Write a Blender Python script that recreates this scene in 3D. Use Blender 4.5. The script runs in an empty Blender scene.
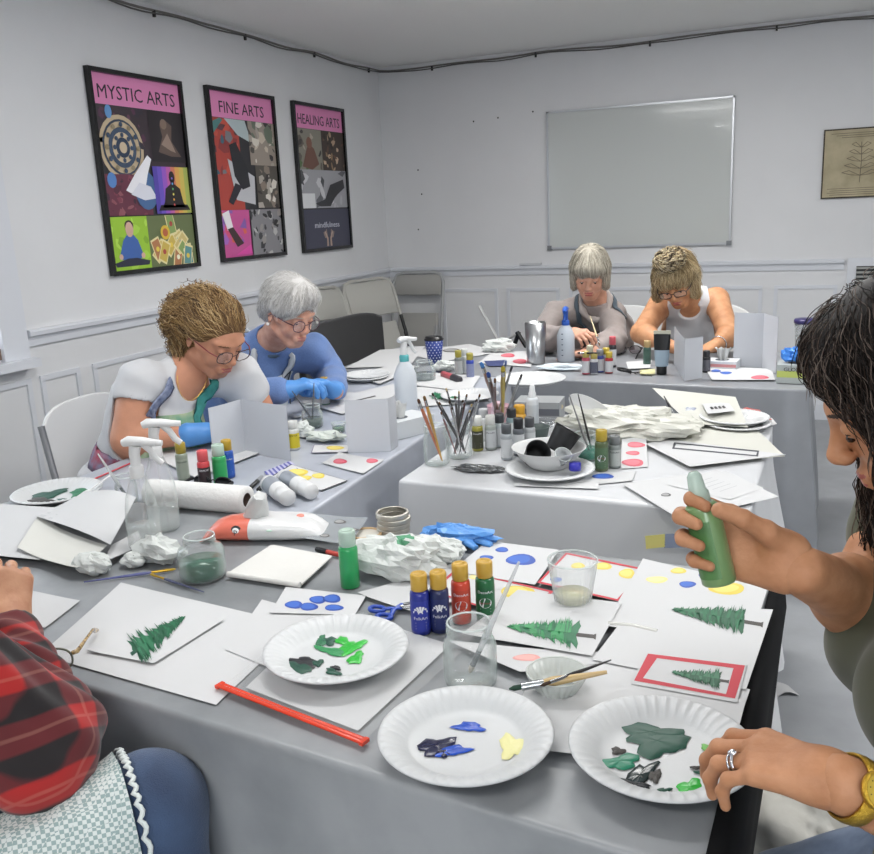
import bpy, math, random
import numpy as np
from mathutils import Vector, Matrix, noise
random.seed(7); rng=np.random.default_rng(7)
SC=bpy.context.scene; COL=SC.collection
# ---------------------------------------------------------------- camera
F=889.94; CP=np.array([2.9807,-6.1312,1.4255])
CR=np.array([[0.9214709,-0.05057174,0.38514138],[0.38581109,0.23446963,-0.89228571],[-0.04517951,0.97080713,0.23556808]])
cam=bpy.data.cameras.new('camera'); cam.sensor_width=36; cam.lens=F/874*36; cam.clip_start=.02
co=bpy.data.objects.new('camera',cam); COL.objects.link(co); SC.camera=co
co.matrix_world=Matrix([list(CR[i])+[CP[i]] for i in range(3)]+[[0,0,0,1]])
def ray(px,py): return CR@np.array([(px-437)/F,-(py-427)/F,-1.])
def up(px,py,z=.742):
    d=ray(px,py); return CP+d*(z-CP[2])/d[2]
def pd(px,py,d): return CP+ray(px,py)*d
def upx(px,py,ax,v):
    d=ray(px,py); return CP+d*(v-CP[ax])/d[ax]
def V(*a): return np.array(a,float)
# ---------------------------------------------------------------- materials
def lin(h):
    if isinstance(h,str):
        h=h.lstrip('#'); h=[int(h[i:i+2],16)/255 for i in (0,2,4)]
    return [ (c/12.92 if c<=.04045 else ((c+.055)/1.055)**2.4) for c in h]
MATS={}
def mat(name,col='#cccccc',rough=.6,metal=0,trans=0,ior=1.45,alpha=1,spec=.5,noise_amt=0,noise_scale=20,bump=0,bump_scale=60,emit=0,sss=0,coat=0,col2=None,sheen=0):
    if name in MATS: return MATS[name]
    m=bpy.data.materials.new(name); m.use_nodes=True; nt=m.node_tree; b=nt.nodes['Principled BSDF']
    c=lin(col); b.inputs['Base Color'].default_value=c+[1]
    b.inputs['Roughness'].default_value=rough; b.inputs['Metallic'].default_value=metal
    b.inputs['Transmission Weight'].default_value=trans; b.inputs['IOR'].default_value=ior
    b.inputs['Alpha'].default_value=alpha; b.inputs['Specular IOR Level'].default_value=spec
    b.inputs['Coat Weight'].default_value=coat
    if sheen: b.inputs['Sheen Weight'].default_value=sheen
    if sss: b.inputs['Subsurface Weight'].default_value=sss; b.inputs['Subsurface Radius'].default_value=(.012,.004,.002); b.inputs['Subsurface Scale'].default_value=1
    if emit: b.inputs['Emission Color'].default_value=c+[1]; b.inputs['Emission Strength'].default_value=emit
    if noise_amt or bump: tc=nt.nodes.new('ShaderNodeTexCoord')
    if noise_amt:
        n=nt.nodes.new('ShaderNodeTexNoise'); n.inputs['Scale'].default_value=noise_scale; n.inputs['Detail'].default_value=5
        nt.links.new(tc.outputs['Object'],n.inputs['Vector'])
        r=nt.nodes.new('ShaderNodeValToRGB'); e=r.color_ramp.elements
        c2=lin(col2) if col2 else [x*(1-noise_amt) for x in c]
        e[0].position=.35; e[1].position=.65; e[0].color=list(c2)+[1]; e[1].color=c+[1]
        nt.links.new(n.outputs['Fac'],r.inputs['Fac']); nt.links.new(r.outputs['Color'],b.inputs['Base Color'])
    if bump:
        n=nt.nodes.new('ShaderNodeTexNoise'); n.inputs['Scale'].default_value=bump_scale; n.inputs['Detail'].default_value=4
        nt.links.new(tc.outputs['Object'],n.inputs['Vector'])
        bm=nt.nodes.new('ShaderNodeBump'); bm.inputs['Strength'].default_value=bump; bm.inputs['Distance'].default_value=.004
        nt.links.new(n.outputs['Fac'],bm.inputs['Height']); nt.links.new(bm.outputs['Normal'],b.inputs['Normal'])
    MATS[name]=m; return m
def glassy(name,col='#e6eeec',lo=.05,hi=.85,rough=.05,edge='#8a9b97'):
    if name in MATS: return MATS[name]
    m=bpy.data.materials.new(name); m.use_nodes=True; nt=m.node_tree; b=nt.nodes['Principled BSDF']; out=nt.nodes['Material Output']
    b.inputs['Roughness'].default_value=rough; b.inputs['Specular IOR Level'].default_value=.8
    lw=nt.nodes.new('ShaderNodeLayerWeight'); lw.inputs['Blend'].default_value=.35
    mx=nt.nodes.new('ShaderNodeMix'); mx.data_type='RGBA'; mx.inputs[6].default_value=lin(col)+[1]; mx.inputs[7].default_value=lin(edge)+[1]; nt.links.new(lw.outputs['Facing'],mx.inputs[0]); nt.links.new(mx.outputs[2],b.inputs['Base Color'])
    mr=nt.nodes.new('ShaderNodeMapRange'); mr.inputs['From Min'].default_value=.15; mr.inputs['From Max'].default_value=1; mr.inputs['To Min'].default_value=lo; mr.inputs['To Max'].default_value=hi; nt.links.new(lw.outputs['Facing'],mr.inputs['Value'])
    tr=nt.nodes.new('ShaderNodeBsdfTransparent'); ms=nt.nodes.new('ShaderNodeMixShader'); nt.links.new(mr.outputs['Result'],ms.inputs['Fac']); nt.links.new(tr.outputs[0],ms.inputs[1]); nt.links.new(b.outputs[0],ms.inputs[2]); nt.links.new(ms.outputs[0],out.inputs['Surface'])
    MATS[name]=m; return m
def film(name,col='#ffffff',alpha=.25,rough=.15):
    return mat(name,col,rough,alpha=alpha,spec=.8)
# ---------------------------------------------------------------- mesh collector
class M:
    def __init__(s): s.v=[]; s.f=[]; s.m=[]; s.mats=[]; s.sm=[]
    def mi(s,m):
        if m is None: return 0
        if m not in s.mats: s.mats.append(m)
        return s.mats.index(m)
    def add(s,vs,fs,m=None,smooth=True,T=None):
        k=len(s.v); i=s.mi(m)
        for p in vs:
            if T is not None: p=T@Vector(p)
            s.v.append((float(p[0]),float(p[1]),float(p[2])))
        for f in fs: s.f.append(tuple(k+j for j in f)); s.m.append(i); s.sm.append(smooth)
        return s
    def box(s,c,d,m=None,T=None,rz=0):
        x,y,z=[q/2 for q in d]; A=Matrix.Translation(Vector(c))@Matrix.Rotation(rz,4,'Z')
        if T is not None: A=T@A
        vs=[(a,b,e) for a in(-x,x) for b in(-y,y) for e in(-z,z)]
        return s.add(vs,[(0,1,3,2),(4,6,7,5),(0,4,5,1),(2,3,7,6),(0,2,6,4),(1,5,7,3)],m,False,A)
    def rbox(s,c,d,m=None,r=.006,T=None,n=4):
        # box with rounded vertical corners and a small top/bottom bevel
        x,y=d[0]/2,d[1]/2; h=d[2]; r=min(r,x*.99,y*.99); rings=[]
        for z,ins in((0,r*.4),(r*.3,.0),(h-r*.3,0),(h,r*.4)):
            ring=[]
            for q,(sx,sy) in enumerate(((1,1),(-1,1),(-1,-1),(1,-1))):
                for k in range(n+1):
                    a=math.pi/2*(q+k/n); ring.append((sx*(x-r)+(r-ins)*math.cos(a),sy*(y-r)+(r-ins)*math.sin(a),z-h/2))
            rings.append(ring)
        A=Matrix.Translation(Vector(c)); A=T@A if T is not None else A
        return s.loft(rings,m,True,True,T=A,smooth=True)
    def loft(s,rings,m=None,close=True,caps=False,T=None,smooth=True,capm=None):
        n=len(rings[0]); vs=[p for r in rings for p in r]; fs=[]
        for i in range(len(rings)-1):
            for j in range(n if close else n-1):
                k=(j+1)%n; fs.append((i*n+j,i*n+k,(i+1)*n+k,(i+1)*n+j))
        s.add(vs,fs,m,smooth,T)
        if caps:
            s.add(rings[0],[tuple(range(n))[::-1]],capm or m,False,T); s.add(rings[-1],[tuple(range(n))],capm or m,False,T)
        return s
    def lathe(s,prof,m=None,n=24,T=None,closed=False,smooth=True):
        # prof: list of (r,z)
        rings=[[(r*math.cos(2*math.pi*k/n),r*math.sin(2*math.pi*k/n),z) for k in range(n)] for r,z in prof]
        s.loft(rings,m,True,False,T,smooth)
        if prof[0][0]>1e-5 and not closed: pass
        return s
    def disc(s,r,z,m=None,n=24,T=None,flip=False):
        ps=[(r*math.cos(2*math.pi*k/n),r*math.sin(2*math.pi*k/n),z) for k in range(n)]
        return s.add(ps,[tuple(range(n))[::-1] if flip else tuple(range(n))],m,False,T)
    def tube(s,pts,r,m=None,n=8,caps=True,T=None,flat=1.0,upv=None):
        pts=[np.array(p,float) for p in pts]; N=len(pts)
        if not hasattr(r,'__len__'): r=[r]*N
        rings=[]; prev=None
        for i,p in enumerate(pts):
            t=pts[min(i+1,N-1)]-pts[max(i-1,0)]; t/=np.linalg.norm(t)+1e-12
            if prev is None:
                a=np.array(upv,float) if upv is not None else (np.array([0,0,1.]) if abs(t[2])<.9 else np.array([1.,0,0]))
            else: a=prev
            u=a-t*np.dot(a,t); u/=np.linalg.norm(u)+1e-12; w=np.cross(t,u); prev=u
            rings.append([p+r[i]*(math.cos(2*math.pi*k/n)*w+flat*math.sin(2*math.pi*k/n)*u) for k in range(n)])
        return s.loft(rings,m,True,caps,T)
    def ell(s,c,rad,m=None,n=16,T=None,Rm=None):
        vs=[];fs=[];h=n//2
        for i in range(h+1):
            a=math.pi*i/h
            for j in range(n):
                b=2*math.pi*j/n; p=np.array([rad[0]*math.sin(a)*math.cos(b),rad[1]*math.sin(a)*math.sin(b),rad[2]*math.cos(a)])
                if Rm is not None: p=Rm@p
                vs.append(p+np.array(c))
        for i in range(h):
            for j in range(n):
                k=(j+1)%n; fs.append((i*n+j,(i+1)*n+j,(i+1)*n+k,i*n+k))
        return s.add(vs,fs,m,True,T)
    def slab(s,poly,z,th,m=None,T=None,sidem=None):
        n=len(poly); b=[(p[0],p[1],z) for p in poly]; t=[(p[0],p[1],z+th) for p in poly]
        ar=sum(poly[i][0]*poly[(i+1)%n][1]-poly[(i+1)%n][0]*poly[i][1] for i in range(n))
        o=tuple(range(n)); o2=o[::-1]
        if ar<0: o,o2=o2,o
        s.add(t,[o],m,False,T); s.add(b,[o2],sidem or m,False,T)
        s.add(b+t,[(i,(i+1)%n,n+(i+1)%n,n+i) if ar>0 else (i,n+i,n+(i+1)%n,(i+1)%n) for i in range(n)],sidem or m,False,T)
        return s
    def text(s,body,size,m,T,width=None,align='CENTER',sx=1.0,shear=0,th=.0004,bold=0):
        cu=bpy.data.curves.new('t','FONT'); cu.body=body; cu.size=size; cu.align_x=align; cu.align_y='CENTER'; cu.extrude=th; cu.shear=shear; cu.offset=bold; cu.resolution_u=2
        o=bpy.data.objects.new('t',cu); COL.objects.link(o); dg=bpy.context.evaluated_depsgraph_get(); dg.update()
        me=bpy.data.meshes.new_from_object(o.evaluated_get(dg))
        vs=np.array([v.co for v in me.vertices]); fs=[tuple(p.vertices) for p in me.polygons]
        bpy.data.objects.remove(o); bpy.data.curves.remove(cu); bpy.data.meshes.remove(me)
        if not len(vs): return s
        if width:
            w=vs[:,0].max()-vs[:,0].min(); sx=width/w
        vs[:,0]*=sx
        return s.add([tuple(p) for p in vs],fs,m,False,T)
    def build(s,name,m=None,parent=None,autosmooth=True):
        me=bpy.data.meshes.new(name); me.from_pydata(s.v,[],s.f)
        ms=s.mats or [m]
        if m is not None and s.mats and m not in s.mats and None in s.mats: ms=[m if q is None else q for q in s.mats]
        for q in ms: me.materials.append(q)
        me.polygons.foreach_set('material_index',s.m); me.polygons.foreach_set('use_smooth',s.sm); me.update()
        o=bpy.data.objects.new(name,me); COL.objects.link(o)
        if parent: o.parent=parent
        return o
def tag(o,label=None,cat=None,group=None,kind=None):
    if label: o['label']=label
    if cat: o['category']=cat
    if group: o['group']=group
    if kind: o['kind']=kind
    return o
def thing(name,label,cat,loc=(0,0,0),rz=0,group=None,rot=None):
    o=bpy.data.objects.new(name,None); COL.objects.link(o); o.location=tuple(float(q) for q in loc)
    o.rotation_euler=rot if rot is not None else (0,0,rz); o.empty_display_size=.05
    return tag(o,label,cat,group)
def copy_tree(o,parent=None):
    c=o.copy(); COL.objects.link(c); c.parent=parent
    for ch in list(o.children): copy_tree(ch,c)
    return c
def axis_T(a,b,roll=0):
    """matrix taking local +Z from point a towards b"""
    a=Vector(a); b=Vector(b); q=(b-a).to_track_quat('Z','Y')
    return Matrix.Translation(a)@q.to_matrix().to_4x4()@Matrix.Rotation(roll,4,'Z')
def fbm(p,s=1.0,seed=0):
    return noise.fractal(Vector((p[0]*s+seed*7.3,p[1]*s-seed*3.1,p[2]*s+seed)),.6,2.1,4,noise_basis='PERLIN_ORIGINAL')
# ---------------------------------------------------------------- implicit surfaces for bodies
class SDF:
    """field sampled on a grid inside box lo..hi"""
    def __init__(s,lo,hi,h):
        s.lo=np.array(lo,float); s.h=h; s.n=np.ceil((np.array(hi)-s.lo)/h).astype(int)+1
        s.f=np.full(s.n,.08,np.float32)
        s.ax=[(s.lo[i]+h*np.arange(s.n[i])).astype(np.float32) for i in range(3)]
    def sub(s,lo,hi):
        sl=[]
        for i in range(3):
            a=int(max(0,math.floor((lo[i]-s.lo[i])/s.h))); b=int(min(s.n[i],math.ceil((hi[i]-s.lo[i])/s.h)+1))
            if b<=a: return None
            sl.append(slice(a,b))
        X=s.ax[0][sl[0]][:,None,None]; Y=s.ax[1][sl[1]][None,:,None]; Z=s.ax[2][sl[2]][None,None,:]
        return tuple(sl),X,Y,Z
    def _mix(s,sl,d,k,op):
        f=s.f[sl]
        if op=='sub':
            if k>0:
                h=np.clip(.5-.5*(f+d)/k,0,1); s.f[sl]=f*(1-h)-d*h+k*h*(1-h)
            else: s.f[sl]=np.maximum(f,-d)
        else:
            if k>0:
                h=np.clip(.5+.5*(f-d)/k,0,1); s.f[sl]=f*(1-h)+d*h-k*h*(1-h)
            else: s.f[sl]=np.minimum(f,d)
    def cap(s,a,b,ra,rb=None,k=.02,op='add',grow=0):
        rb=ra if rb is None else rb; a=np.array(a,float); b=np.array(b,float); mg=max(ra,rb)+.05+grow
        q=s.sub(np.minimum(a,b)-mg,np.maximum(a,b)+mg)
        if q is None: return s
        sl,X,Y,Z=q; ba=b-a; L=ba@ba+1e-12
        t=np.clip(((X-a[0])*ba[0]+(Y-a[1])*ba[1]+(Z-a[2])*ba[2])/L,0,1)
        d=np.sqrt((X-a[0]-t*ba[0])**2+(Y-a[1]-t*ba[1])**2+(Z-a[2]-t*ba[2])**2)-(ra+(rb-ra)*t)-grow
        s._mix(sl,d,k,op); return s
    def ell(s,c,r,Rm=None,k=.02,op='add',grow=0):
        c=np.array(c,float); r=np.array(r,float)+grow; mg=r.max()+.05
        q=s.sub(c-mg,c+mg)
        if q is None: return s
        sl,X,Y,Z=q; X=X-c[0];Y=Y-c[1];Z=Z-c[2]
        if Rm is not None:
            A=Rm.T; X,Y,Z=[A[i,0]*X+A[i,1]*Y+A[i,2]*Z for i in range(3)]
        k0=np.sqrt((X/r[0])**2+(Y/r[1])**2+(Z/r[2])**2); k1=np.sqrt((X/r[0]**2)**2+(Y/r[1]**2)**2+(Z/r[2]**2)**2)+1e-9
        s._mix(sl,k0*(k0-1)/k1,k,op); return s
    def cut(s,p,n,k=0):
        """remove the side the normal points to"""
        p=np.array(p,float); n=np.array(n,float); n/=np.linalg.norm(n)
        X,Y,Z=s.ax[0][:,None,None],s.ax[1][None,:,None],s.ax[2][None,None,:]
        d=(X-p[0])*n[0]+(Y-p[1])*n[1]+(Z-p[2])*n[2]
        s.f=np.maximum(s.f,d); return s
    def displace(s,fn):
        X,Y,Z=s.ax[0][:,None,None],s.ax[1][None,:,None],s.ax[2][None,None,:]
        s.f=s.f+fn(X,Y,Z).astype(np.float32); return s
    def mesh(s):
        f=s.f; nx,ny,nz=f.shape; ins=f<0
        f=f.copy(); f[0]=np.abs(f[0])+1e-4; f[-1]=np.abs(f[-1])+1e-4; f[:,0]=np.abs(f[:,0])+1e-4; f[:,-1]=np.abs(f[:,-1])+1e-4; f[:,:,0]=np.abs(f[:,:,0])+1e-4; f[:,:,-1]=np.abs(f[:,:,-1])+1e-4
        ins=f<0
        c=np.zeros((nx-1,ny-1,nz-1),np.int8)
        for i in(0,1):
            for j in(0,1):
                for k in(0,1): c+=ins[i:nx-1+i,j:ny-1+j,k:nz-1+k]
        act=np.argwhere((c>0)&(c<8)); idx=-np.ones(c.shape,np.int64); idx[act[:,0],act[:,1],act[:,2]]=np.arange(len(act))
        acc=np.zeros((len(act),3)); cnt=np.zeros(len(act))
        for axn in range(3):
            for u in(0,1):
                for w in(0,1):
                    o=[0,0,0]; oth=[q for q in range(3) if q!=axn]; o[oth[0]]=u;o[oth[1]]=w
                    a=act+np.array(o); b=a.copy(); b[:,axn]+=1
                    fa=f[a[:,0],a[:,1],a[:,2]]; fb=f[b[:,0],b[:,1],b[:,2]]; m=(fa<0)!=(fb<0)
                    t=np.where(m,fa/(fa-fb+1e-20),0); p=a.astype(float); p[:,axn]+=t
                    acc[m]+=p[m]; cnt+=m
        vs=acc/np.maximum(cnt,1)[:,None]*s.h+s.lo
        F=[]
        for axn in range(3):
            oth=[(axn+1)%3,(axn+2)%3]; sa=[slice(None)]*3; sb=[slice(None)]*3; sa[axn]=slice(0,-1); sb[axn]=slice(1,None)
            A=ins[tuple(sa)]; B=ins[tuple(sb)]
            for flip in(0,1):
                e=np.argwhere(A&~B if flip==0 else ~A&B)
                ok=(e[:,oth[0]]>0)&(e[:,oth[1]]>0)&(e[:,oth[0]]<f.shape[oth[0]]-1)&(e[:,oth[1]]<f.shape[oth[1]]-1); e=e[ok]
                q=[]
                for du,dv in((0,0),(-1,0),(-1,-1),(0,-1)):
                    g=e.copy(); g[:,oth[0]]+=du; g[:,oth[1]]+=dv; q.append(idx[g[:,0],g[:,1],g[:,2]])
                q=np.stack(q,1); q=q[(q>=0).all(1)]
                F.append(q if flip==0 else q[:,::-1])
        return vs,np.concatenate(F)
    def normals(s,vs):
        g=((vs-s.lo)/s.h); i=np.clip(np.round(g).astype(int),1,np.array(s.f.shape)-2); f=s.f
        n=np.stack([f[i[:,0]+1,i[:,1],i[:,2]]-f[i[:,0]-1,i[:,1],i[:,2]],f[i[:,0],i[:,1]+1,i[:,2]]-f[i[:,0],i[:,1]-1,i[:,2]],f[i[:,0],i[:,1],i[:,2]+1]-f[i[:,0],i[:,1],i[:,2]-1]],1)
        return n/(np.linalg.norm(n,axis=1)[:,None]+1e-9)
def mesh_np(name,parts,mats,parent=None):
    """parts: list of (verts Nx3, quads Mx4, material index array or int)"""
    me=bpy.data.meshes.new(name); V_=np.concatenate([p[0] for p in parts]); off=0; Fs=[];Ms=[]
    for v,f,mi in parts:
        Fs.append(f+off); off+=len(v); Ms.append(np.full(len(f),mi) if np.isscalar(mi) else mi)
    Fa=np.concatenate(Fs).astype(np.int32); Ma=np.concatenate(Ms).astype(np.int32); n=len(Fa)
    me.vertices.add(len(V_)); me.vertices.foreach_set('co',V_.astype(np.float32).ravel())
    me.loops.add(n*4); me.loops.foreach_set('vertex_index',Fa.ravel())
    me.polygons.add(n); me.polygons.foreach_set('loop_start',np.arange(n,dtype=np.int32)*4)
    for q in mats: me.materials.append(q)
    me.polygons.foreach_set('material_index',Ma); me.polygons.foreach_set('use_smooth',np.ones(n,bool))
    me.update(calc_edges=True); me.validate()
    o=bpy.data.objects.new(name,me); COL.objects.link(o)
    if parent: o.parent=parent
    return o
# ================================================================ ROOM
H=2.44; XR=5.2; YB=-8.4
wallm=mat('wall_paint','#dfe0e2',.55,bump=.12,bump_scale=45,noise_amt=.03,noise_scale=3)
wains=mat('wainscot_paint','#dadce0',.45,bump=.08,bump_scale=40)
ceilm=mat('ceiling_texture','#f3f3f1',.9,bump=.55,bump_scale=140)
floorm=mat('painted_concrete','#a3a6aa',.45,noise_amt=.16,noise_scale=5,bump=.1,bump_scale=8)
trimm=mat('trim_paint','#d9dce2',.35)
black=mat('black_plastic','#101114',.35); blackcloth=mat('black_fabric','#121215',.9,sheen=.3)
def struct(name,mb,m=None,parent=None):
    o=mb.build(name,m,parent)
    if not parent: o['kind']='structure'
    return o
def wall_prism(name,a,b,th,z0,z1,m): struct(name,M().box(((a[0]+b[0])/2,(a[1]+b[1])/2,(z0+z1)/2),(abs(a[0]-b[0]) or th,abs(a[1]-b[1]) or th,z1-z0),m))
struct('floor',M().box((XR/2,YB/2,-.05),(XR+.3,-YB+.3,.1),floorm))
struct('ceiling',M().box((XR/2,YB/2,H+.05),(XR+.3,-YB+.3,.1),ceilm))
struct('wall_back',M().box((XR/2,.06,H/2),(XR+.3,.12,H),wallm))
# left wall with a window opening
WY0,WY1,WZ0,WZ1=-4.95,-3.56,.93,2.12
w=M()
for y0,y1,z0,z1 in((WY1,0,0,H),(YB,WY0,0,H),(WY0,WY1,0,WZ0),(WY0,WY1,WZ1,H)): w.box((-.06,(y0+y1)/2,(z0+z1)/2),(.12,y1-y0,z1-z0),wallm)
struct('wall_left',w)
struct('wall_right',M().box((XR+.06,YB/2,H/2),(.12,-YB+.2,H),wallm))
w=M(); FX0,FX1,FZ0,FZ1=3.75,5.0,.75,2.2
for x0,x1,z0,z1 in((0,FX0,0,H),(FX1,XR,0,H),(FX0,FX1,0,FZ0),(FX0,FX1,FZ1,H)): w.box(((x0+x1)/2,YB-.06,(z0+z1)/2),(x1-x0,.12,z1-z0),wallm)
struct('wall_front',w)
# window on the left wall
glass=mat('window_glass','#ffffff',.02,trans=1,ior=1.01,alpha=.25)
sillw=mat('sill_wood','#8d7768',.55,noise_amt=.25,noise_scale=18)
curt=mat('sheer_curtain','#eef0f8',.9,alpha=.8)
def win_left(): 
    w=M()
    for y in(WY0-.05,WY1+.05): w.box((.010,y,(WZ0+WZ1)/2),(.026,.126,WZ1-WZ0+.08),trimm)
    w.box((.012,(WY0+WY1)/2,WZ1+.05),(.03,WY1-WY0+.23,.12),trimm)
    for y in(WY0,WY1): w.box((-.06,y,(WZ0+WZ1)/2),(.118,.02,WZ1-WZ0-.004),trimm)
    for y in(WY0+.04,WY1-.04,(WY0+WY1)/2): w.box((-.07,y,(WZ0+WZ1)/2),(.036,.046,WZ1-WZ0-.01),trimm)
    for z in(WZ0+.03,WZ1-.03,(WZ0+WZ1)/2): w.box((-.07,(WY0+WY1)/2,z),(.041,WY1-WY0-.03,.05),trimm)
    o=struct('window_1',w)
    M().box((.02,(WY0+WY1)/2,WZ0-.03),(.1,WY1-WY0+.24,.035),trimm).build('window_sill',None,o)
    M().box((-.02,(WY0+WY1)/2,WZ0+.02),(.05,WY1-WY0-.02,.045),sillw).build('sill_strip',None,o)
    M().box((-.07,(WY0+WY1)/2,(WZ0+WZ1)/2),(.006,WY1-WY0,WZ1-WZ0),glass).build('window_pane',None,o)
win_left()
def win_added():  # unseen window behind the viewer, added to let in daylight
    w=M()
    for k in range(4): w.box((FX0+(FX1-FX0)*k/3,YB+.0,(FZ0+FZ1)/2),(.07,.06,FZ1-FZ0+.1),trimm)
    for z in(FZ0,FZ1): w.box(((FX0+FX1)/2,YB+.0,z),(FX1-FX0+.1,.06,.07),trimm)
    o=struct('window_added',w); M().box(((FX0+FX1)/2,YB-.05,(FZ0+FZ1)/2),(FX1-FX0,.006,FZ1-FZ0),glass).build('window_pane',None,o)
win_added()
# chair rail, panels, baseboard
RZ=1.015
def rail(T,L):
    prof=[(0,-.055),(.012,-.055),(.014,-.03),(.02,-.018),(.032,-.012),(.034,.004),(.028,.012),(0,.012)]
    return prof
def run(name,a,b,z,prof,m,nrm):
    a=np.array(a,float);b=np.array(b,float);n=np.array(nrm,float)
    rings=[[(p[0]+n[0]*u,p[1]+n[1]*u,z+v) for u,v in prof] for p in(a,b)]
    struct(name,M().loft(rings,m,True,True,smooth=False))
RP=rail(0,0)
run('trim_1',(0,0),(3.13,0),RZ,RP,trimm,(0,-1)); run('trim_2',(0,-3.44),(0,0),RZ,RP,trimm,(1,0))
run('baseboard_back',(0,0),(XR,0),0,[(0,0),(.018,0),(.018,.1),(.01,.125),(0,.125)],trimm,(0,-1))
run('baseboard_left',(0,YB),(0,0),0,[(0,0),(.018,0),(.018,.1),(.01,.125),(0,.125)],trimm,(1,0))
def frame_rect(mb,o,u,v,x0,x1,z0,z1,wd=.022,th=.009):
    o=np.array(o,float);u=np.array(u,float);v=np.array(v,float)
    def bx(xa,xb,za,zb):
        c=o+u*(xa+xb)/2+V(0,0,(za+zb)/2)+v*th/2; d=np.abs(u)*(xb-xa)+np.abs(v)*th+V(0,0,zb-za); mb.box(c,d,trimm)
    bx(x0,x1,z1-wd,z1);bx(x0,x1,z0,z0+wd);bx(x0,x0+wd,z0+wd,z1-wd);bx(x1-wd,x1,z0+wd,z1-wd)
w=M()
for x0,x1 in((.43,.86),(.93,1.32),(1.39,1.98),(2.05,2.66),(2.73,3.1)): frame_rect(w,(0,0,0),(1,0,0),(0,-1,0),x0,x1,.2,.865)
struct('trim_3',w)
w=M()
for y0,y1 in((-3.1,-2.35),(-2.25,-1.3),(-1.2,-.2),(-3.4,-3.18)): frame_rect(w,(0,0,0),(0,1,0),(1,0,0),y0,y1,.2,.83)
frame_rect(w,(0,0,0),(0,1,0),(1,0,0),-4.9,-3.45,.2,.83)
struct('trim_4',w)
# vent grille at the right of the back wall
w=M(); gm=mat('grille_metal','#9a9c98',.5); gd=mat('grille_gap','#3e4144',.8)
o=thing('vent_grille','pale metal louvred wall vent in a white frame, right of the chair rail','vent',(3.15,0,0))
w.box((.3,-.012,.72),(.6,.024,.62),trimm).build('frame',None,o)
w=M(); w.box((.3,-.025,.72),(.5,.006,.52),gd).build('backing',None,o)
for k in range(20): M().box((.3,-.033,.475+k*.026),(.5,.014,.012),gm).build('slat',None,o)
# ceiling cable with clips
cab=mat('cable_grey','#7a7774',.5)
pts=[];n=60
for i in range(n+1):
    y=-5+4.985*i/n; pts.append((.02,y,H-.022-.010*abs(math.sin(y*3.3))-.004*math.sin(y*9)))
for i in range(1,n+1):
    x=.015+5.0*i/n; pts.append((x,-.02,H-.022-.012*abs(math.sin(x*2.3+.4))-.004*math.sin(x*8)))
cb=thing('ceiling_cable','grey cable run clipped along the joint of wall and ceiling','cable')
M().tube(pts,.006,cab,6).build('cable',None,cb)
pts2=[(p[0]+(.004 if i<=n else 0),p[1]-(.004 if i>n else 0),p[2]-.012-.004*math.sin(i*.9)) for i,p in enumerate(pts)]
M().tube(pts2,.004,mat('cable_dark','#5c5a59',.5),6).build('thin_cable',None,cb)
for i in list(range(4,n,9))+list(range(n+5,2*n,9)):
    p=pts[i]; q=(p[0],p[1],p[2]-.014) if i<=n else (p[0],p[1],p[2]-.014)
    M().box(q,(.012,.012,.03),mat('clip_dark','#2e2c2b',.5)).build('clip',None,cb)
# wall marks: nails and anchor holes
for x,z in((.72,2.02),(.9,2.03),(1.15,2.05),(1.6,2.02),(1.63,2.02),(.28,1.72),(.3,1.55),(.26,1.3),(2.35,1.96),(2.33,1.96)):
    tag(M().ell((x,-.003,z),(.006,.004,.006),black,8).build('screw_hole'),'small dark screw hole or nail in the white back wall','screw hole','screw holes in the back wall')
# ---------------- whiteboard
def whiteboard():
    x0,z0,w_,h_=1.2477,1.1332,1.2075,.9044
    o=thing('whiteboard','wide aluminium framed whiteboard hanging empty on the back wall','whiteboard',(x0,0,z0))
    wb=mat('whiteboard_surface','#c6cac8',.11,spec=.5,coat=.15); al=mat('aluminium','#b9bcc0',.35,metal=.8)
    M().box((w_/2,-.012,h_/2),(w_-.01,.012,h_-.01),wb).build('board',None,o)
    f=M()
    f.box((w_/2,-.013,.006),(w_,.022,.014),al);f.box((w_/2,-.013,h_-.006),(w_,.022,.012),al)
    for x in(.006,w_-.006): f.box((x,-.013,h_/2),(.012,.022,h_),al)
    f.build('frame',None,o)
    for x in(.01,w_-.01): M().box((x,-.014,.008),(.03,.028,.03),mat('corner_grey','#7d8084',.5)).build('corner_cap',None,o)
whiteboard()
tag(M().box((1.12,-.03,RZ+.02),(.16,.02,.012),mat('marker_grey','#c9cbce',.4)).build('marker_tray'),'small grey marker tray lying on the chair rail below the whiteboard','tray')
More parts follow.
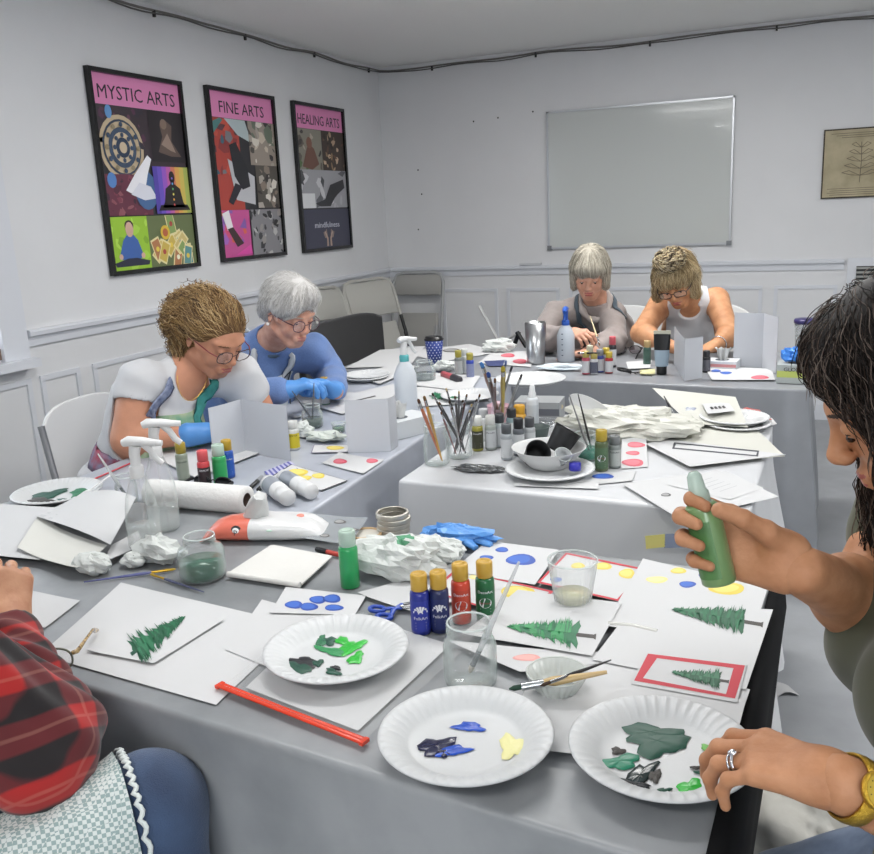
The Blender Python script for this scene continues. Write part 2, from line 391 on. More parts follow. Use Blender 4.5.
# ---------------- posters
def quad(mb,x0,z0,x1,z1,m,y=0,dep=.0006):
    mb.box(((x0+x1)/2,(z0+z1)/2,y),(x1-x0,z1-z0,dep),m)
def C_(h):
    q=[int(h.strip('#')[i:i+2],16) for i in(0,2,4)]; g=sum(q)/3; q=[int(min(255,(.78*v+.22*g)*1.08+12)) for v in q]
    return mat('print_'+h.strip('#'),'#%02x%02x%02x'%tuple(q),.45)
def ngon(mb,pts,m,T,z): mb.add([(p[0],p[1],z) for p in pts],[tuple(range(len(pts)))],m,False,T)
def circ(cx,cy,r,n=20,ry=None,a0=0,a1=2*math.pi): 
    ry=ry or r; return [(cx+r*math.cos(a0+(a1-a0)*k/n),cy+ry*math.sin(a0+(a1-a0)*k/n)) for k in range(n if a1-a0>6.28 else n+1)]
PTS=[]
def poster(idx,y0,z0,title,draw,label):
    W,Hh=.6396,.9043
    o=thing('framed_poster',label,'poster',(0,y0,z0),group=None)
    T=Matrix(((0,0,1,0),(1,0,0,0),(0,1,0,0),(0,0,0,1)))  # local x->world y, y->z, z->x
    f=M()
    for x0,x1,a,b in((0,W,0,.02),(0,W,Hh-.02,Hh),(0,.02,0.02,Hh-.02),(W-.02,W,.02,Hh-.02)): f.box(((x0+x1)/2,(a+b)/2,.014),(x1-x0,b-a,.024),mat('poster_frame','#0d0d0f',.25,spec=.7),T)
    f.build('frame',None,o)
    p=M(); p.box((W/2,Hh/2,.006),(W-.03,Hh-.03,.006),C_('#26262b'),T)
    p.box((W/2,Hh*.905,.0095),(W-.04,Hh*.145,.001),C_('#d56fa8'),T)
    tw=W*{'FINE ARTS':.66}.get(title,.82)
    p.text(title,.085,C_('#1b1720'),T@Matrix.Translation((W/2,Hh*.89,.0105)),width=tw,th=.0003)
    draw(p,T,W,Hh); p.build('print',None,o)
    gl=mat('poster_glazing','#ffffff',.05,alpha=.06,spec=.5)
    return o
def blotch(p,T,x0,y0,x1,y1,cols,n,z,seed,smax=.06):
    r=random.Random(seed)
    for i in range(n):
        cx=r.uniform(x0,x1);cy=r.uniform(y0,y1);s=r.uniform(.25,1)*smax;k=r.randint(4,8);a=r.uniform(0,6)
        el=r.uniform(.35,1)
        pts=[]
        for j in range(k):
            t=2*math.pi*j/k; q=r.uniform(.6,1.1)*s; u=q*math.cos(t);v=q*el*math.sin(t)
            pts.append((min(max(cx+u*math.cos(a)-v*math.sin(a),x0),x1),min(max(cy+u*math.sin(a)+v*math.cos(a),y0),y1)))
        ngon(p,pts,C_(cols[i%len(cols)]),T,z+.00005*i)
def rect(p,T,x0,y0,x1,y1,c,z): ngon(p,[(x0,y0),(x1,y0),(x1,y1),(x0,y1)],C_(c),T,z)
def draw1(p,T,W,Hh):
    a,b=.02,W-.02; t=Hh*.83; z=.0098
    rect(p,T,a,Hh*.54,b,t,'#33272f',z); blotch(p,T,a,Hh*.6,W*.6,t,['#4b2440','#5b3146','#3a2534','#2d2733'],26,z+.0001,1,.04)
    cx,cy=W*.27,Hh*.63
    for r,c in((.145,'#b7a17c'),(.125,'#2c3a52'),(.115,'#b59f7a'),(.09,'#30435f'),(.068,'#c0aa86'),(.045,'#263650'),(.025,'#bfa988')): z+=.0012; ngon(p,circ(cx,cy,r,24),C_(c),T,z)
    for k in range(12):
        th=k*math.pi/6; ngon(p,circ(cx+.102*math.cos(th),cy+.102*math.sin(th),.012,8),C_('#30435f' if k%2 else '#8b7a5a'),T,z+.0002)
    for k in range(8):
        th=k*math.pi/4; ngon(p,circ(cx+.056*math.cos(th),cy+.056*math.sin(th),.011,8),C_('#30435f'),T,z+.0003)
    z=.0125
    ngon(p,circ(W*.17,Hh*.8,.022,12,.03),C_('#4a86c8'),T,z)
    # seated dark figures right, upper panel
    rect(p,T,W*.58,Hh*.57,b,t,'#231d22',z); 
    ngon(p,[(W*.66,Hh*.62),(W*.72,Hh*.7),(W*.7,Hh*.76),(W*.76,Hh*.79),(W*.84,Hh*.76),(W*.82,Hh*.68),(W*.92,Hh*.6),(W*.8,Hh*.6)],C_('#5a463e'),T,z+.0002)
    ngon(p,[(W*.7,Hh*.66),(W*.78,Hh*.72),(W*.86,Hh*.62),(W*.8,Hh*.63)],C_('#8d7565'),T,z+.0004); ngon(p,circ(W*.745,Hh*.765,.025,10),C_('#7b6353'),T,z+.0005)
    # crimson cloth with dots
    rect(p,T,a,Hh*.295,W*.52,Hh*.5,'#63263a',z); blotch(p,T,a,Hh*.295,W*.52,Hh*.5,['#7c3043','#502031','#8d4651','#3b2030'],30,z+.0001,3,.03)
    ngon(p,circ(W*.12,Hh*.47,.03,12,.035),C_('#3f74c0'),T,z+.002)
    # dove: white wing over blue
    ngon(p,circ(W*.47,Hh*.42,.08,16,.09),C_('#365d94'),T,z+.002)
    ngon(p,[(W*.25,Hh*.42),(W*.36,Hh*.5),(W*.52,Hh*.6),(W*.56,Hh*.58),(W*.5,Hh*.5),(W*.46,Hh*.43),(W*.36,Hh*.39)],C_('#dcdbe2'),T,z+.0024)
    ngon(p,[(W*.3,Hh*.4),(W*.4,Hh*.46),(W*.52,Hh*.44),(W*.58,Hh*.38),(W*.44,Hh*.37)],C_('#c9cbd8'),T,z+.0026)
    # rainbow meditation panel
    xs=np.linspace(W*.56,b,9); cl=['#4434a8','#5a3fbe','#8a3fc0','#b6479c','#cf6a4a','#d99a3a','#c9b03f','#9fae45']
    for i in range(8): rect(p,T,xs[i],Hh*.3,xs[i+1],Hh*.545,cl[i],z+.0028)
    f='#1d1718'; X=W*.77
    for pg in([(X-.012,Hh*.47),(X+.012,Hh*.47),(X+.014,Hh*.455),(X+.055,Hh*.43),(X+.07,Hh*.36),(X+.09,Hh*.33),(X-.09,Hh*.33),(X-.07,Hh*.36),(X-.055,Hh*.43),(X-.014,Hh*.455)],circ(X,Hh*.49,.022,12,.03),[(X-.12,Hh*.315),(X+.12,Hh*.315),(X+.1,Hh*.345),(X-.1,Hh*.345)]): ngon(p,pg,C_(f),T,z+.0032)
    for k,c in enumerate(('#e04040','#f0a030','#e8e050','#50c060','#50a0e0','#7050d0')): ngon(p,circ(X,Hh*(.345+k*.028),.006,8),C_(c),T,z+.0036)
    # lower left: person in blue, lime background
    rect(p,T,a,.02,W*.43,Hh*.29,'#8fc41e',z+.0028); blotch(p,T,a,.02,W*.43,Hh*.29,['#9fd030','#7aae1c','#a8d83a'],14,z+.0029,5,.05)
    X=W*.23
    ngon(p,[(X-.02,Hh*.2),(X+.02,Hh*.2),(X+.05,Hh*.17),(X+.075,Hh*.1),(X+.06,Hh*.075),(X-.07,Hh*.075),(X-.08,Hh*.1),(X-.05,Hh*.17)],C_('#2b55a8'),T,z+.004)
    ngon(p,circ(X,Hh*.225,.027,12,.035),C_('#c69a82'),T,z+.0042); ngon(p,circ(X,Hh*.245,.03,12,.025),C_('#3a2a24'),T,z+.0041)
    ngon(p,[(X-.11,Hh*.04),(X+.11,Hh*.04),(X+.12,Hh*.06),(X+.03,Hh*.08),(X-.03,Hh*.08),(X-.12,Hh*.06)],C_('#23253a'),T,z+.0044)
    ngon(p,circ(X-.075,Hh*.09,.014,8),C_('#c69a82'),T,z+.0045);ngon(p,circ(X+.075,Hh*.09,.014,8),C_('#c69a82'),T,z+.0045)
    # lower right: spread of patterned cards
    rect(p,T,W*.43,.02,b,Hh*.29,'#5d6b3c',z+.0028); r=random.Random(9)
    for i in range(13):
        cx=r.uniform(W*.47,W*.92);cy=r.uniform(.05,Hh*.26);an=r.uniform(-1,1);s=.05
        for sc,c,dz in((1,'#d9c988',0),(.82,['#c8a93a','#7b9a4a','#4a8a8c','#b06a3a','#c8b060'][i%5],.00004)):
            ngon(p,[(min(max(cx+(u*math.cos(an)-v*math.sin(an))*sc,W*.43),b),min(max(cy+(u*math.sin(an)+v*math.cos(an))*sc,.02),Hh*.29)) for u,v in((-.032,-.055),(.032,-.055),(.032,.055),(-.032,.055))],C_(c),T,z+.003+.0001*i+dz)
        ngon(p,circ(min(cx,b-.02),min(max(cy,.04),Hh*.27),.013,8),C_(['#e0c030','#3a7aa0','#b03a30','#e8e0c0'][i%4]),T,z+.003+.0001*i+.00008)
    ngon(p,circ(W*.62,Hh*.2,.035,14),C_('#d8b020'),T,z+.005); ngon(p,circ(W*.62,Hh*.2,.02,12),C_('#b8542a'),T,z+.0051)
def draw2(p,T,W,Hh):
    a,b=.02,W-.02; z=.0098
    rect(p,T,a,Hh*.3,W*.42,Hh*.83,'#b23328',z); blotch(p,T,a,Hh*.5,W*.4,Hh*.83,['#8a2a2a','#c8402e','#5a3038','#6a6a70','#2c5a70'],18,z+.0001,11,.07)
    ngon(p,[(W*.06,Hh*.74),(W*.2,Hh*.82),(W*.16,Hh*.83),(W*.03,Hh*.8)],C_('#3d7a78'),T,z+.002)
    ngon(p,[(W*.22,Hh*.6),(W*.6,Hh*.5),(W*.58,Hh*.33),(W*.3,Hh*.36)],C_('#adaeb4'),T,z+.002)
    ngon(p,[(W*.22,Hh*.83),(W*.52,Hh*.83),(W*.6,Hh*.7),(W*.4,Hh*.74)],C_('#9fb0b4'),T,z+.0022)
    ngon(p,[(W*.26,Hh*.68),(W*.36,Hh*.7),(W*.5,Hh*.55),(W*.52,Hh*.44),(W*.4,Hh*.42),(W*.3,Hh*.5)],C_('#1f1f26'),T,z+.0024)
    ngon(p,[(W*.3,Hh*.46),(W*.4,Hh*.44),(W*.24,Hh*.33),(W*.18,Hh*.35)],C_('#23202a'),T,z+.0026)
    rect(p,T,W*.56,Hh*.57,b,Hh*.83,'#8c7f72',z+.003); blotch(p,T,W*.56,Hh*.57,b,Hh*.83,['#b9aa96','#4a443f','#9d9184','#5c6a58','#2f2c2e','#c8c0b4'],24,z+.0031,12,.06)
    rect(p,T,W*.62,Hh*.31,b,Hh*.57,'#4c463f',z+.003); blotch(p,T,W*.62,Hh*.31,b,Hh*.57,['#a0988c','#302b28','#7d6e5f','#c7bfb4'],20,z+.0031,13,.05)
    rect(p,T,a,.02,W*.48,Hh*.3,'#c23a86',z+.003); blotch(p,T,a,Hh*.1,W*.4,Hh*.3,['#e0563a','#7a4aa8','#d83a6a','#9a50b8'],14,z+.0031,14,.07)
    ngon(p,[(W*.06,Hh*.28),(W*.16,Hh*.3),(W*.2,Hh*.2),(W*.12,Hh*.18)],C_('#d8d4d8'),T,z+.005);ngon(p,[(W*.12,Hh*.19),(W*.2,Hh*.2),(W*.34,Hh*.1),(W*.24,Hh*.08)],C_('#3a2326'),T,z+.0052)
    ngon(p,[(W*.04,Hh*.03),(W*.2,Hh*.03),(W*.44,Hh*.09),(W*.46,.03)],C_('#d8309a'),T,z+.0051)
    rect(p,T,W*.46,.02,b,Hh*.3,'#77767a',z+.003); blotch(p,T,W*.46,.02,b,Hh*.3,['#2c2c30','#3a3a3e','#a8a7a6','#1d1d20','#8a8480'],36,z+.0031,15,.035)
def draw3(p,T,W,Hh):
    a,b=.02,W-.02; z=.0098
    rect(p,T,a,Hh*.56,W*.52,Hh*.83,'#7d7a6a',z); blotch(p,T,a,Hh*.56,W*.5,Hh*.83,['#5a5048','#4c6a3a','#a89a8a','#3a3433'],12,z+.0001,21,.06)
    ngon(p,[(W*.12,Hh*.58),(W*.2,Hh*.68),(W*.26,Hh*.74),(W*.36,Hh*.7),(W*.44,Hh*.6),(W*.3,Hh*.56)],C_('#6a4234'),T,z+.002); ngon(p,circ(W*.27,Hh*.74,.035,12),C_('#7a4a38'),T,z+.0022)
    rect(p,T,W*.52,Hh*.56,b,Hh*.83,'#3a2c24',z+.002); blotch(p,T,W*.52,Hh*.56,b,Hh*.83,['#8a6a48','#5a3a2a','#a8886a','#2a201c','#c0a080'],30,z+.0021,22,.035)
    rect(p,T,a,Hh*.3,b,Hh*.56,'#8f9096',z+.003); blotch(p,T,a,Hh*.3,b,Hh*.56,['#55565c','#b8b8bc','#3a3b40','#a0a0a6'],22,z+.0031,23,.07)
    ngon(p,[(W*.3,Hh*.33),(W*.5,Hh*.36),(W*.62,Hh*.46),(W*.9,Hh*.5),(W*.92,Hh*.44),(W*.72,Hh*.38),(W*.6,Hh*.31),(W*.4,Hh*.31)],C_('#26262b'),T,z+.006); rect(p,T,W*.04,Hh*.3,W*.3,Hh*.4,'#c8c9cc',z+.006)
    rect(p,T,a,.02,b,Hh*.29,'#35374b',z+.0065)
    p.text('mindfulness',.05,C_('#b9bccb'),T@Matrix.Translation((W*.5,Hh*.18,z+.008)),width=W*.5,th=.0003)
    for sgn in(-1,1):
        X=W*.52
        ngon(p,[(X+sgn*.01,Hh*.02+.01),(X+sgn*.035,Hh*.03),(X+sgn*.03,Hh*.08),(X+sgn*.06,Hh*.13),(X+sgn*.045,Hh*.14),(X+sgn*.012,Hh*.09)],C_('#a88c7c'),T,z+.008)
        for q in range(3): ngon(p,[(X+sgn*(.02+.012*q),Hh*.09),(X+sgn*(.028+.012*q),Hh*.09),(X+sgn*(.036+.018*q),Hh*(.15-.01*q)),(X+sgn*(.03+.018*q),Hh*(.15-.01*q))],C_('#a88c7c'),T,z+.0083)
poster(0,-2.916,1.2031,'MYSTIC ARTS',draw1,'black framed collage poster headed MYSTIC ARTS, leftmost on the left wall')
poster(1,-2.0777,1.2093,'FINE ARTS',draw2,'black framed collage poster headed FINE ARTS, middle one on the left wall')
poster(2,-1.2337,1.2075,'HEALING ARTS',draw3,'black framed collage poster headed HEALING ARTS, nearest the room corner')
# parchment print on the back wall
def parchment():
    o=thing('parchment_print','aged parchment sketch print on a dark panel, right of the whiteboard','picture',(2.975,0,1.39))
    W,Hh=.42,.405
    M().box((W/2,-.008,Hh/2),(W,.016,Hh),mat('print_edge','#3a3228',.7)).build('panel',None,o)
    p=M(); T=Matrix(((1,0,0,0),(0,0,-1,-.017),(0,1,0,0),(0,0,0,1)))
    p.box((W/2,Hh/2,0),(W-.016,Hh-.016,.003),mat('parchment','#bdb295',.8,noise_amt=.25,noise_scale=9,col2='#a3997e'),T)
    ink=C_('#5d5240')
    for k in range(3): p.box((W/2,Hh*.93-k*.012,.002),(W*.8-.06*k,.003,.0006),ink,T)
    for k in range(4): p.box((W/2,Hh*.14-k*.012,.002),(W*.84-.03*(k%2),.003,.0006),ink,T)
    # generic botanical sketch: a stem with paired leaves
    st=[(W*.5,Hh*.22,.002),(W*.51,Hh*.5,.002),(W*.5,Hh*.8,.002)]; p.tube(st,.002,ink,5,T=T)
    for k in range(5):
        z=Hh*(.32+.1*k); L=.1-.012*k
        for sg in(-1,1): p.tube([(W*.5,z,.002),(W*.5+sg*L*.6,z+.03,.002),(W*.5+sg*L,z+.02,.002)],.0016,ink,5,T=T); p.tube([(W*.5,z,.002),(W*.5+sg*L*.5,z+.005,.002),(W*.5+sg*L,z+.02,.002)],.0016,ink,5,T=T)
    p.build('print',None,o)
parchment()
# ---------------- ceiling lights (above, out of view) and daylight
tubem=mat('lamp_diffuser','#ffffff',.5,emit=5)
def lamp(x,y,rz,label,pw):
    o=thing('ceiling_light',label,'ceiling light',(x,y,H),rz,group=None)
    M().box((0,0,-.03),(1.22,.32,.06),trimm).build('housing',None,o); M().box((0,0,-.066),(1.16,.26,.012),tubem).build('diffuser',None,o)
    L=bpy.data.lights.new('tube_light','AREA'); L.shape='RECTANGLE'; L.size=1.14; L.size_y=.25; L.energy=pw; L.color=(1,.985,.96)
    l=bpy.data.objects.new('tube_light',L); COL.objects.link(l); l.parent=o; l.location=(0,0,-.08)
def area(name,loc,rot,sx,sy,pw,col):
    L=bpy.data.lights.new(name,'AREA'); L.shape='RECTANGLE'; L.size=sx; L.size_y=sy; L.energy=pw; L.color=col
    l=bpy.data.objects.new(name,L); COL.objects.link(l); l.location=loc; l.rotation_euler=rot
lamp(1.9,-4.35,0,'long fluorescent ceiling light above the painting tables',9)
lamp(2.2,-2.25,0,'added unseen fluorescent ceiling light brightening the back wall',24)  # unseen fixture added to brighten the dim back walls
lamp(4.3,-4.2,math.pi/2,'added unseen fluorescent ceiling light over the right of the room',20)  # unseen fixture added for light from the right
lamp(2.2,-6.9,0,'added unseen fluorescent ceiling light behind the viewer',16)  # unseen fixture added for light from behind the camera
area('window_daylight_left',(-.16,(WY0+WY1)/2,(WZ0+WZ1)/2),(0,-math.pi/2,0),WZ1-WZ0,WY1-WY0,14,(.86,.93,1))
area('added_daylight_front',((FX0+FX1)/2,YB-.15,(FZ0+FZ1)/2),(math.pi/2,0,0),FX1-FX0,FZ1-FZ0,55,(.9,.95,1))  # added daylight through the unseen window behind the viewer
wd=bpy.data.worlds.new('world'); SC.world=wd; wd.use_nodes=True; nt=wd.node_tree; bg=nt.nodes['Background']
sk=nt.nodes.new('ShaderNodeTexSky'); sk.sky_type='HOSEK_WILKIE' if True else 'NISHITA'; sk.turbidity=6; sk.sun_direction=(-.4,-.5,.75)
nt.links.new(sk.outputs[0],bg.inputs[0]); bg.inputs[1].default_value=1.2
SC.view_settings.view_transform='Standard'; SC.view_settings.look='None'; SC.view_settings.gamma=1; SC.view_settings.use_curve_mapping=False
SC.view_settings.exposure=0.55
try:
    SC.cycles.use_denoising=True; SC.cycles.denoiser='OPENIMAGEDENOISE'; SC.cycles.max_bounces=10; SC.cycles.transparent_max_bounces=16; SC.cycles.caustics_reflective=False; SC.cycles.caustics_refractive=False; SC.cycles.sample_clamp_indirect=4
except Exception: pass
# ================================================================ TABLES
TZ=.735
def folding_table(label,quadc,z=TZ):
    c=np.mean(np.array(quadc),0); o=thing('folding_table',label,'table',(c[0],c[1],0))
    q=[(p[0]-c[0],p[1]-c[1]) for p in quadc]; s=.985
    M().slab([(a*s,b*s) for a,b in q],z-.045,.042,mat('table_plastic','#c8c9c6',.5)).build('tabletop',None,o)
    lm=mat('table_leg_grey','#77797c',.4,metal=.5)
    for a,b in q: M().tube([(a*.82,b*.8,z-.045),(a*.84,b*.82,.0)],.013,lm,8).build('leg',None,o)
    return o
def cloth(name,label,quadc,m,drops,z=TZ+.001,flare=.1,fold=.012,seed=0,hem=True,group=None,subdiv=22,thick=.0012,edge_soft=.008):
    """quadc: 4 top corners (counter-clockwise); drops: hanging length per side"""
    Q=[np.array(p,float) for p in quadc]; per=[];nn=subdiv
    for i in range(4):
        a,b=Q[i],Q[(i+1)%4]; t=(b-a)/np.linalg.norm(b-a); nr=np.array([t[1],-t[0]])
        for k in range(nn): per.append((a+(b-a)*k/nn,nr,drops[i],i,k/nn))
    n=len(per); P=np.array([p[0] for p in per]); D=np.array([p[2] for p in per]); Nr=np.array([p[1] for p in per])
    # smooth normals and drops around corners
    for _ in range(2): Nr=(np.roll(Nr,1,0)+2*Nr+np.roll(Nr,-1,0))/4
    Nr/=np.linalg.norm(Nr,axis=1)[:,None]
    for _ in range(2): D=(np.roll(D,1)+2*D+np.roll(D,-1))/4
    cen=P.mean(0); rings=[]
    for s_ in(.02,.25,.5,.75,.9,.97): rings.append([(cen[0]+(p[0]-cen[0])*s_,cen[1]+(p[1]-cen[1])*s_,z+.0004*fbm((p[0]*s_,p[1]*s_,0),9,seed)) for p in P])
    e=edge_soft
    for off,dz in((-e*.5,0),(e*.1,-e*.15),(e*.5,-e*.6),(e*.6,-e*1.3)): rings.append([(P[i][0]+Nr[i][0]*off,P[i][1]+Nr[i][1]*off,z+dz) for i in range(n)])
    L=9
    for l in range(1,L+1):
        t=l/L; ring=[]
        for i in range(n):
            d=D[i]; u=i/n*40; dist=max(0,t*d-.035)
            w=fold*(dist*3)*(math.sin(u*1.7+seed+math.sin(u*.6)*2)+.5*math.sin(u*3.1+1+t*2))
            off=e*.6+flare*dist+w; ring.append((P[i][0]+Nr[i][0]*off,P[i][1]+Nr[i][1]*off,z-e*1.3-t*(d-e*1.3)))
        rings.append(ring)
    mb=M(); mb.loft(rings[::-1],m,True,False)
    mb.add([rings[0][i] for i in range(n)],[tuple(range(n))],m,True)
    o=mb.build(name); tag(o,label,'tablecloth',group)
    return o
def plastic(name,col,col2,rough=.35,bs=9,bump=.35):
    return mat(name,col,rough,noise_amt=.12,noise_scale=3,bump=bump,bump_scale=bs,col2=col2,spec=.5)
grey=mat('grey_vinyl_cloth','#9a9da0',.36,noise_amt=.2,noise_scale=4.5,col2='#7b7f82',bump=.35,bump_scale=9)
greyp=mat('pale_grey_vinyl_cloth','#abb0ba',.38,noise_amt=.1,noise_scale=6,bump=.3,bump_scale=12)
whitec=mat('white_vinyl_cloth','#cbcdd0',.33,noise_amt=.04,noise_scale=5,bump=.25,bump_scale=9)
fq=[(1.05,-5.105),(2.905,-5.30),(2.935,-4.47),(1.05,-4.43)]
lq=[(1.07,-4.40),(1.88,-4.40),(1.82,-2.64),(1.05,-2.64)]
bq=[(.95,-2.58),(2.97,-2.71),(2.97,-1.86),(.95,-1.86)]
cq=[(1.985,-4.09),(2.865,-4.13),(2.875,-3.28),(1.985,-3.25)]
for lb,q in(('long folding table in the foreground under a paint-marked grey cloth',fq),('folding table along the left wall side under a pale grey cloth',lq),('far folding table by the back wall under a grey cloth',bq),('small square table in the middle under a white cloth',cq)): folding_table(lb,q)
cloth('tablecloth','grey plastic cloth with paint smears covering the foreground table',fq,grey,[.60,.03,.05,.3],seed=1,flare=.16,fold=.010)
cloth('tablecloth','pale grey wrinkled plastic cloth on the table in front of the two women in gloves',lq,greyp,[.02,.55,.02,.5],seed=2,flare=.12,z=TZ+.0012,fold=.016)
cloth('tablecloth','dark grey plastic cloth over the far table by the back wall',bq,mat('dark_grey_cloth','#8b8e93',.35,noise_amt=.12,noise_scale=8,bump=.3,bump_scale=12),[.66,.66,.3,.3],seed=3,flare=.08)
cloth('tablecloth','white plastic cloth draped over the small middle table',cq,whitec,[.62,.45,.5,.5],seed=4,flare=.16,fold=.014)
# black cloth hanging at the right end of the foreground table
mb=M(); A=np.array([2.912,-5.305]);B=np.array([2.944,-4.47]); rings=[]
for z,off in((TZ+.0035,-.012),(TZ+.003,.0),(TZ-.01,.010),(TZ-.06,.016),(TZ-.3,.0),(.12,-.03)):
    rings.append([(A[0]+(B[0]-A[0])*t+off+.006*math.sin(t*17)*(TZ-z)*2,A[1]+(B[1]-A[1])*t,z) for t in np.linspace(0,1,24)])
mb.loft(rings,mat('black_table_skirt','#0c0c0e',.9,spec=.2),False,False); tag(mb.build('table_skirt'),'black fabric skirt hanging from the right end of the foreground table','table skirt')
# flat strips standing in for a blurred blue and yellow streak
def on_drape(px,py,y=-4.175): return upx(px,py,1,y)
for nm,pp,c,lb,ct in(('streak_strip',[(665,534),(782,530),(780,546),(664,548)],'#9aa9c6','long faded blue strip for a motion-blurred streak on the white cloth front','tape'),('streak_patch',[(645,536),(665,534),(665,547),(646,549)],'#f0e78e','small yellow patch at the left end of the motion-blurred blue streak','tape')):
    P=[on_drape(a,b,-4.192) for a,b in pp]; mb=M(); mb.add([tuple(p) for p in P]+[tuple(p+V(0,.0006,0)) for p in P],[(3,2,1,0),(4,5,6,7),(0,1,5,4),(1,2,6,5),(2,3,7,6),(3,0,4,7)],mat(nm,c,.5,alpha=.55 if 'strip' in nm else 1),False); tag(mb.build(nm),lb,ct)
# red tape mark on the floor
P=up(805,457,0); mb=M(); mb.box((0,0,.002),(.11,.022,.002),mat('red_tape','#b8283a',.5)); o=mb.build('floor_tape'); o.location=P; o.rotation_euler=(0,0,-.25); tag(o,'short red tape mark on the grey floor beyond the tables','tape')
# ================================================================ PEOPLE
def nrm(v): v=np.array(v,float); return v/(np.linalg.norm(v)+1e-12)
def frame(fwd,upv):
    f=nrm(fwd); r=nrm(np.cross(f,upv)); u=np.cross(r,f); return np.stack([r,f,u],1)   # columns: right, forward, up
def skin(n,c,c2=None): return mat(n,c,.52,sss=.04,noise_amt=.08,noise_scale=30,col2=c2,spec=.4,bump=.14,bump_scale=190)
lipm=lambda n,c: mat(n,c,.4)
eyew=mat('eye_white','#d9d6d0',.2); iris=mat('iris_brown','#2c1c12',.15); lash=mat('lash_dark','#2a1d18',.7)
def head_sdf(S,c,R,s=1.0,neck=None,ears=True,full=1.0,turnneck=True,wide=1.0):
    L=lambda x,y,z: c+R@(np.array([x*wide,y,z])*s)
    e=lambda x,y,z,a,b,d,k=.018,op='add',RR=None: S.ell(L(x,y,z),np.array([a*wide,b,d])*s,R if RR is None else RR,k*s,op)
    q=lambda a,b,ra,rb,k=.012,op='add': S.cap(L(*a),L(*b),ra*s,rb*s,k*s,op)
    e(0,-.018,.032,.076,.094,.084); e(0,.022,.01,.067,.07,.08); e(0,.032,-.045,.054,.052,.062)
    e(0,.052,-.092,.024,.024,.02,.022)
    for g in(-1,1):
        q((g*.054,-.005,-.055),(g*.018,.058,-.096),.017,.014,.022)
        e(g*.036*full,.058,-.035,.021,.02,.024,.016)
        q((g*.05,.05,-.008),(g*.062,.02,-.012),.012,.012,.016)
        q((g*.012,.083,.022),(g*.046,.07,.026),.009,.008,.014)
        e(g*.031,.094,.003,.014,.011,.0095,.012,'sub')
        e(g*.031,.0765,.003,.0135,.0135,.0125,.004)          # lids
        e(g*.031,.0925,-.0012,.0095,.006,.0028,.0015,'sub')   # opening
        e(g*.0105,.098,-.0325,.0075,.009,.0068,.007)
        e(g*.0062,.106,-.039,.0032,.004,.0028,.002,'sub')
        if ears:
            e(g*.077,-.012,-.005,.007,.019,.03,.008,RR=R@np.array(Matrix.Rotation(g*-.35,3,'Z'))); e(g*.082,-.006,-.004,.004,.011,.018,.005,'sub')
    q((0,.084,.012),(0,.106,-.024),.0075,.0095,.012); e(0,.106,-.026,.0095,.0090,.0088,.008)
    e(0,.083,-.066,.025,.013,.018,.014)
    q((-.02,.087,-.059),(.02,.087,-.059),.0040,.0040,.004); q((-.011,.0945,-.0572),(.011,.0945,-.0572),.0034,.0034,.005); q((-.013,.0925,-.0668),(.013,.0925,-.0668),.0044,.0044,.005)
    q((-.021,.0975,-.0618),(.021,.0975,-.0618),.0014,.0014,.001,'sub'); e(0,.098,-.077,.016,.006,.004,.006,'sub')
    if neck is not None: S.cap(L(0,-.028,-.045),neck,.050*s,.056*s,.02)
def paint_faces(S,vs,fs,c,R,s,regions):
    ce=vs[fs].mean(1); loc=((ce-c)@R)/s; mi=np.zeros(len(fs),int)
    for (p,r,k) in regions:
        d=(((loc-np.array(p))/np.array(r))**2).sum(1)<1; mi[d]=k
    return mi
def sphere_part(c,r,R=None,n=14,mi=0):
    vs=[];fs=[];h=n//2
    for i in range(h+1):
        a=math.pi*i/h
        for j in range(n):
            b=2*math.pi*j/n; p=np.array([r*math.sin(a)*math.cos(b),r*math.sin(a)*math.sin(b),r*math.cos(a)]); vs.append((R@p if R is not None else p)+c)
    for i in range(h):
        for j in range(n): k=(j+1)%n; fs.append((i*n+j,(i+1)*n+j,(i+1)*n+k,i*n+k))
    return np.array(vs),np.array(fs),mi
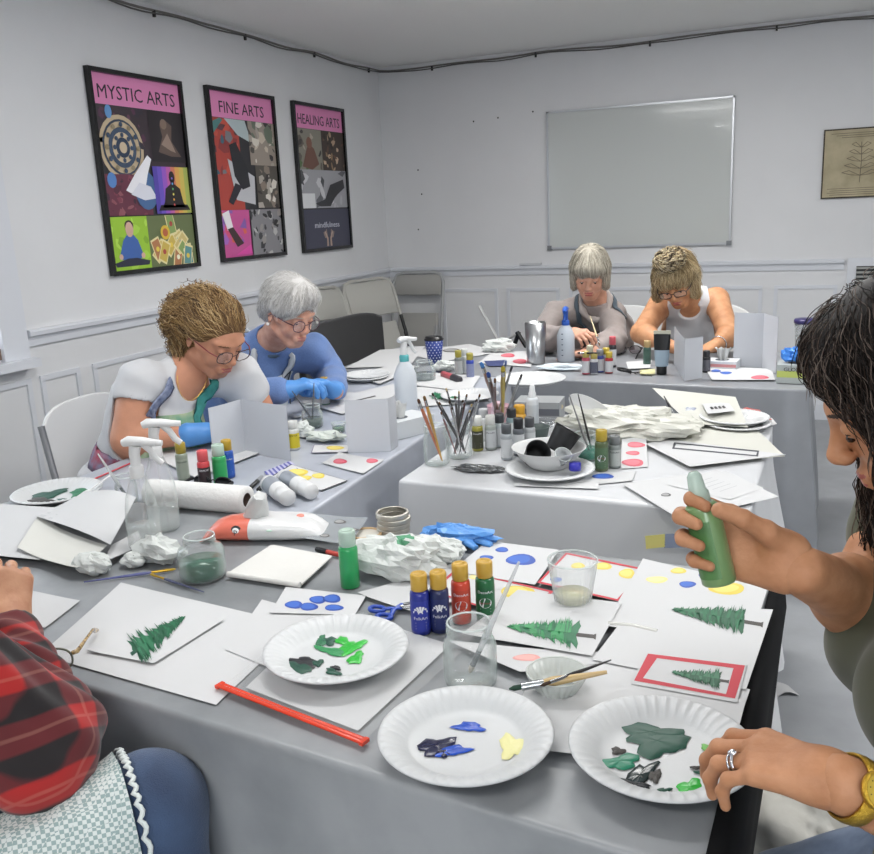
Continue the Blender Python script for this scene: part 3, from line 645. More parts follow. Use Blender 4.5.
def hand_segs(w,d,n,s_,curl,scale=1.0,spread=1.0,thumb=(.5,.55,.35),tcurl=.35,ext=1.0):
    """segments of one hand. w wrist, d along, n palm facing, s_ thumb side"""
    d=nrm(d); n=nrm(n-d*np.dot(n,d)); s_=nrm(s_-d*np.dot(s_,d)-n*np.dot(s_,n)); k=scale
    pal=[];fing=[]
    offs=(.030,.010,-.010,-.028); lens=((.044,.027,.022),(.048,.030,.023),(.044,.028,.022),(.034,.021,.019)); kn=(.088,.092,.087,.078)
    rr=((.0098,.0086,.0078,.0066),(.0100,.0088,.0080,.0067),(.0095,.0084,.0076,.0064),(.0084,.0074,.0067,.0058))
    for i in range(4):
        a=w+d*.012*k+s_*offs[i]*.55*k; b=w+d*kn[i]*k+s_*offs[i]*k*1.0
        pal.append((a,b,.0155*k,.0120*k)); 
        dir0=nrm(d+s_*offs[i]*3.0*spread); p=b; ang=0; prev=b
        c=curl[i] if hasattr(curl[i],'__len__') else (curl[i]*.8,curl[i],curl[i]*.7)
        for j in range(3):
            ang+=c[j]; q=dir0*math.cos(ang)+n*math.sin(ang); e=p+q*lens[i][j]*k*ext
            fing.append((p,e,rr[i][j]*k,rr[i][j+1]*k,i)); p=e
    a=w+d*.018*k+s_*.018*k+n*.004*k; t=nrm(d*thumb[0]+s_*thumb[1]+n*thumb[2]); b=a+t*.045*k
    pal.append((a,b,.0165*k,.0125*k)); t2=nrm(t+d*tcurl+n*tcurl*.5); e=b+t2*.034*k; fing.append((b,e,.0115*k,.0098*k,4)); t3=nrm(t2+d*tcurl*.8-s_*tcurl*.3); fing.append((e,e+t3*.028*k,.0098*k,.0082*k,4))
    return pal,fing
def hand_mesh(w,d,n,s_,curl,elbow,h=.0028,rw=.027,forelen=.09,mi=0,grow=0,**kw):
    if isinstance(s_,str): s_=np.cross(np.array(d,float),np.array(n,float))*(1 if s_=='R' else -1)
    pal,fing=hand_segs(np.array(w,float),np.array(d,float),np.array(n,float),np.array(s_,float),curl,**kw)
    P=np.array([x for a in pal+fing for x in a[:2]]+[w]); S=SDF(P.min(0)-.05-grow,P.max(0)+.05+grow,h)
    for a,b,ra,rb in pal: S.cap(a,b,ra,rb,.014,grow=grow)
    g={}
    fe=nrm(np.array(elbow)-w); S.cap(w+nrm(d)*.02,w+fe*forelen,rw*.86,rw*1.12,.02,grow=grow)
    for i in range(5):
        for a,b,ra,rb,j in fing:
            if j==i: S.cap(a,b,ra,rb,.0045,grow=grow)
    vs,fs=S.mesh(); return S,vs,fs,pal,fing
def limb(prims,tagn,a,b,ra,rb,k=.02): prims.append((tagn,'cap',np.array(a,float),np.array(b,float),ra,rb,k))
def body_prims(J,bust=1.0,build=1.0):
    """J: pelvis, chest, neck, shR, shL, elR.. wrR.., knR, knL, anR, anL"""
    P=[]; upv=nrm(J['neck']-J['pelvis']); rt=nrm(J['shR']-J['shL']); fw=nrm(np.cross(upv,rt)); B=np.stack([rt,fw,upv],1); J['fw']=fw; J['B']=B
    c=J['chest']; b=build
    P.append(('torso','ell',c,V(.150,.105,.17)*b,B,.03)); P.append(('torso','ell',(c+J['pelvis'])/2,V(.140,.105,.15)*b,B,.04)); P.append(('torso','ell',J['pelvis'],V(.170,.125,.12)*b,B,.04))
    for t in('shR','shL'):
        limb(P,'torso',J['neck']-upv*.03,J[t]-upv*.005,.050*b,.052*b,.03)
    limb(P,'torso',c+upv*.03,J['neck'],.10*b,.058*b,.05)
    for g in(-1,1): P.append(('torso','ell',c+rt*g*.072+fw*.085*b-upv*.015,V(.068,.058,.066)*bust,B,.03))
    for s_ in'RL':
        sh,el,wr=J['sh'+s_],J['el'+s_],J['wr'+s_]
        limb(P,'up'+s_,sh,el,.056*b,.043*b); limb(P,'fo'+s_,el,wr,.042*b,.027*(1+(b-1)*.5)); P.append(('fo'+s_,'ell',el+(wr-el)*.25,V(.042,.042,.05)*b,None,.02))
        hp=J['pelvis']+rt*(.09 if s_=='R' else -.09); kn,an=J['kn'+s_],J['an'+s_]
        limb(P,'th'+s_,hp,kn,.088*b,.06*b,.03); limb(P,'sh'+s_,kn,an,.056*b,.036,.02); limb(P,'ft'+s_,an-V(0,0,.03),an+nrm((kn-hp)*V(1,1,0))*.14-V(0,0,.05),.036,.03,.02)
    return P
def apply(S,P,tags,grow=0,fr={}):
    for p in P:
        if p[0] not in tags: continue
        if p[1]=='ell': S.ell(p[2],p[3],p[4],p[5],grow=grow)
        else:
            a,b=p[2],p[3]; t=fr.get(p[0],1); S.cap(a,a+(b-a)*t,p[4],p[4]+(p[5]-p[4])*t,p[6],grow=grow)
    return S
def pbox(P,tags,m=.08):
    lo=[];hi=[]
    for p in P:
        if p[0] in tags:
            if p[1]=='ell': r=max(p[3]); lo.append(p[2]-r);hi.append(p[2]+r)
            else: r=max(p[4],p[5]); lo.append(np.minimum(p[2],p[3])-r);hi.append(np.maximum(p[2],p[3])+r)
    return np.min(lo,0)-m,np.max(hi,0)+m
def folds(S,amp,sc,seed=0,dirv=None):
    def fn(X,Y,Z):
        a=np.sin(X*sc*1.1+Y*sc*.7+Z*sc*1.6+seed+1.8*np.sin(Y*sc*.6+Z*sc*.35+seed)); b=np.sin(X*sc*-.8+Y*sc*1.3+Z*sc*.9+seed*2+1.5*np.sin(X*sc*.7-Z*sc*.5))
        return amp*(.6*a+.4*b)
    return S.displace(fn)
ALL=('torso','upR','upL','foR','foL','thR','thL','shR','shL','ftR','ftL')
def make_body(J,P,skinm,headc,headR,hs,hands,extra_mats=(),regions=(),h=.006,wide=1.0,wrist=None,iristy=-.35,fullcheek=1.0,faceh=.0026):
    lo,hi=pbox(P,ALL,.02); S=SDF(lo,hi,h); apply(S,P,ALL); S.cap(J['neck'],headc+headR@V(0,-.028,-.045)*hs,.056,.050,.03); v,f=S.mesh(); parts=[(v,f,0)]
    H_=SDF(headc-.17*hs,headc+.17*hs,faceh); head_sdf(H_,headc,headR,hs,neck=J['neck'],wide=wide,full=fullcheek); v,f=H_.mesh()
    base=[((0,.093,-.0568),(.021,.012,.0034),1),((0,.093,-.0668),(.018,.014,.0048),1),((-.03,.085,.0225),(.019,.02,.0028),2),((.03,.085,.0225),(.019,.02,.0028),2),((-.031,.09,-.0012),(.0125,.012,.0022),3),((.031,.09,-.0012),(.0125,.012,.0022),3)]
    mi=paint_faces(H_,v,f,headc,headR,hs,base+list(regions)); parts.append((v,f,mi))
    for g in(-1,1):
        ec=headc+headR@(V(g*.031*wide,.0768,.0025)*hs); parts.append(sphere_part(ec,.0119*hs,None,14,4)); parts.append(sphere_part(ec+headR@V(0,.0072,iristy*.012)*hs,.0056*hs,None,10,5))
    for hd in hands: parts.append((hd[1],hd[2],hd[3] if len(hd)>3 else 0))
    return parts
def samp(S,p):
    g=(p-S.lo)/S.h; n=np.array(S.f.shape); g=np.clip(g,0,n-1.001); i=g.astype(int); t=g-i; f=S.f; o=0
    for a in(0,1):
        for b in(0,1):
            for c in(0,1): o=o+f[i[:,0]+a,i[:,1]+b,i[:,2]+c]*(t[:,0] if a else 1-t[:,0])*(t[:,1] if b else 1-t[:,1])*(t[:,2] if c else 1-t[:,2])
    return o
def grad(S,p):
    e=S.h; g=np.stack([samp(S,p+d)-samp(S,p-d) for d in(V(e,0,0),V(0,e,0),V(0,0,e))],1); return g/(np.linalg.norm(g,axis=1)[:,None]+1e-9)
def style_sdf(c,R,s,adds,subs,h=.0045,ext=.24):
    """adds/subs: ('e',centre,radii,k) or ('c',a,b,ra,rb,k) in head coordinates"""
    S=SDF(c-ext*s,c+ext*s,h)
    for L_,op in((adds,'add'),(subs,'sub')):
        for a in L_:
            if a[0]=='e': S.ell(c+R@(V(*a[1])*s),V(*a[2])*s,R,a[3],op)
            else: S.cap(c+R@(V(*a[1])*s),c+R@(V(*a[2])*s),a[3]*s,a[4]*s,a[5],op)
    return S
def hair_on(name,S,c,R,s,n,parent,mats,flow,length,r=.0009,lift=.004,wave=.002,wf=2.,steps=12,seed=1,keep=None,fly=.0,nm=.25):
    """strands lying on the style volume and following a flow given in head coordinates"""
    rg=np.random.default_rng(seed); vs,fs=S.mesh()
    if keep is not None: vs=vs[keep(((vs-c)@R)/s)]
    p=vs[rg.integers(len(vs),size=n)].copy(); L=length*rg.uniform(.6,1.15,n)*s; off=rg.uniform(-.0005,1,n)*lift; ph=rg.uniform(0,6.28,n); cl=mats
    P=[];d=None; fl=rg.uniform(0,1,n)**4*fly
    for i in range(steps+1):
        g=grad(S,p); lc=((p-c)@R)/s; f=flow(lc)@R.T; f=f-g*(f*g).sum(1)[:,None]; f/=np.linalg.norm(f,axis=1)[:,None]+1e-9
        d=f if d is None else d*.55+f*.45; d/=np.linalg.norm(d,axis=1)[:,None]+1e-9
        P.append(p+np.cross(d,g)*(wave*np.sin(ph+wf*6.28*i/steps))[:,None]+g*(wave*.6*np.cos(ph+wf*6.28*i/steps)+fl*i/steps)[:,None])
        p=p+d*(L/steps)[:,None]; g=grad(S,p); p=p-g*(np.clip(samp(S,p)-off,-.02,.02))[:,None]
    P=np.stack(P,1); rs=np.array([min(1,.35+.65*min(i,steps-i)/2.5) for i in range(steps+1)])
    T=np.gradient(P,axis=1); T/=np.linalg.norm(T,axis=2)[:,:,None]+1e-9; a=np.cross(T,V(.3,.5,.81)); a/=np.linalg.norm(a,axis=2)[:,:,None]+1e-9; b=np.cross(T,a)
    ring=np.stack([P+(a*math.cos(t)+b*math.sin(t))*(rs*r*s)[None,:,None] for t in(0,2.094,4.189)],2)  # n,steps+1,3,3
    V_=ring.reshape(-1,3); k=np.arange(n)[:,None,None]*(steps+1)*3+np.arange(steps)[None,:,None]*3; j=np.arange(3)[None,None,:]; j2=(j+1)%3
    F_=np.stack([k+j,k+j2,k+3+j2,k+3+j],3).reshape(-1,4); mi=np.repeat(rg.integers(len(mats),size=n),steps*3)
    return mesh_np(name,[(V_,F_,mi)],mats,parent)
def to_flow(pt,gl=None,w=0): 
    def f(q): d=np.array(pt)-q; d/=np.linalg.norm(d,axis=1)[:,None]+1e-9; return d+(np.array(gl)*w if gl is not None else 0)
    return f
def from_flow(pt,gl,w): 
    def f(q): d=(q-np.array(pt)); d/=np.linalg.norm(d,axis=1)[:,None]+1e-9; return d+np.array(gl)*w
    return f
def on_surf(S,pts,off):
    p=np.array(pts,float)
    for _ in range(40): g=grad(S,p); p=p-g*np.clip(samp(S,p)-off,-.015,.015)[:,None]*.8
    return p
def strap(name,S,ctrl,wid,m,parent,off=.004,n=18,th=.002):
    ctrl=np.array(ctrl,float); t=np.linspace(0,len(ctrl)-1,n); i=np.minimum(t.astype(int),len(ctrl)-2); u=(t-i)[:,None]; p=ctrl[i]*(1-u)+ctrl[i+1]*u
    p=on_surf(S,p,off); g=grad(S,p); T=np.gradient(p,axis=0); T/=np.linalg.norm(T,axis=1)[:,None]+1e-9; sd=np.cross(T,g)
    rings=[[p[k]+sd[k]*wid/2,p[k]+sd[k]*wid/4+g[k]*th,p[k]+g[k]*th*1.2,p[k]-sd[k]*wid/4+g[k]*th,p[k]-sd[k]*wid/2,p[k]-g[k]*th] for k in range(n)]
    return M().loft(rings,m,True,True).build(name,None,parent)
def bib(name,S,c,B,x0,x1,z0,z1,m,parent,off=.006,n=16,start=.3,taper=0):
    rows=[]
    for k in range(n+1):
        z=z0+(z1-z0)*k/n; row=[]; w_=1-taper*k/n
        for j in range(n+1):
            x=(x0+(x1-x0)*j/n)*w_; row.append(c+B@V(x,start,z))
        rows.append(row)
    p=np.array(rows).reshape(-1,3); fw=B[:,1]
    for _ in range(60):
        d=samp(S,p)-off; p=p-fw*np.clip(d,0,.02)[:,None]*.9
    f=[]; w=n+1; q=p+fw*.0025
    vs=np.concatenate([p,q]); o=len(p)
    for k in range(n):
        for j in range(n): a=k*w+j; f.append((o+a,o+a+1,o+a+w+1,o+a+w)); f.append((a,a+w,a+w+1,a+1))
    return mesh_np(name,[(vs,np.array(f),0)],[m],parent)
def glasses(name,c,R,s,m,lensm,parent,rx=.026,rz=.019,y=.109,z=-.003,sq=2.6,th=.0016,wide=1.0,armm=None):
    g=M(); cs=[]
    for sg in(-1,1):
        pts=[]
        for k in range(25):
            a=2*math.pi*k/24; ca,sa=math.cos(a),math.sin(a); q=lambda t:math.copysign(abs(t)**(2/sq),t)
            pts.append(c+R@(V(sg*.034*wide+rx*q(ca),y-.10*abs(rx*q(ca)*sg+.0)*.35-(.004 if ca*sg>0 else 0),z+rz*q(sa))*s))
        g.tube(pts,th*s,m,6,False)
        ln=M(); k=len(pts)-1; ln.add([tuple(p) for p in pts[:-1]],[tuple(range(k))],lensm,False); cs.append(ln)
        g.tube([c+R@(V(sg*(.034*wide+rx),y-.006,z+.006)*s),c+R@(V(sg*.074*wide,y-.03,z+.008)*s),c+R@(V(sg*.083*wide,.0,z+.006)*s),c+R@(V(sg*.082*wide,-.02,z-.012)*s)],th*s*1.1,armm or m,6)
    g.tube([c+R@(V(-.034*wide+rx,y,z+.004)*s),c+R@(V(0,y+.003,z+.008)*s),c+R@(V(.034*wide-rx,y,z+.004)*s)],th*s,m,6)
    o=g.build(name,None,parent)
    for ln in cs: ln.build('lens',None,o)
    return o
lensm=mat('clear_lens','#ffffff',.03,alpha=.12,spec=.6)
def cloth_mat(n,c,**k): return mat(n,c,.85,sheen=.2,**k)
def add_np(name,vf,m,parent,mi=None,mats=None): return mesh_np(name,[(vf[0],vf[1],0 if mi is None else mi)],mats or [m],parent)
def settle(o):
    Mi=Matrix.Translation(o.location).inverted()
    for ch in o.children: ch.matrix_parent_inverse=Mi
bluegl=mat('blue_nitrile','#5590d2',.42,bump=.25,bump_scale=70)
HM=lambda *k: [mat('hair_'+q,q,.55,spec=.25) for q in k]
def pants(P,J,o,c,n,h=.008):
    lo,hi=pbox(P,('thR','thL','shR','shL'),.05); S=SDF(lo,hi,h); apply(S,P,('torso','thR','thL','shR','shL'),.013); S.cut(J['pelvis']+V(0,0,.02),n); folds(S,.003,20,3); v,f=S.mesh(); return add_np('trousers',(v,f),c,o)
def womanA():
    o=thing('person','woman with curly blonde-brown hair, white T-shirt, apron and blue gloves bending over the left table','person',(.9,-3.98,0))
    skm=skin('skin_tan','#c48c70')
    J=dict(pelvis=V(.95,-3.96,.56),chest=V(1.045,-3.92,.79),neck=V(1.145,-3.87,.965))
    hc=pd(214,336,2.78); J['shR']=J['neck']+V(-.065,-.135,-.015); J['shL']=J['neck']+V(.115,.115,-.03)
    J['elR']=pd(128,440,2.72); J['wrR']=pd(200,434,2.74); J['elL']=J['shL']+V(.05,.05,-.17); J['wrL']=pd(238,424,2.95)
    J['knR']=V(1.28,-4.05,.52);J['knL']=V(1.3,-3.87,.52);J['anR']=V(1.2,-4.03,.09);J['anL']=V(1.22,-3.88,.09)
    P=body_prims(J,bust=1.15,build=.97)
    P=[(p[0],p[1],p[2],p[3],p[4]*1.22,p[5]*1.22,p[6]) if p[0][:2]=='up' else p for p in P]
    hR=frame(nrm(V(.80,-.25,-.50)),V(.4,-.1,1)); hd=[]; cu=(.5,.5,.55,.6)
    hs_=[(J['wrR'],nrm(pd(240,425,2.82)-J['wrR']),V(.2,.2,-1),'R',cu,J['elR']),(J['wrL'],nrm(V(.6,-.7,-.1)),V(.2,.2,-1),'L',cu,J['elL'])]
    for a in hs_:
        _,v,f,_,_=hand_mesh(*a,scale=.95); hd.append((0,v,f,0)); _,v,f,_,_=hand_mesh(*a,scale=.95,grow=.0035,forelen=.035,rw=.031); add_np('glove',(v,f),bluegl,o)
    parts=make_body(J,P,skm,hc,hR,1.03,hd); mesh_np('body',parts,[skm,lipm('lip_rose','#a8605a'),mat('brow_brown','#6a4a34',.8),lash,eyew,iris],o)
    B,fw,c=J['B'],J['fw'],J['chest']
    tags=('torso','upR','upL'); lo,hi=pbox(P,tags,.05); S=SDF(lo,hi,.005); apply(S,P,tags,.010,{'upR':.22,'upL':.35})
    folds(S,.0035,34,1); S.cap(J['shR']+(J['elR']-J['shR'])*.42,J['elR'],.068,.07,.006,'sub'); S.ell(J['neck']+fw*.10-B[:,2]*.0,V(.062,.075,.075),B,.006,'sub'); S.cap(J['neck'],hc,.064,.07,.004,'sub')
    S.cut(J['pelvis']-V(0,0,.07),V(0,0,-1)); v,f=S.mesh(); add_np('t_shirt',(v,f),cloth_mat('white_jersey','#c3c4c7'),o)
    pants(P,J,o,cloth_mat('navy_cotton','#262a3e'),V(-.3,0,1))
    am=mat('apron_print','#b9bb9a',.85,noise_amt=.4,noise_scale=16,col2='#6b9a80'); ap=bib('apron',S,c,B,-.11,.11,-.2,.10,am,o)
    sm=mat('apron_strap','#8b93ab',.8,noise_amt=.4,noise_scale=70,col2='#54607f')
    for g in(1,-1): strap('strap',S,[c+B@V(g*.09,.16,.07),c+B@V(g*.085,.14,.14),J['neck']+B@V(g*.075,.05,.0),J['neck']+B@V(g*.07,-.03,.03)],.034,sm if g>0 else mat('strap_teal2','#3f8f88',.8,noise_amt=.3,noise_scale=40),ap,off=.009)
    w=c+(J['pelvis']-c)*.30
    for g in(1,-1): strap('waistband',S,[w+B@V(g*.10,.14,-.01),w+B@V(g*.17,.02,-.01),w+B@V(g*.13,-.11,-.01),w+B@V(0,-.15,-.01)],.07,mat('apron_red','#9a4a5c',.85,noise_amt=.35,noise_scale=30,col2='#8288a0'),ap,off=.005)
    M().tube([J['neck']+B@(V(.05*math.sin(a),.045+.05*math.cos(a)*1.3,.03-.085*max(0,math.cos(a)))) for a in np.linspace(-1.9,1.9,20)],.0012,mat('gold_chain','#c9a55a',.3,metal=1),5).build('necklace',None,o)
    hm=HM('8a6c48','a98a5c','6a5138','c9ad80','544030','97794f'); gl=hR.T@V(0,0,-1)
    adds=[('e',(0,-.022,.036),(.087,.104,.092),0),('e',(0,-.10,.02),(.075,.06,.075),.03),('c',(0,-.115,.0),tuple(V(0,-.115,0)+gl*.17+V(0,-.02,0)),.07,.042,.03),('c',(.03,-.09,.0),tuple(V(.03,-.09,0)+gl*.16),.055,.03,.03),('c',(.045,-.095,.0),tuple(V(.055,-.085,.0)+gl*.17),.045,.024,.03)]
    subs=[('e',(0,.085,-.055),(.085,.088,.105),.012),('e',(.09,.02,-.06),(.05,.05,.06),.01),('e',(-.09,.02,-.06),(.05,.05,.06),.01)]
    St=style_sdf(hc,hR,1.03,adds,subs); hr=add_np('hair',St.mesh(),hm[2],o)
    fl=lambda q: np.where((q[:,1]<-.06)[:,None],gl+nrm(V(0,-.4,0)),to_flow((0,-.17,.0))(q)+V(0,0,.15))
    hair_on('hair_strands',St,hc,hR,1.03,3600,hr,hm,fl,.10,r=.00085,lift=.007,wave=.0035,wf=2,seed=2,fly=.012)
    hair_on('hair_strands',St,hc,hR,1.03,900,hr,hm,fl,.11,r=.0009,lift=.02,wave=.009,wf=2.5,seed=3,keep=lambda q:q[:,1]<-.05,fly=.018)
    glasses('glasses',hc,hR,1.03,mat('glasses_brown','#3a2220',.3),lensm,o,armm=mat('glasses_red','#7c2a2e',.3))
def womanB():
    o=thing('person','white-haired woman in glasses, blue sweater, pale apron and blue gloves painting at the left table','person',(.85,-3.27,0))
    skm=skin('skin_pink','#d6a58f','#c58d78')
    J=dict(pelvis=V(.84,-3.30,.56)); hc=pd(290,313,3.22); J['neck']=V(1.06,-3.27,.955)
    J['chest']=V(.97,-3.27,.79); J['shR']=J['neck']+V(-.115,-.115,-.04); J['shL']=J['neck']+V(.115,.12,-.045)
    J['elR']=pd(238,397,3.08);J['wrR']=pd(284,391,3.08); J['elL']=V(1.17,-3.02,.82); J['wrL']=pd(336,392,3.28)
    J['knR']=V(1.25,-3.38,.52);J['knL']=V(1.25,-3.2,.52);J['anR']=V(1.17,-3.36,.09);J['anL']=V(1.17,-3.18,.09)
    P=body_prims(J,bust=.95,build=1.04)
    hR=frame(nrm(V(.82,-.34,-.36)),V(.35,-.1,1)); cu=(.55,.6,.65,.7)
    hs_=[(J['wrR'],nrm(pd(318,379,3.12)-J['wrR']),V(.2,.3,-1),'R',cu,J['elR']),(J['wrL'],nrm(pd(312,378,3.2)-J['wrL']),V(.1,-.1,-1),'L',cu,J['elL'])]; hd=[]
    for a in hs_:
        _,v,f,_,_=hand_mesh(*a,scale=.92); hd.append((0,v,f,0)); _,v,f,_,_=hand_mesh(*a,scale=.92,grow=.0035,forelen=.03,rw=.030); add_np('glove',(v,f),bluegl,o)
    parts=make_body(J,P,skm,hc,hR,.98,hd); mesh_np('body',parts,[skm,lipm('lip_pink','#b07068'),mat('brow_grey','#b9a898',.8),lash,eyew,iris],o)
    sw=cloth_mat('blue_knit','#6480b4',noise_amt=.12,noise_scale=220,bump=.3,bump_scale=300); c,B,fw=J['chest'],J['B'],J['fw']
    tags=('torso','upR','upL','foR','foL'); lo,hi=pbox(P,tags,.05); S=SDF(lo,hi,.005); apply(S,P,tags,.017,{'foR':.86,'foL':.86}); folds(S,.006,30,2); S.cap(J['neck']+nrm(hc-J['neck'])*.02,hc,.060,.07,.004,'sub');
    S.cut(J['pelvis']-V(0,0,.09),V(0,0,-1)); v,f=S.mesh(); add_np('sweater',(v,f),sw,o)
    n0=J['neck']; pts=[n0+B@(V(.060*math.sin(a),.018+.06*math.cos(a),.030-.035*math.cos(a))) for a in np.linspace(-2.9,2.9,24)]
    M().tube(pts,[.013]*24,cloth_mat('collar_blue','#566878'),8,flat=1,upv=B[:,2]).build('collar',None,o)
    ap=bib('apron',S,c,B,-.10,.10,-.22,.105,cloth_mat('apron_pale','#bcc4c8'),o); sm=cloth_mat('strap_pale','#c4cacf'); tm=cloth_mat('trim_dark','#2c3440')
    for g in(1,-1): strap('strap',S,[c+B@V(g*.08,.13,.10),c+B@V(g*.08,.11,.13),n0+B@V(g*.07,.05,.0),n0+B@V(g*.07,-.04,.03)],.026,sm,ap,off=.010)
    strap('trim',S,[c+B@V(-.10,.13,.105),c+B@V(0,.14,.102),c+B@V(.10,.13,.105)],.007,tm,ap,off=.012)
    for g in(1,-1): strap('trim',S,[c+B@V(g*.10,.13,.105),c+B@V(g*.10,.14,-.05),c+B@V(g*.10,.11,-.15)],.007,tm,ap,off=.012)
    hm=HM('e2e1df','cfcdcb','ecebe8','b9b6b2')
    St=style_sdf(hc,hR,.98,[('e',(0,-.022,.042),(.094,.110,.100),0),('e',(0,.035,.088),(.074,.060,.045),.02),('e',(0,-.09,-.02),(.066,.046,.055),.03),('e',(.045,.055,.06),(.035,.04,.045),.02)],[('e',(0,.10,-.055),(.085,.10,.112),.01),('e',(.09,.005,-.045),(.05,.05,.055),.01),('e',(-.09,.005,-.045),(.05,.05,.055),.01)])
    hr=add_np('hair',St.mesh(),hm[1],o)
    fl=lambda q: from_flow((-.01,.02,.15),hR.T@V(0,0,-1)+V(0,-.3,0),.7)(q)
    hair_on('hair_strands',St,hc,hR,.98,3200,hr,hm,fl,.075,r=.0008,lift=.004,wave=.0025,wf=1.3,seed=4,fly=.010)
    glasses('glasses',hc,hR,.98,mat('glasses_plum','#4a2a3a',.3),lensm,o,rx=.024,rz=.021,sq=2.2)
    M().ell(hc+hR@V(.083,-.008,-.04),(.006,.006,.006),mat('pearl','#e8e6e2',.2),10).build('earring',None,o)
    pants(P,J,o,cloth_mat('dark_trousers','#30333c'),V(-.3,0,1))
def womanC():
    o=thing('person','grey-bobbed woman in taupe top and dark apron, left of the two at the far table','person',(1.95,-1.6,0))
    skm=skin('skin_fair','#d2a28c','#c09078'); hc=upx(590,273,1,-1.98); X=hc[0]
    J=dict(pelvis=V(X-.02,-1.50,.56),chest=V(X-.01,-1.67,.79),neck=V(X-.005,-1.83,.965))
    J['shL']=upx(611,315,1,-1.80);J['shR']=upx(556,315,1,-1.84); J['elR']=upx(542,345,1,-2.02);J['elL']=upx(614,345,1,-2.0)
    J['elR'][2]=max(J['elR'][2],.80);J['elL'][2]=max(J['elL'][2],.80); J['wrR']=upx(571,333,1,-2.12); J['wrL']=upx(592,352,1,-2.17); J['wrL'][2]=max(J['wrL'][2],.772)
    for s_,g in(('R',-1),('L',1)): J['kn'+s_]=V(X+g*.1,-1.98,.52); J['an'+s_]=V(X+g*.1,-1.92,.09)
    P=body_prims(J,bust=.9,build=.98); hR=frame(nrm(V(.12,-.88,-.40)),V(0.05,-.3,1)); cu=(.75,.8,.85,.9)
    hs_=[(J['wrR'],nrm(upx(592,335,1,-2.22)-J['wrR']),V(.5,.1,-.9),'R',cu,J['elR']),(J['wrL'],nrm(V(-.9,-.25,-.05)),V(0,0,-1),'L',(.25,.3,.3,.35),J['elL'])]; hd=[]
    for a in hs_: _,v,f,_,_=hand_mesh(*a,scale=.92); hd.append((0,v,f,0))
    parts=make_body(J,P,skm,hc,hR,.98,hd,iristy=-.8); mesh_np('body',parts,[skm,lipm('lip_red','#a05250'),mat('brow_grey','#b9a898',.8),lash,eyew,iris],o)
    tp=cloth_mat('taupe_knit','#948b88',noise_amt=.08,noise_scale=60); c,B,fw=J['chest'],J['B'],J['fw']; n0=J['neck']
    tags=('torso','upR','upL','foR','foL'); lo,hi=pbox(P,tags,.05); S=SDF(lo,hi,.005); apply(S,P,tags,.015,{'foR':.82,'foL':.7}); folds(S,.006,32,5); S.cap(n0+nrm(hc-n0)*.015,hc,.062,.075,.004,'sub'); S.cut(J['pelvis']-V(0,0,.09),V(0,0,-1)); v,f=S.mesh(); add_np('top',(v,f),tp,o)
    pts=[n0+B@(V(.068*math.sin(a),.03+.075*math.cos(a),.024-.045*math.cos(a))) for a in np.linspace(-2.9,2.9,24)]
    M().tube(pts,[.015+.004*math.sin(i*1.7) for i in range(24)],cloth_mat('cowl_pale','#b0a7a3'),8,upv=B[:,2]).build('collar',None,o)
    ap=bib('apron',S,c,B,-.095,.095,-.2,.13,cloth_mat('apron_brown','#524946'),o)
    for g in(1,-1): strap('strap',S,[c+B@V(g*.08,.15,.11),n0+B@V(g*.085,.06,-.02),n0+B@V(g*.08,-.03,.02)],.026,cloth_mat('strap_teal','#46525c'),ap,off=.006)
    hm=HM('b5afa2','9c978b','c6c0b3','868175','d3cdbf'); gl=hR.T@V(0,0,-1)
    adds=[('e',(0,-.018,.038),(.088,.106,.092),0),('e',(0,.055,.05),(.062,.046,.038),.02),('c',(.068,-.005,.03),tuple(V(.074,0,.0)+gl*.062),.026,.016,.02),('c',(-.068,-.005,.03),tuple(V(-.074,0,.0)+gl*.062),.026,.016,.02),('e',(0,-.07,-.03),(.078,.05,.065),.03),('c',(.06,.045,.03),(.068,.04,-.03),.018,.010,.02),('c',(-.06,.045,.03),(-.068,.04,-.03),.018,.010,.02)]
    St=style_sdf(hc,hR,.98,adds,[('e',(0,.095,-.058),(.056,.075,.088),.008)]); hr=add_np('hair',St.mesh(),hm[1],o)
    hair_on('hair_strands',St,hc,hR,.98,3200,hr,hm,from_flow((0,.0,.14),gl,.9),.08,r=.0009,lift=.004,wave=.001,wf=1,seed=6,fly=.005)
    pants(P,J,o,cloth_mat('dark_trousers','#30333c'),V(0,.3,1))
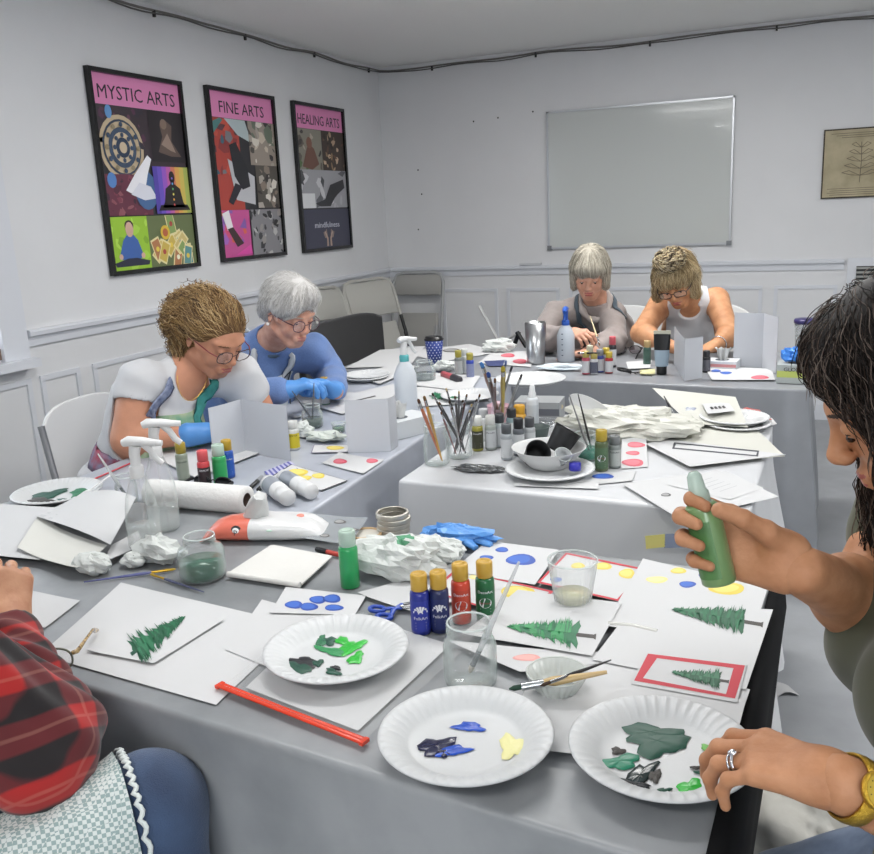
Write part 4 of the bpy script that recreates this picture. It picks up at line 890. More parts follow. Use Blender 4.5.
def womanD():
    o=thing('person','woman with streaked blonde updo and glasses in a white sleeveless top at the far table','person',(2.4,-1.6,0))
    skm=skin('skin_warm','#c99670','#b88460'); hc=upx(677,280,1,-1.99); X=hc[0]
    J=dict(pelvis=V(X+.05,-1.50,.56),chest=V(X+.04,-1.66,.80),neck=V(X+.035,-1.83,.965))
    J['shL']=upx(716,300,1,-1.78);J['shR']=upx(664,305,1,-1.82); J['shR']=J['shR']+V(-.015,0,-.0)
    J['elL']=upx(729,335,1,-1.99);J['wrL']=upx(716,346,1,-2.13);J['elR']=upx(641,333,1,-2.05);J['wrR']=upx(672,347,1,-2.2)
    for k in('elR','elL','wrL','wrR'): J[k][2]=max(J[k][2],.785)
    for s_,g in(('R',-1),('L',1)): J['kn'+s_]=V(X+g*.1,-1.98,.52); J['an'+s_]=V(X+g*.1,-1.92,.09)
    P=body_prims(J,bust=1.05,build=1.06); hR=frame(nrm(V(-.05,-.84,-.52)),V(-.25,-.5,1)); cu=(.6,.65,.7,.75)
    hs_=[(J['wrR'],nrm(V(.8,-.4,-.1)),V(.1,.1,-1),'R',cu,J['elR']),(J['wrL'],nrm(V(-.6,-.75,-.1)),V(0,.1,-1),'L',cu,J['elL'])]; hd=[]
    for a in hs_: _,v,f,_,_=hand_mesh(*a,scale=.92); hd.append((0,v,f,0))
    parts=make_body(J,P,skm,hc,hR,1.0,hd,iristy=-.8,fullcheek=1.05); mesh_np('body',parts,[skm,lipm('lip_rose2','#a85c58'),mat('brow_tan','#8a7458',.8),lash,eyew,iris],o)
    tags=('torso','upR','upL'); lo,hi=pbox(P,tags,.05); S=SDF(lo,hi,.005); apply(S,P,('torso',),.012); folds(S,.005,30,7); S.cap(J['neck']+nrm(hc-J['neck'])*.02,hc,.064,.08,.004,'sub'); S.ell(J['neck']+J['fw']*.08,V(.05,.05,.035),J['B'],.004,'sub')
    for sd,oth in(('R','L'),('L','R')):
        a=J['sh'+sd]; out=nrm(a-J['sh'+oth]); S.cut(a-out*.03,nrm(out+V(0,0,.1)))
    S.cut(J['pelvis']-V(0,0,.09),V(0,0,-1)); v,f=S.mesh(); add_np('sleeveless_top',(v,f),cloth_mat('white_cotton','#dfe1e5'),o)
    hm=HM('bca680','d3c098','9a8664','dfcfab','86745a'); dk=HM('4c4036','d3c098','7c6a4e','362e28','c8b898','e0d4b8'); gl=hR.T@V(0,0,-1)
    adds=[('e',(0,-.018,.038),(.09,.106,.094),0),('e',(0,.05,.052),(.070,.05,.042),.02),('c',(.07,.0,.03),tuple(V(.084,.01,.0)+gl*.05),.032,.020,.02),('c',(-.07,.0,.03),tuple(V(-.084,.01,.0)+gl*.06),.032,.020,.02),('e',(0,-.07,-.03),(.078,.05,.06),.03),('e',(-.01,.03,.130),(.055,.05,.036),.01)]
    St=style_sdf(hc,hR,1.0,adds,[('e',(0,.098,-.058),(.062,.072,.084),.008)]); hr=add_np('hair',St.mesh(),hm[2],o)
    hair_on('hair_strands',St,hc,hR,1.0,3000,hr,hm,from_flow((0,.02,.14),gl,.7),.085,r=.0009,lift=.008,wave=.003,wf=1.5,seed=8,fly=.014)
    hair_on('hair_twist',St,hc,hR,1.0,800,hr,dk,lambda q: np.cross(q-V(0,.03,.11),V(.2,.1,1))*20+V(.1,.2,.3),.06,r=.0012,lift=.016,wave=.006,wf=1.5,seed=9,keep=lambda q:(q[:,2]>.105)&(q[:,1]>-.03),fly=.01)
    glasses('glasses',hc,hR,1.0,mat('glasses_dark','#2a1c1a',.3),lensm,o,rx=.027,rz=.015,sq=3.4,th=.002)
    w=J['wrL']; fe=nrm(J['elL']-w); a1=nrm(np.cross(fe,V(0,0,1))); a2=np.cross(fe,a1); M().tube([w+fe*.03+(a1*math.cos(a)+a2*math.sin(a))*.034 for a in np.linspace(0,6.28,20)],.003,mat('silver','#d8d8dc',.25,metal=1),6).build('bracelet',None,o)
    pants(P,J,o,cloth_mat('dark_trousers','#30333c'),V(0,.3,1))
# ---------------------------------------------------------------- dark-haired woman at the right end of the foreground table
def dbl(x,y,d): return pd(x,y,d)
def womanE():
    o=thing('person','dark-haired woman in olive T-shirt with gold watch at the right end of the foreground table','person',(3.2,-5.05,0))
    skm=skin('skin_olive','#c6906c','#b27c58'); hc=pd(918,392,.99)
    J=dict(pelvis=V(3.20,-5.12,.58),chest=V(3.188,-5.06,.915),neck=V(3.165,-5.04,1.075),shR=V(3.125,-4.84,1.03),shL=V(3.20,-5.22,1.03))
    J['elR']=pd(860,600,1.12); J['wrR']=pd(800,570,.95); J['elL']=pd(1015,862,.83); J['wrL']=pd(842,784,.81)
    J['knR']=V(2.99,-5.0,.47);J['knL']=V(3.0,-5.28,.47);J['anR']=V(3.06,-4.98,.09);J['anL']=V(3.06,-5.26,.09)
    P=body_prims(J,bust=1.12,build=1.0); hR=frame(nrm(V(-.86,-.10,-.50)),V(-.5,0,1))
    hd=[]; cam_r,cam_u,cam_b=CR[:,0],CR[:,1],CR[:,2]; h=.0022
    wR=J['wrR']; dR=nrm(-cam_r*.82+cam_u*.32-cam_b*.42); nR=nrm(cam_b*.9-cam_r*.35+cam_u*.05); rR=.024
    _,v,f,_,_=hand_mesh(wR,dR,nR,'R',((.45,1.15,1.0),(.5,1.2,1.0),(.55,1.2,1.0),(.6,1.2,1.0)),J['elR'],h=h,scale=.98,rw=rR,thumb=(.62,.25,.85),tcurl=.45); hd.append((0,v,f,0))
    wL=J['wrL']; dL=nrm(pd(760,757,.86)-wL); nL=nrm(-cam_u*.86-cam_b*.45+cam_r*.0)
    SL,v,f,palL,fL=hand_mesh(wL,dL,nL,'L',((.34,.6,.40),(.34,.66,.42),(.42,.70,.50),(.5,.68,.5)),J['elL'],h=.0018,scale=.90,rw=rR,forelen=.16,thumb=(.8,.35,.6),tcurl=.3); hd.append((0,v,f,0))
    parts=make_body(J,P,skm,hc,hR,1.0,hd,faceh=.002,iristy=-.8); mesh_np('body',parts,[skm,lipm('lip_dusk','#a85f58'),mat('brow_dark','#33241c',.8),lash,eyew,iris],o)
    # nails
    nm=mat('nail','#d8a894',.25)
    # ring on the ring finger, watch on the wrist
    sg=[x for x in fL if x[4]==2][0]; a,b=sg[0],sg[1]; T=axis_T(a+(b-a)*.45,b)
    silver=mat('silver','#d8d8dc',.25,metal=1); rg_=M(); rg_.tube([(.0096*math.cos(t),.0096*math.sin(t),0) for t in np.linspace(0,6.2832,25)],.0018,silver,8,False,T=T)
    up_l=np.array(T.inverted().to_3x3()@Vector(-nL)); an=math.atan2(up_l[1],up_l[0]); rg_.ell((.0108*math.cos(an),.0108*math.sin(an),0),(.004,.004,.005),silver,10,T=T); rg_.tube([(.0096*math.cos(t),.0096*math.sin(t),.005) for t in np.linspace(0,6.2832,25)],.0012,silver,8,False,T=T); rg_.build('ring',None,o)
    gold=mat('gold','#c9a23e',.28,metal=1,bump=.5,bump_scale=900); fe=nrm(J['elL']-wL); c0=wL+fe*.012; T=axis_T(c0,c0+fe)
    st=M(); wv=nrm(cam_b*.85+cam_u*.4); wv=nrm(wv-fe*np.dot(wv,fe)); ax=np.array(T.inverted().to_3x3()@Vector(wv)); an=math.atan2(ax[1],ax[0])
    ring=[]; 
    R3=np.array(T.to_3x3())
    for t in np.linspace(0,2*math.pi,37):
        dv=R3@V(math.cos(t),math.sin(t),0); rr_=np.linspace(.018,.05,65); sv=samp(SL,c0+rr_[:,None]*dv); k_=np.where(sv<0)[0]; r0=max(.0285,(rr_[k_[-1]] if len(k_) else .028))+.001
        ring.append([((r0+q[0])*math.cos(t),(r0+q[0])*math.sin(t),q[1]) for q in((-.001,-.008),(.0015,-.008),(.0022,0),(.0015,.008),(-.001,.008))])
        if np.dot(dv,wv)>.985 : rdial=r0
    st.loft(ring,gold,True,False,T=T); w=st.build('watch_strap',None,o)
    dc=c0+wv*(rdial+.0015); nn=wv; T2=axis_T(dc-nn*.001,dc+nn)
    M().lathe([(.0,0),(.0165,0),(.0172,.003),(.0165,.006),(.0145,.0068),(.0140,.0062)],gold,32,T=T2).build('watch_case',None,w); M().disc(.0142,.0063,mat('dial','#d6b84e',.3,metal=.6),32,T=T2).build('watch_dial',None,w)
    hk=M()
    for k in range(12): t=k*math.pi/6; hk.box((.0115*math.cos(t),.0115*math.sin(t),.0066),(.001,.001,.0004),mat('dial_mark','#5a4418',.4),T=T2)
    hk.box((0,.0035,.0069),(.0008,.008,.0004),mat('dial_mark','#5a4418',.4),T=T2); hk.box((.004,0,.0069),(.009,.0007,.0004),mat('dial_mark','#5a4418',.4),T=T2); hk.build('watch_hands',None,w)
    # T-shirt
    olive=cloth_mat('olive_jersey','#4d4f3c',noise_amt=.08,noise_scale=12)
    tags=('torso','upR','upL'); lo,hi=pbox(P,tags,.06); S=SDF(lo,hi,.005); apply(S,P,tags,.014,{'upR':.42,'upL':.5}); folds(S,.005,18,4); S.cap(J['neck'],hc,.066,.08,.004,'sub'); S.cut(J['pelvis']-V(0,0,.06),V(0,0,-1)); v,f=S.mesh(); add_np('t_shirt',(v,f),olive,o)
    pants(P,J,o,cloth_mat('faded_denim','#6f7f99',noise_amt=.2,noise_scale=30,col2='#55657f'),V(.3,0,1))
    # hair: long loose waves falling forward
    hm=HM('1d1714','2a211c','17120f','3b302a','5c4f47','74675e'); gl=hR.T@V(0,0,-1)
    adds=[('e',(0,-.018,.040),(.092,.112,.098),0),('e',(0,.030,.074),(.075,.052,.040),.025),('c',(-.07,.0,.04),tuple(V(-.086,.012,.0)+gl*.16),.034,.022,.03),('c',(.07,.0,.03),tuple(V(.085,.0,.0)+gl*.22),.036,.026,.03),('e',(0,-.08,-.04),(.085,.06,.09),.03)]
    St=style_sdf(hc,hR,1.0,adds,[('e',(0,.112,-.030),(.076,.082,.112),.01)],ext=.3); hr=add_np('hair',St.mesh(),hm[2],o)
    hair_on('hair_strands',St,hc,hR,1.0,4200,hr,hm,from_flow((0,.0,.15),gl+V(0,-.45,0),.7),.10,r=.0006,lift=.008,wave=.004,wf=1.5,seed=18,fly=.010,steps=16)
    # loose locks in front of the face
    rg2=np.random.default_rng(5); lk=M()
    for i in range(60):
        x0=rg2.uniform(-.07,.075); st_=V(x0,rg2.uniform(.03,.07),rg2.uniform(.085,.105)); L=rg2.uniform(.03,.075); pts=[]; q=st_.copy(); d=nrm(V(x0*3.0,.8,.1)); ph=rg2.uniform(0,6.28); n_=15
        for k in range(n_):
            pts.append(hc+hR@q); g_=min(.45,.16+.05*k); tgt=nrm(gl*1.0+V(x0*7.5,.1-.3*(k>6),0)); d=nrm(d*(1-g_)+tgt*g_); q=q+d*L/n_+V(1,0,0)*.0015*math.sin(ph+k*.9)+V(0,.0012*math.cos(ph+k*.8),0)
        lk.tube(pts,[.00045]*(n_-2)+[.0003,.00015],hm[int(rg2.integers(6))],4,False)
    lk.build('loose_locks',None,hr)
    lk=M()
    for i in range(110):
        x0=rg2.uniform(-.10,-.06); q=V(x0,rg2.uniform(-.07,.015),rg2.uniform(-.03,.03)); L=rg2.uniform(.14,.26); d=nrm(gl+V(-.1,.05,0)); ph=rg2.uniform(0,6.28); pts=[]
        for k in range(18): pts.append(hc+hR@q); d=nrm(d*.8+(gl+V(rg2.normal()*.1,rg2.normal()*.1,0))*.2); q=q+d*L/18+V(.002*math.cos(ph+k*.7),.0025*math.sin(ph+k*.8),0)
        lk.tube(pts,[.00045]*16+[.0003,.00015],hm[int(rg2.integers(6))],4,False)
    lk.build('loose_locks',None,hr)
    return J,dR,nR,wR
# ---------------------------------------------------------------- person in plaid at the lower left
def plaid():
    m=bpy.data.materials.new('red_plaid'); m.use_nodes=True; nt=m.node_tree; b=nt.nodes['Principled BSDF']; b.inputs['Roughness'].default_value=.9; b.inputs['Sheen Weight'].default_value=.2
    tc=nt.nodes.new('ShaderNodeTexCoord'); mp=nt.nodes.new('ShaderNodeMapping'); nt.links.new(tc.outputs['Object'],mp.inputs['Vector']); mp.inputs['Rotation'].default_value=(.3,.45,.75)
    nz=nt.nodes.new('ShaderNodeTexNoise'); nz.inputs['Scale'].default_value=5; mx=nt.nodes.new('ShaderNodeVectorMath'); mx.operation='MULTIPLY_ADD'; nt.links.new(nz.outputs['Color'],mx.inputs[0]); mx.inputs[1].default_value=(.03,.03,.03); nt.links.new(mp.outputs[0],mx.inputs[2]); nt.links.new(tc.outputs['Object'],nz.inputs['Vector'])
    outs=[]
    for ax in('X','Z'):
        w=nt.nodes.new('ShaderNodeTexWave'); w.bands_direction=ax; w.inputs['Scale'].default_value=4.3; w.inputs['Distortion'].default_value=0; nt.links.new(mx.outputs[0],w.inputs['Vector'])
        r=nt.nodes.new('ShaderNodeValToRGB'); e=r.color_ramp.elements; e[0].position=.42;e[1].position=.58; e[0].color=(0,0,0,1);e[1].color=(1,1,1,1); nt.links.new(w.outputs['Fac'],r.inputs['Fac']); outs.append(r.outputs['Color'])
        w2=nt.nodes.new('ShaderNodeTexWave'); w2.bands_direction=ax; w2.inputs['Scale'].default_value=4.3; w2.inputs['Phase Offset'].default_value=0.; nt.links.new(mx.outputs[0],w2.inputs['Vector'])
        r2=nt.nodes.new('ShaderNodeValToRGB'); e=r2.color_ramp.elements; e[0].position=.985;e[1].position=.998; e[0].color=(0,0,0,1);e[1].color=(1,1,1,1); nt.links.new(w2.outputs['Fac'],r2.inputs['Fac']); outs.append(r2.outputs['Color'])
    ad=nt.nodes.new('ShaderNodeMix'); ad.data_type='RGBA'; ad.blend_type='ADD'; ad.inputs[0].default_value=1; nt.links.new(outs[0],ad.inputs[6]); nt.links.new(outs[2],ad.inputs[7])
    sc=nt.nodes.new('ShaderNodeMath'); sc.operation='MULTIPLY'; sc.inputs[1].default_value=.5
    a1=nt.nodes.new('ShaderNodeMath'); a1.operation='ADD'; nt.links.new(outs[0],a1.inputs[0]); nt.links.new(outs[2],a1.inputs[1]); nt.links.new(a1.outputs[0],sc.inputs[0])
    cr=nt.nodes.new('ShaderNodeValToRGB'); cr.color_ramp.interpolation='LINEAR'; e=cr.color_ramp.elements; e[0].position=.0; e[0].color=lin('#1b1618')+[1]; e[1].position=1; e[1].color=lin('#a8201e')+[1]; k=cr.color_ramp.elements.new(.5); k.color=lin('#5e1c20')+[1]
    nt.links.new(sc.outputs[0],cr.inputs['Fac'])
    a2=nt.nodes.new('ShaderNodeMath'); a2.operation='MAXIMUM'; nt.links.new(outs[1],a2.inputs[0]); nt.links.new(outs[3],a2.inputs[1]); a3=nt.nodes.new('ShaderNodeMath'); a3.operation='MULTIPLY'; a3.inputs[1].default_value=.16; nt.links.new(a2.outputs[0],a3.inputs[0])
    fx=nt.nodes.new('ShaderNodeMix'); fx.data_type='RGBA'; nt.links.new(a3.outputs[0],fx.inputs[0]); nt.links.new(cr.outputs['Color'],fx.inputs[6]); fx.inputs[7].default_value=lin('#d8a08c')+[1]; nt.links.new(fx.outputs[2],b.inputs['Base Color'])
    return m
def gingham():
    m=bpy.data.materials.new('gingham'); m.use_nodes=True; nt=m.node_tree; b=nt.nodes['Principled BSDF']; b.inputs['Roughness'].default_value=.9
    tc=nt.nodes.new('ShaderNodeTexCoord'); ck=nt.nodes.new('ShaderNodeTexChecker'); ck.inputs['Scale'].default_value=190; mp=nt.nodes.new('ShaderNodeMapping'); mp.inputs['Rotation'].default_value=(.5,.4,.6)
    nt.links.new(tc.outputs['Object'],mp.inputs[0]); nt.links.new(mp.outputs[0],ck.inputs['Vector']); ck.inputs['Color1'].default_value=lin('#c9d0ce')+[1]; ck.inputs['Color2'].default_value=lin('#8ca09f')+[1]; nt.links.new(ck.outputs['Color'],b.inputs['Base Color']); return m
def personF():
    o=thing('person','person in red plaid flannel shirt, gingham apron and jeans at the lower left','person',(1.8,-5.7,0))
    skm=skin('skin_fist','#c49678','#ae7c60')
    J=dict(pelvis=V(1.86,-5.64,.55),chest=V(1.81,-5.60,.85),neck=V(1.79,-5.53,1.05),shR=V(1.955,-5.47,.955),shL=V(1.63,-5.56,.96))
    J['elR']=pd(38,745,1.20);J['wrR']=pd(8,632,1.36);J['elL']=V(1.56,-5.34,.80);J['wrL']=V(1.58,-5.20,.80)
    J['knR']=pd(147,815,1.24);J['anR']=J['knR']+V(.10,.12,-.42); J['anR'][1]=-5.40; J['knL']=V(1.70,-5.28,.50);J['anL']=V(1.70,-5.32,.09)
    P=body_prims(J,bust=1,build=1.05); hc=V(1.79,-5.44,1.21); hR=frame(nrm(V(0,.9,-.4)),V(0,.3,1)); hd=[]
    dR=nrm(pd(4,560,1.40)-J['wrR']); nR=nrm(V(-.7,.5,-.5))
    for a in((J['wrR'],dR,nR,'R',(1.0,1.2,1.2,1.2),J['elR']),(J['wrL'],V(.1,1,0),V(0,0,-1),'L',(.3,.3,.3,.3),J['elL'])): _,v,f,_,_=hand_mesh(*a,h=.0022,rw=.029,scale=1.02); hd.append((0,v,f,0))
    parts=make_body(J,P,skm,hc,hR,1.0,hd); mesh_np('body',parts,[skm,lipm('lip_rose','#a8605a'),mat('brow_brown','#6a4a34',.8),lash,eyew,iris],o)
    pl=plaid(); tags=('torso','upR','upL','foR','foL'); lo,hi=pbox(P,tags,.08); S=SDF(lo,hi,.005)
    apply(S,P,('torso','upL','foL'),.016,{'foL':.85}); a=J['elR'];b=J['wrR'];s_=J['shR']
    S.cap(s_,a,.075,.078,.03); S.cap(a,a+(b-a)*.5,.078,.056,.03); S.cap(a+(b-a)*.5,b,.056,.041,.02); S.cap(b-nrm(b-a)*.02,b,.043,.041,.005)
    # bunched folds along the sleeve
    X,Y,Z=S.ax[0][:,None,None],S.ax[1][None,:,None],S.ax[2][None,None,:]; u=nrm(b-a); pr=(X-a[0])*u[0]+(Y-a[1])*u[1]+(Z-a[2])*u[2]; si=nrm(np.cross(u,V(0,0,1))); sp=(X-a[0])*si[0]+(Y-a[1])*si[1]+(Z-a[2])*si[2]
    S.f=S.f+(.0055*np.sin(pr*120+sp*38+2*np.sin(sp*30))*np.exp(-((pr-.09)/.13)**2)).astype(np.float32); folds(S,.006,20,8); S.cut(b+u*.004,u); S.cut(J['pelvis']-V(0,0,.1),V(0,0,-1)); S.cap(J['neck'],hc,.066,.08,.004,'sub')
    v,f=S.mesh(); add_np('flannel_shirt',(v,f),pl,o)
    den=cloth_mat('blue_denim','#3d5272',noise_amt=.3,noise_scale=9,col2='#2a3a55',bump=.4,bump_scale=500)
    lo,hi=pbox(P,('thR','thL','shR','shL'),.06); S=SDF(lo,hi,.006); apply(S,P,('torso','thR','thL','shR','shL'),.017); S.cut(J['pelvis']+V(0,0,.06),V(0,-.5,1)); folds(S,.006,17,3); v,f=S.mesh(); add_np('jeans',(v,f),den,o)
    # gingham apron over the lap with a lace edge
    gm=gingham(); rows=[]; n=26; kn=J['knR']; hp=J['pelvis']+V(.07,.02,.02); LA=np.linalg.norm(kn-hp)*.93; t=nrm(kn-hp); sd=nrm(np.cross(t,V(0,0,1)))
    for i in range(n+1):
        row=[]
        for j in range(n+1): row.append(hp+t*(i/n)*LA+sd*((j/n-.5)*.30-.02)+V(0,0,.2))
        rows.append(row)
    p=np.array(rows).reshape(-1,3)
    for _ in range(90): d_=samp(S,p)-.006; p=p-V(0,0,1)*(np.clip(d_,-.01,.012)*.9*(p[:,2]>.40))[:,None]
    rr=np.array([fbm(q,22,3) for q in p]); p[:,2]+=.008*rr; f=[]; w=n+1
    q=p+V(0,0,.003); vs=np.concatenate([p,q]); oo=len(p)
    for i in range(n):
        for j in range(n): a_=i*w+j; f.append((oo+a_,oo+a_+1,oo+a_+w+1,oo+a_+w)); f.append((a_,a_+w,a_+w+1,a_+1))
    ap=mesh_np('apron',[(vs,np.array(f),0)],[gm],o)
    P3=p.reshape(w,w,3); lm=cloth_mat('lace','#cfd6d4')
    for e_ in(P3[-1],P3[:,-1]):
        pts=[]
        for k in range(len(e_)-1):
            for m_ in(0,.25,.5,.75): c_=e_[k]*(1-m_)+e_[k+1]*m_; o2=nrm(e_.mean(0)-p.mean(0)); pts.append(c_+o2*(.006+.006*abs(math.sin((k+m_)*math.pi)))+V(0,0,.003))
        M().tube(pts,.0035,lm,6,flat=.8).build('lace_trim',None,ap)
    hm=HM('8f8b80','79756b','a29e92'); St=style_sdf(hc,hR,1,[('e',(0,-.018,.038),(.088,.106,.092),0),('e',(0,-.07,-.03),(.078,.05,.065),.03)],[('e',(0,.095,-.058),(.07,.085,.1),.008)]); hr=add_np('hair',St.mesh(),hm[1],o)
womanA(); womanB(); womanC(); womanD(); EJ=womanE(); personF()
for o_ in list(COL.objects):
    if o_.get("category")=="person": settle(o_)
# ================================================================ THINGS ON THE TABLES
Z0=TZ+.0026
paper=mat('paper_white','#c6c7c8',.75); paper2=mat('paper_cool','#c3c6cc',.75); papers=mat('paper_shade','#b9bcbd',.8)
glass_m=glassy('clear_glass'); glass_r=mat('glass_rim','#dfe8e6',.06,alpha=.5,spec=.9); clearp=glassy('clear_plastic','#e8ebeb',.08,.7,.1,'#b9c0c0')
foam=mat('foam_white','#c9cbcc',.4,bump=.05,bump_scale=300); whitep=mat('white_plastic','#d5d6d6',.35)
red_b=mat('red_border','#bf4650',.7); steel=mat('steel','#b4b7ba',.22,metal=1)
def lbl(o,label,cat,group=None): return tag(o,label,cat,group)
ZC=[0]
def zn(step=.0007): ZC[0]+=step; return ZC[0]
def scale_at(P): q=CR.T@(np.array(P)-CP); return F/(-q[2])
# ---- flat sheets
def quadmap(Q,u,v): return (1-u)*(1-v)*Q[0]+u*(1-v)*Q[1]+u*v*Q[2]+(1-u)*v*Q[3]
def sheet(label,px,z=None,m=None,draw=None,curl=.0009,cat='sheet of paper',name='paper_sheet',group=None,n=8,th=.0004,seed=0,border=None,dk=0,lift=None):
    z=Z0+zn() if z is None else z; m=m or paper
    Q=[up(a,b,z) for a,b in px]; c=sum(Q)/4; rz=math.atan2(*(Q[1]-Q[0])[[1,0]]); o_loc=c.copy()
    Rm=np.array([[math.cos(rz),math.sin(rz),0],[-math.sin(rz),math.cos(rz),0],[0,0,1]]); q=[Rm@(p-c) for p in Q]
    def hh(u,v): 
        h=curl*(.6+.5*math.sin(seed*2.3+3*u+5*v))*((abs(u-.5)*2)*(abs(v-.5)*2))**3
        if lift: h+=lift(u,v)
        return h
    mb=M(); g=[]
    for i in range(n+1):
        for j in range(n+1): p=quadmap(q,i/n,j/n); g.append((p[0],p[1],hh(i/n,j/n)))
    w=n+1; f=[]
    area=np.cross(q[1]-q[0],q[3]-q[0])[2]
    for i in range(n):
        for j in range(n):
            a=i*w+j; f.append((a,a+w,a+w+1,a+1) if area>0 else (a,a+1,a+w+1,a+w))
    top=[(p[0],p[1],p[2]+th) for p in g]
    mb.add(top,f,m,True); mb.add(g,[t[::-1] for t in f],papers if m is paper else m,True)
    def at(u,v,dz=0): p=quadmap(q,u,v); return (p[0],p[1],hh(min(max(u,0),1),min(max(v,0),1))+th+.0002+dz)
    def inv(pxy):
        P=Rm@(up(pxy[0],pxy[1],z)-c)   # solve bilinear
        u,v=.5,.5
        for _ in range(12):
            e=quadmap(q,u,v)-P; du=(quadmap(q,u+1e-4,v)-quadmap(q,u,v))/1e-4; dv=(quadmap(q,u,v+1e-4)-quadmap(q,u,v))/1e-4
            A=np.array([[du[0],dv[0]],[du[1],dv[1]]]); s_=np.linalg.solve(A,e[:2]); u-=s_[0];v-=s_[1]
        return u,v
    def poly(pts,mm,dz=0): mb.add([at(u,v,dz) for u,v in pts],[tuple(range(len(pts)))],mm,False)
    def oval(cx,cy,rx,ry,mm,dz=0,n_=18,wob=.12):
        pts=[]
        for k in range(n_): a=2*math.pi*k/n_; w_=1+wob*math.sin(a*3+cx)*.5; pts.append(inv((cx+rx*w_*math.cos(a),cy+ry*w_*math.sin(a))))
        poly(pts,mm,dz)
    if border:
        bm,bw=border; 
        for a in((0,0,1,bw),(0,1-bw,1,1),(0,bw,bw*.6,1-bw),(1-bw*.6,bw,1,1-bw)): poly([(a[0],a[1]),(a[2],a[1]),(a[2],a[3]),(a[0],a[3])],bm,.0001)
    if draw: draw(poly,oval,inv)
    o=mb.build(name); o.location=tuple(c); o.rotation_euler=(0,0,rz); return lbl(o,label,cat,group)
def tree_pts(p0,p1,wid,seed,tiers=9,trunk=.1,droop=.5):
    """jagged fir outline in pixel space: p0 foot of the trunk, p1 tip"""
    r=random.Random(seed); p0=np.array(p0,float);p1=np.array(p1,float); ax=p1-p0; L=np.linalg.norm(ax); ax/=L; sd=np.array([-ax[1],ax[0]])*.95; polys=[]
    for k in range(tiers):
        t0=trunk+(1-trunk)*k/tiers; t1=min(1,t0+(1-trunk)*1.9/tiers); w=wid*(1-(k/tiers)**1.2)*r.uniform(.85,1.1)+1.
        n=5; pts=[]
        base=p0+ax*L*t0; tip=p0+ax*L*t1
        left=[];right=[]
        for j in range(n,-1,-1):
            f=j/n; left.append(base+sd*w*f-ax*(r.uniform(-.02,.035)*L)*(1 if j%2 else -.4)*1-ax*L*.02*droop*f)
        pts=[tip]+[base+(tip-base)*.45+sd*w*.45]+left+[base-sd*w*(j/n)-ax*(r.uniform(-.02,.035)*L)*(1 if j%2 else -.4)-ax*L*.02*droop*j/n for j in range(1,n+1)]+[base+(tip-base)*.45-sd*w*.45]
        polys.append(pts)
    return polys,(p0,p0+ax*L*(trunk+.12),sd)
def draw_tree(p0,p1,wid,seed,m,tm,tiers=9,trunk=.1,m2=None):
    def d(poly,oval,inv):
        polys,(a,b,sd)=tree_pts(p0,p1,wid,seed,tiers,trunk)
        w=wid*.10+.5; poly([inv(a+sd*w),inv(a-sd*w),inv(b-sd*w),inv(b+sd*w)],tm,.0001)
        if trunk>.08: e=wid*.22; ax=(b-a)/np.linalg.norm(b-a); poly([inv(a-ax*1+sd*e),inv(a-ax*1-sd*e),inv(a+ax*1.6-sd*e*.6),inv(a+ax*1.6+sd*e*.6)],tm,.00015)
        for k,pp in enumerate(polys):
            cen=sum(pp)/len(pp); tri=[inv(q) for q in pp]; c2=inv(cen)
            mm=m if (k%3 or m2 is None) else m2
            for i in range(len(tri)): poly([c2,tri[i],tri[(i+1)%len(tri)]],mm,.0003+.00009*k)
        r=random.Random(seed+5)
        p0_,p1_=np.array(p0,float),np.array(p1,float)
        for k in range(90):   # ragged needles
            t=r.uniform(trunk+.03,.97); w=wid*(1-t)**.85*r.uniform(.9,1.6)+.8; sg=r.choice((-1,1)); c=p0_+(p1_-p0_)*t; ax=(p1_-p0_)/np.linalg.norm(p1_-p0_)
            e=c+sd*w*sg-ax*r.uniform(0,2.5); poly([inv(c+ax*1.6),inv(c-ax*1.6),inv(e)],m if m2 is None or k%2 else m2,.0013+.000015*k)
    return d
def multi(*fs):
    def d(*a):
        for f in fs: f(*a)
    return d
def ovals(lst):
    def d(poly,oval,inv):
        for cx,cy,rx,ry,m in lst:
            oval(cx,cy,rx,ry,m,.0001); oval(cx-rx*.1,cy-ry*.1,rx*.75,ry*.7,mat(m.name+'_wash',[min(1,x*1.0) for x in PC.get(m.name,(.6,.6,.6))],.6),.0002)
    return d
PC={}
def pnt(name,h,h2=None): PC[name]=[int((h2 or h).lstrip('#')[i:i+2],16)/255 for i in(0,2,4)]; return mat(name,h,.5)
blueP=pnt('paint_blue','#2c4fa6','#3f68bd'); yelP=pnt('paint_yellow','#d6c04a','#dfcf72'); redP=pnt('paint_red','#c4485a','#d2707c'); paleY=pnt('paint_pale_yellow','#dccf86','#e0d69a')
grn=mat('paint_green','#1e6b46',.5); grn2=mat('paint_green_light','#2f8a52',.5); dkg=mat('paint_dark_green','#154a3a',.45); grn3=mat('paint_green_deep','#17573a',.5); brt=mat('paint_bright_green','#2fae3a',.3); blk=mat('paint_black','#12151c',.45); trunkm=mat('paint_trunk','#4a4744',.6)
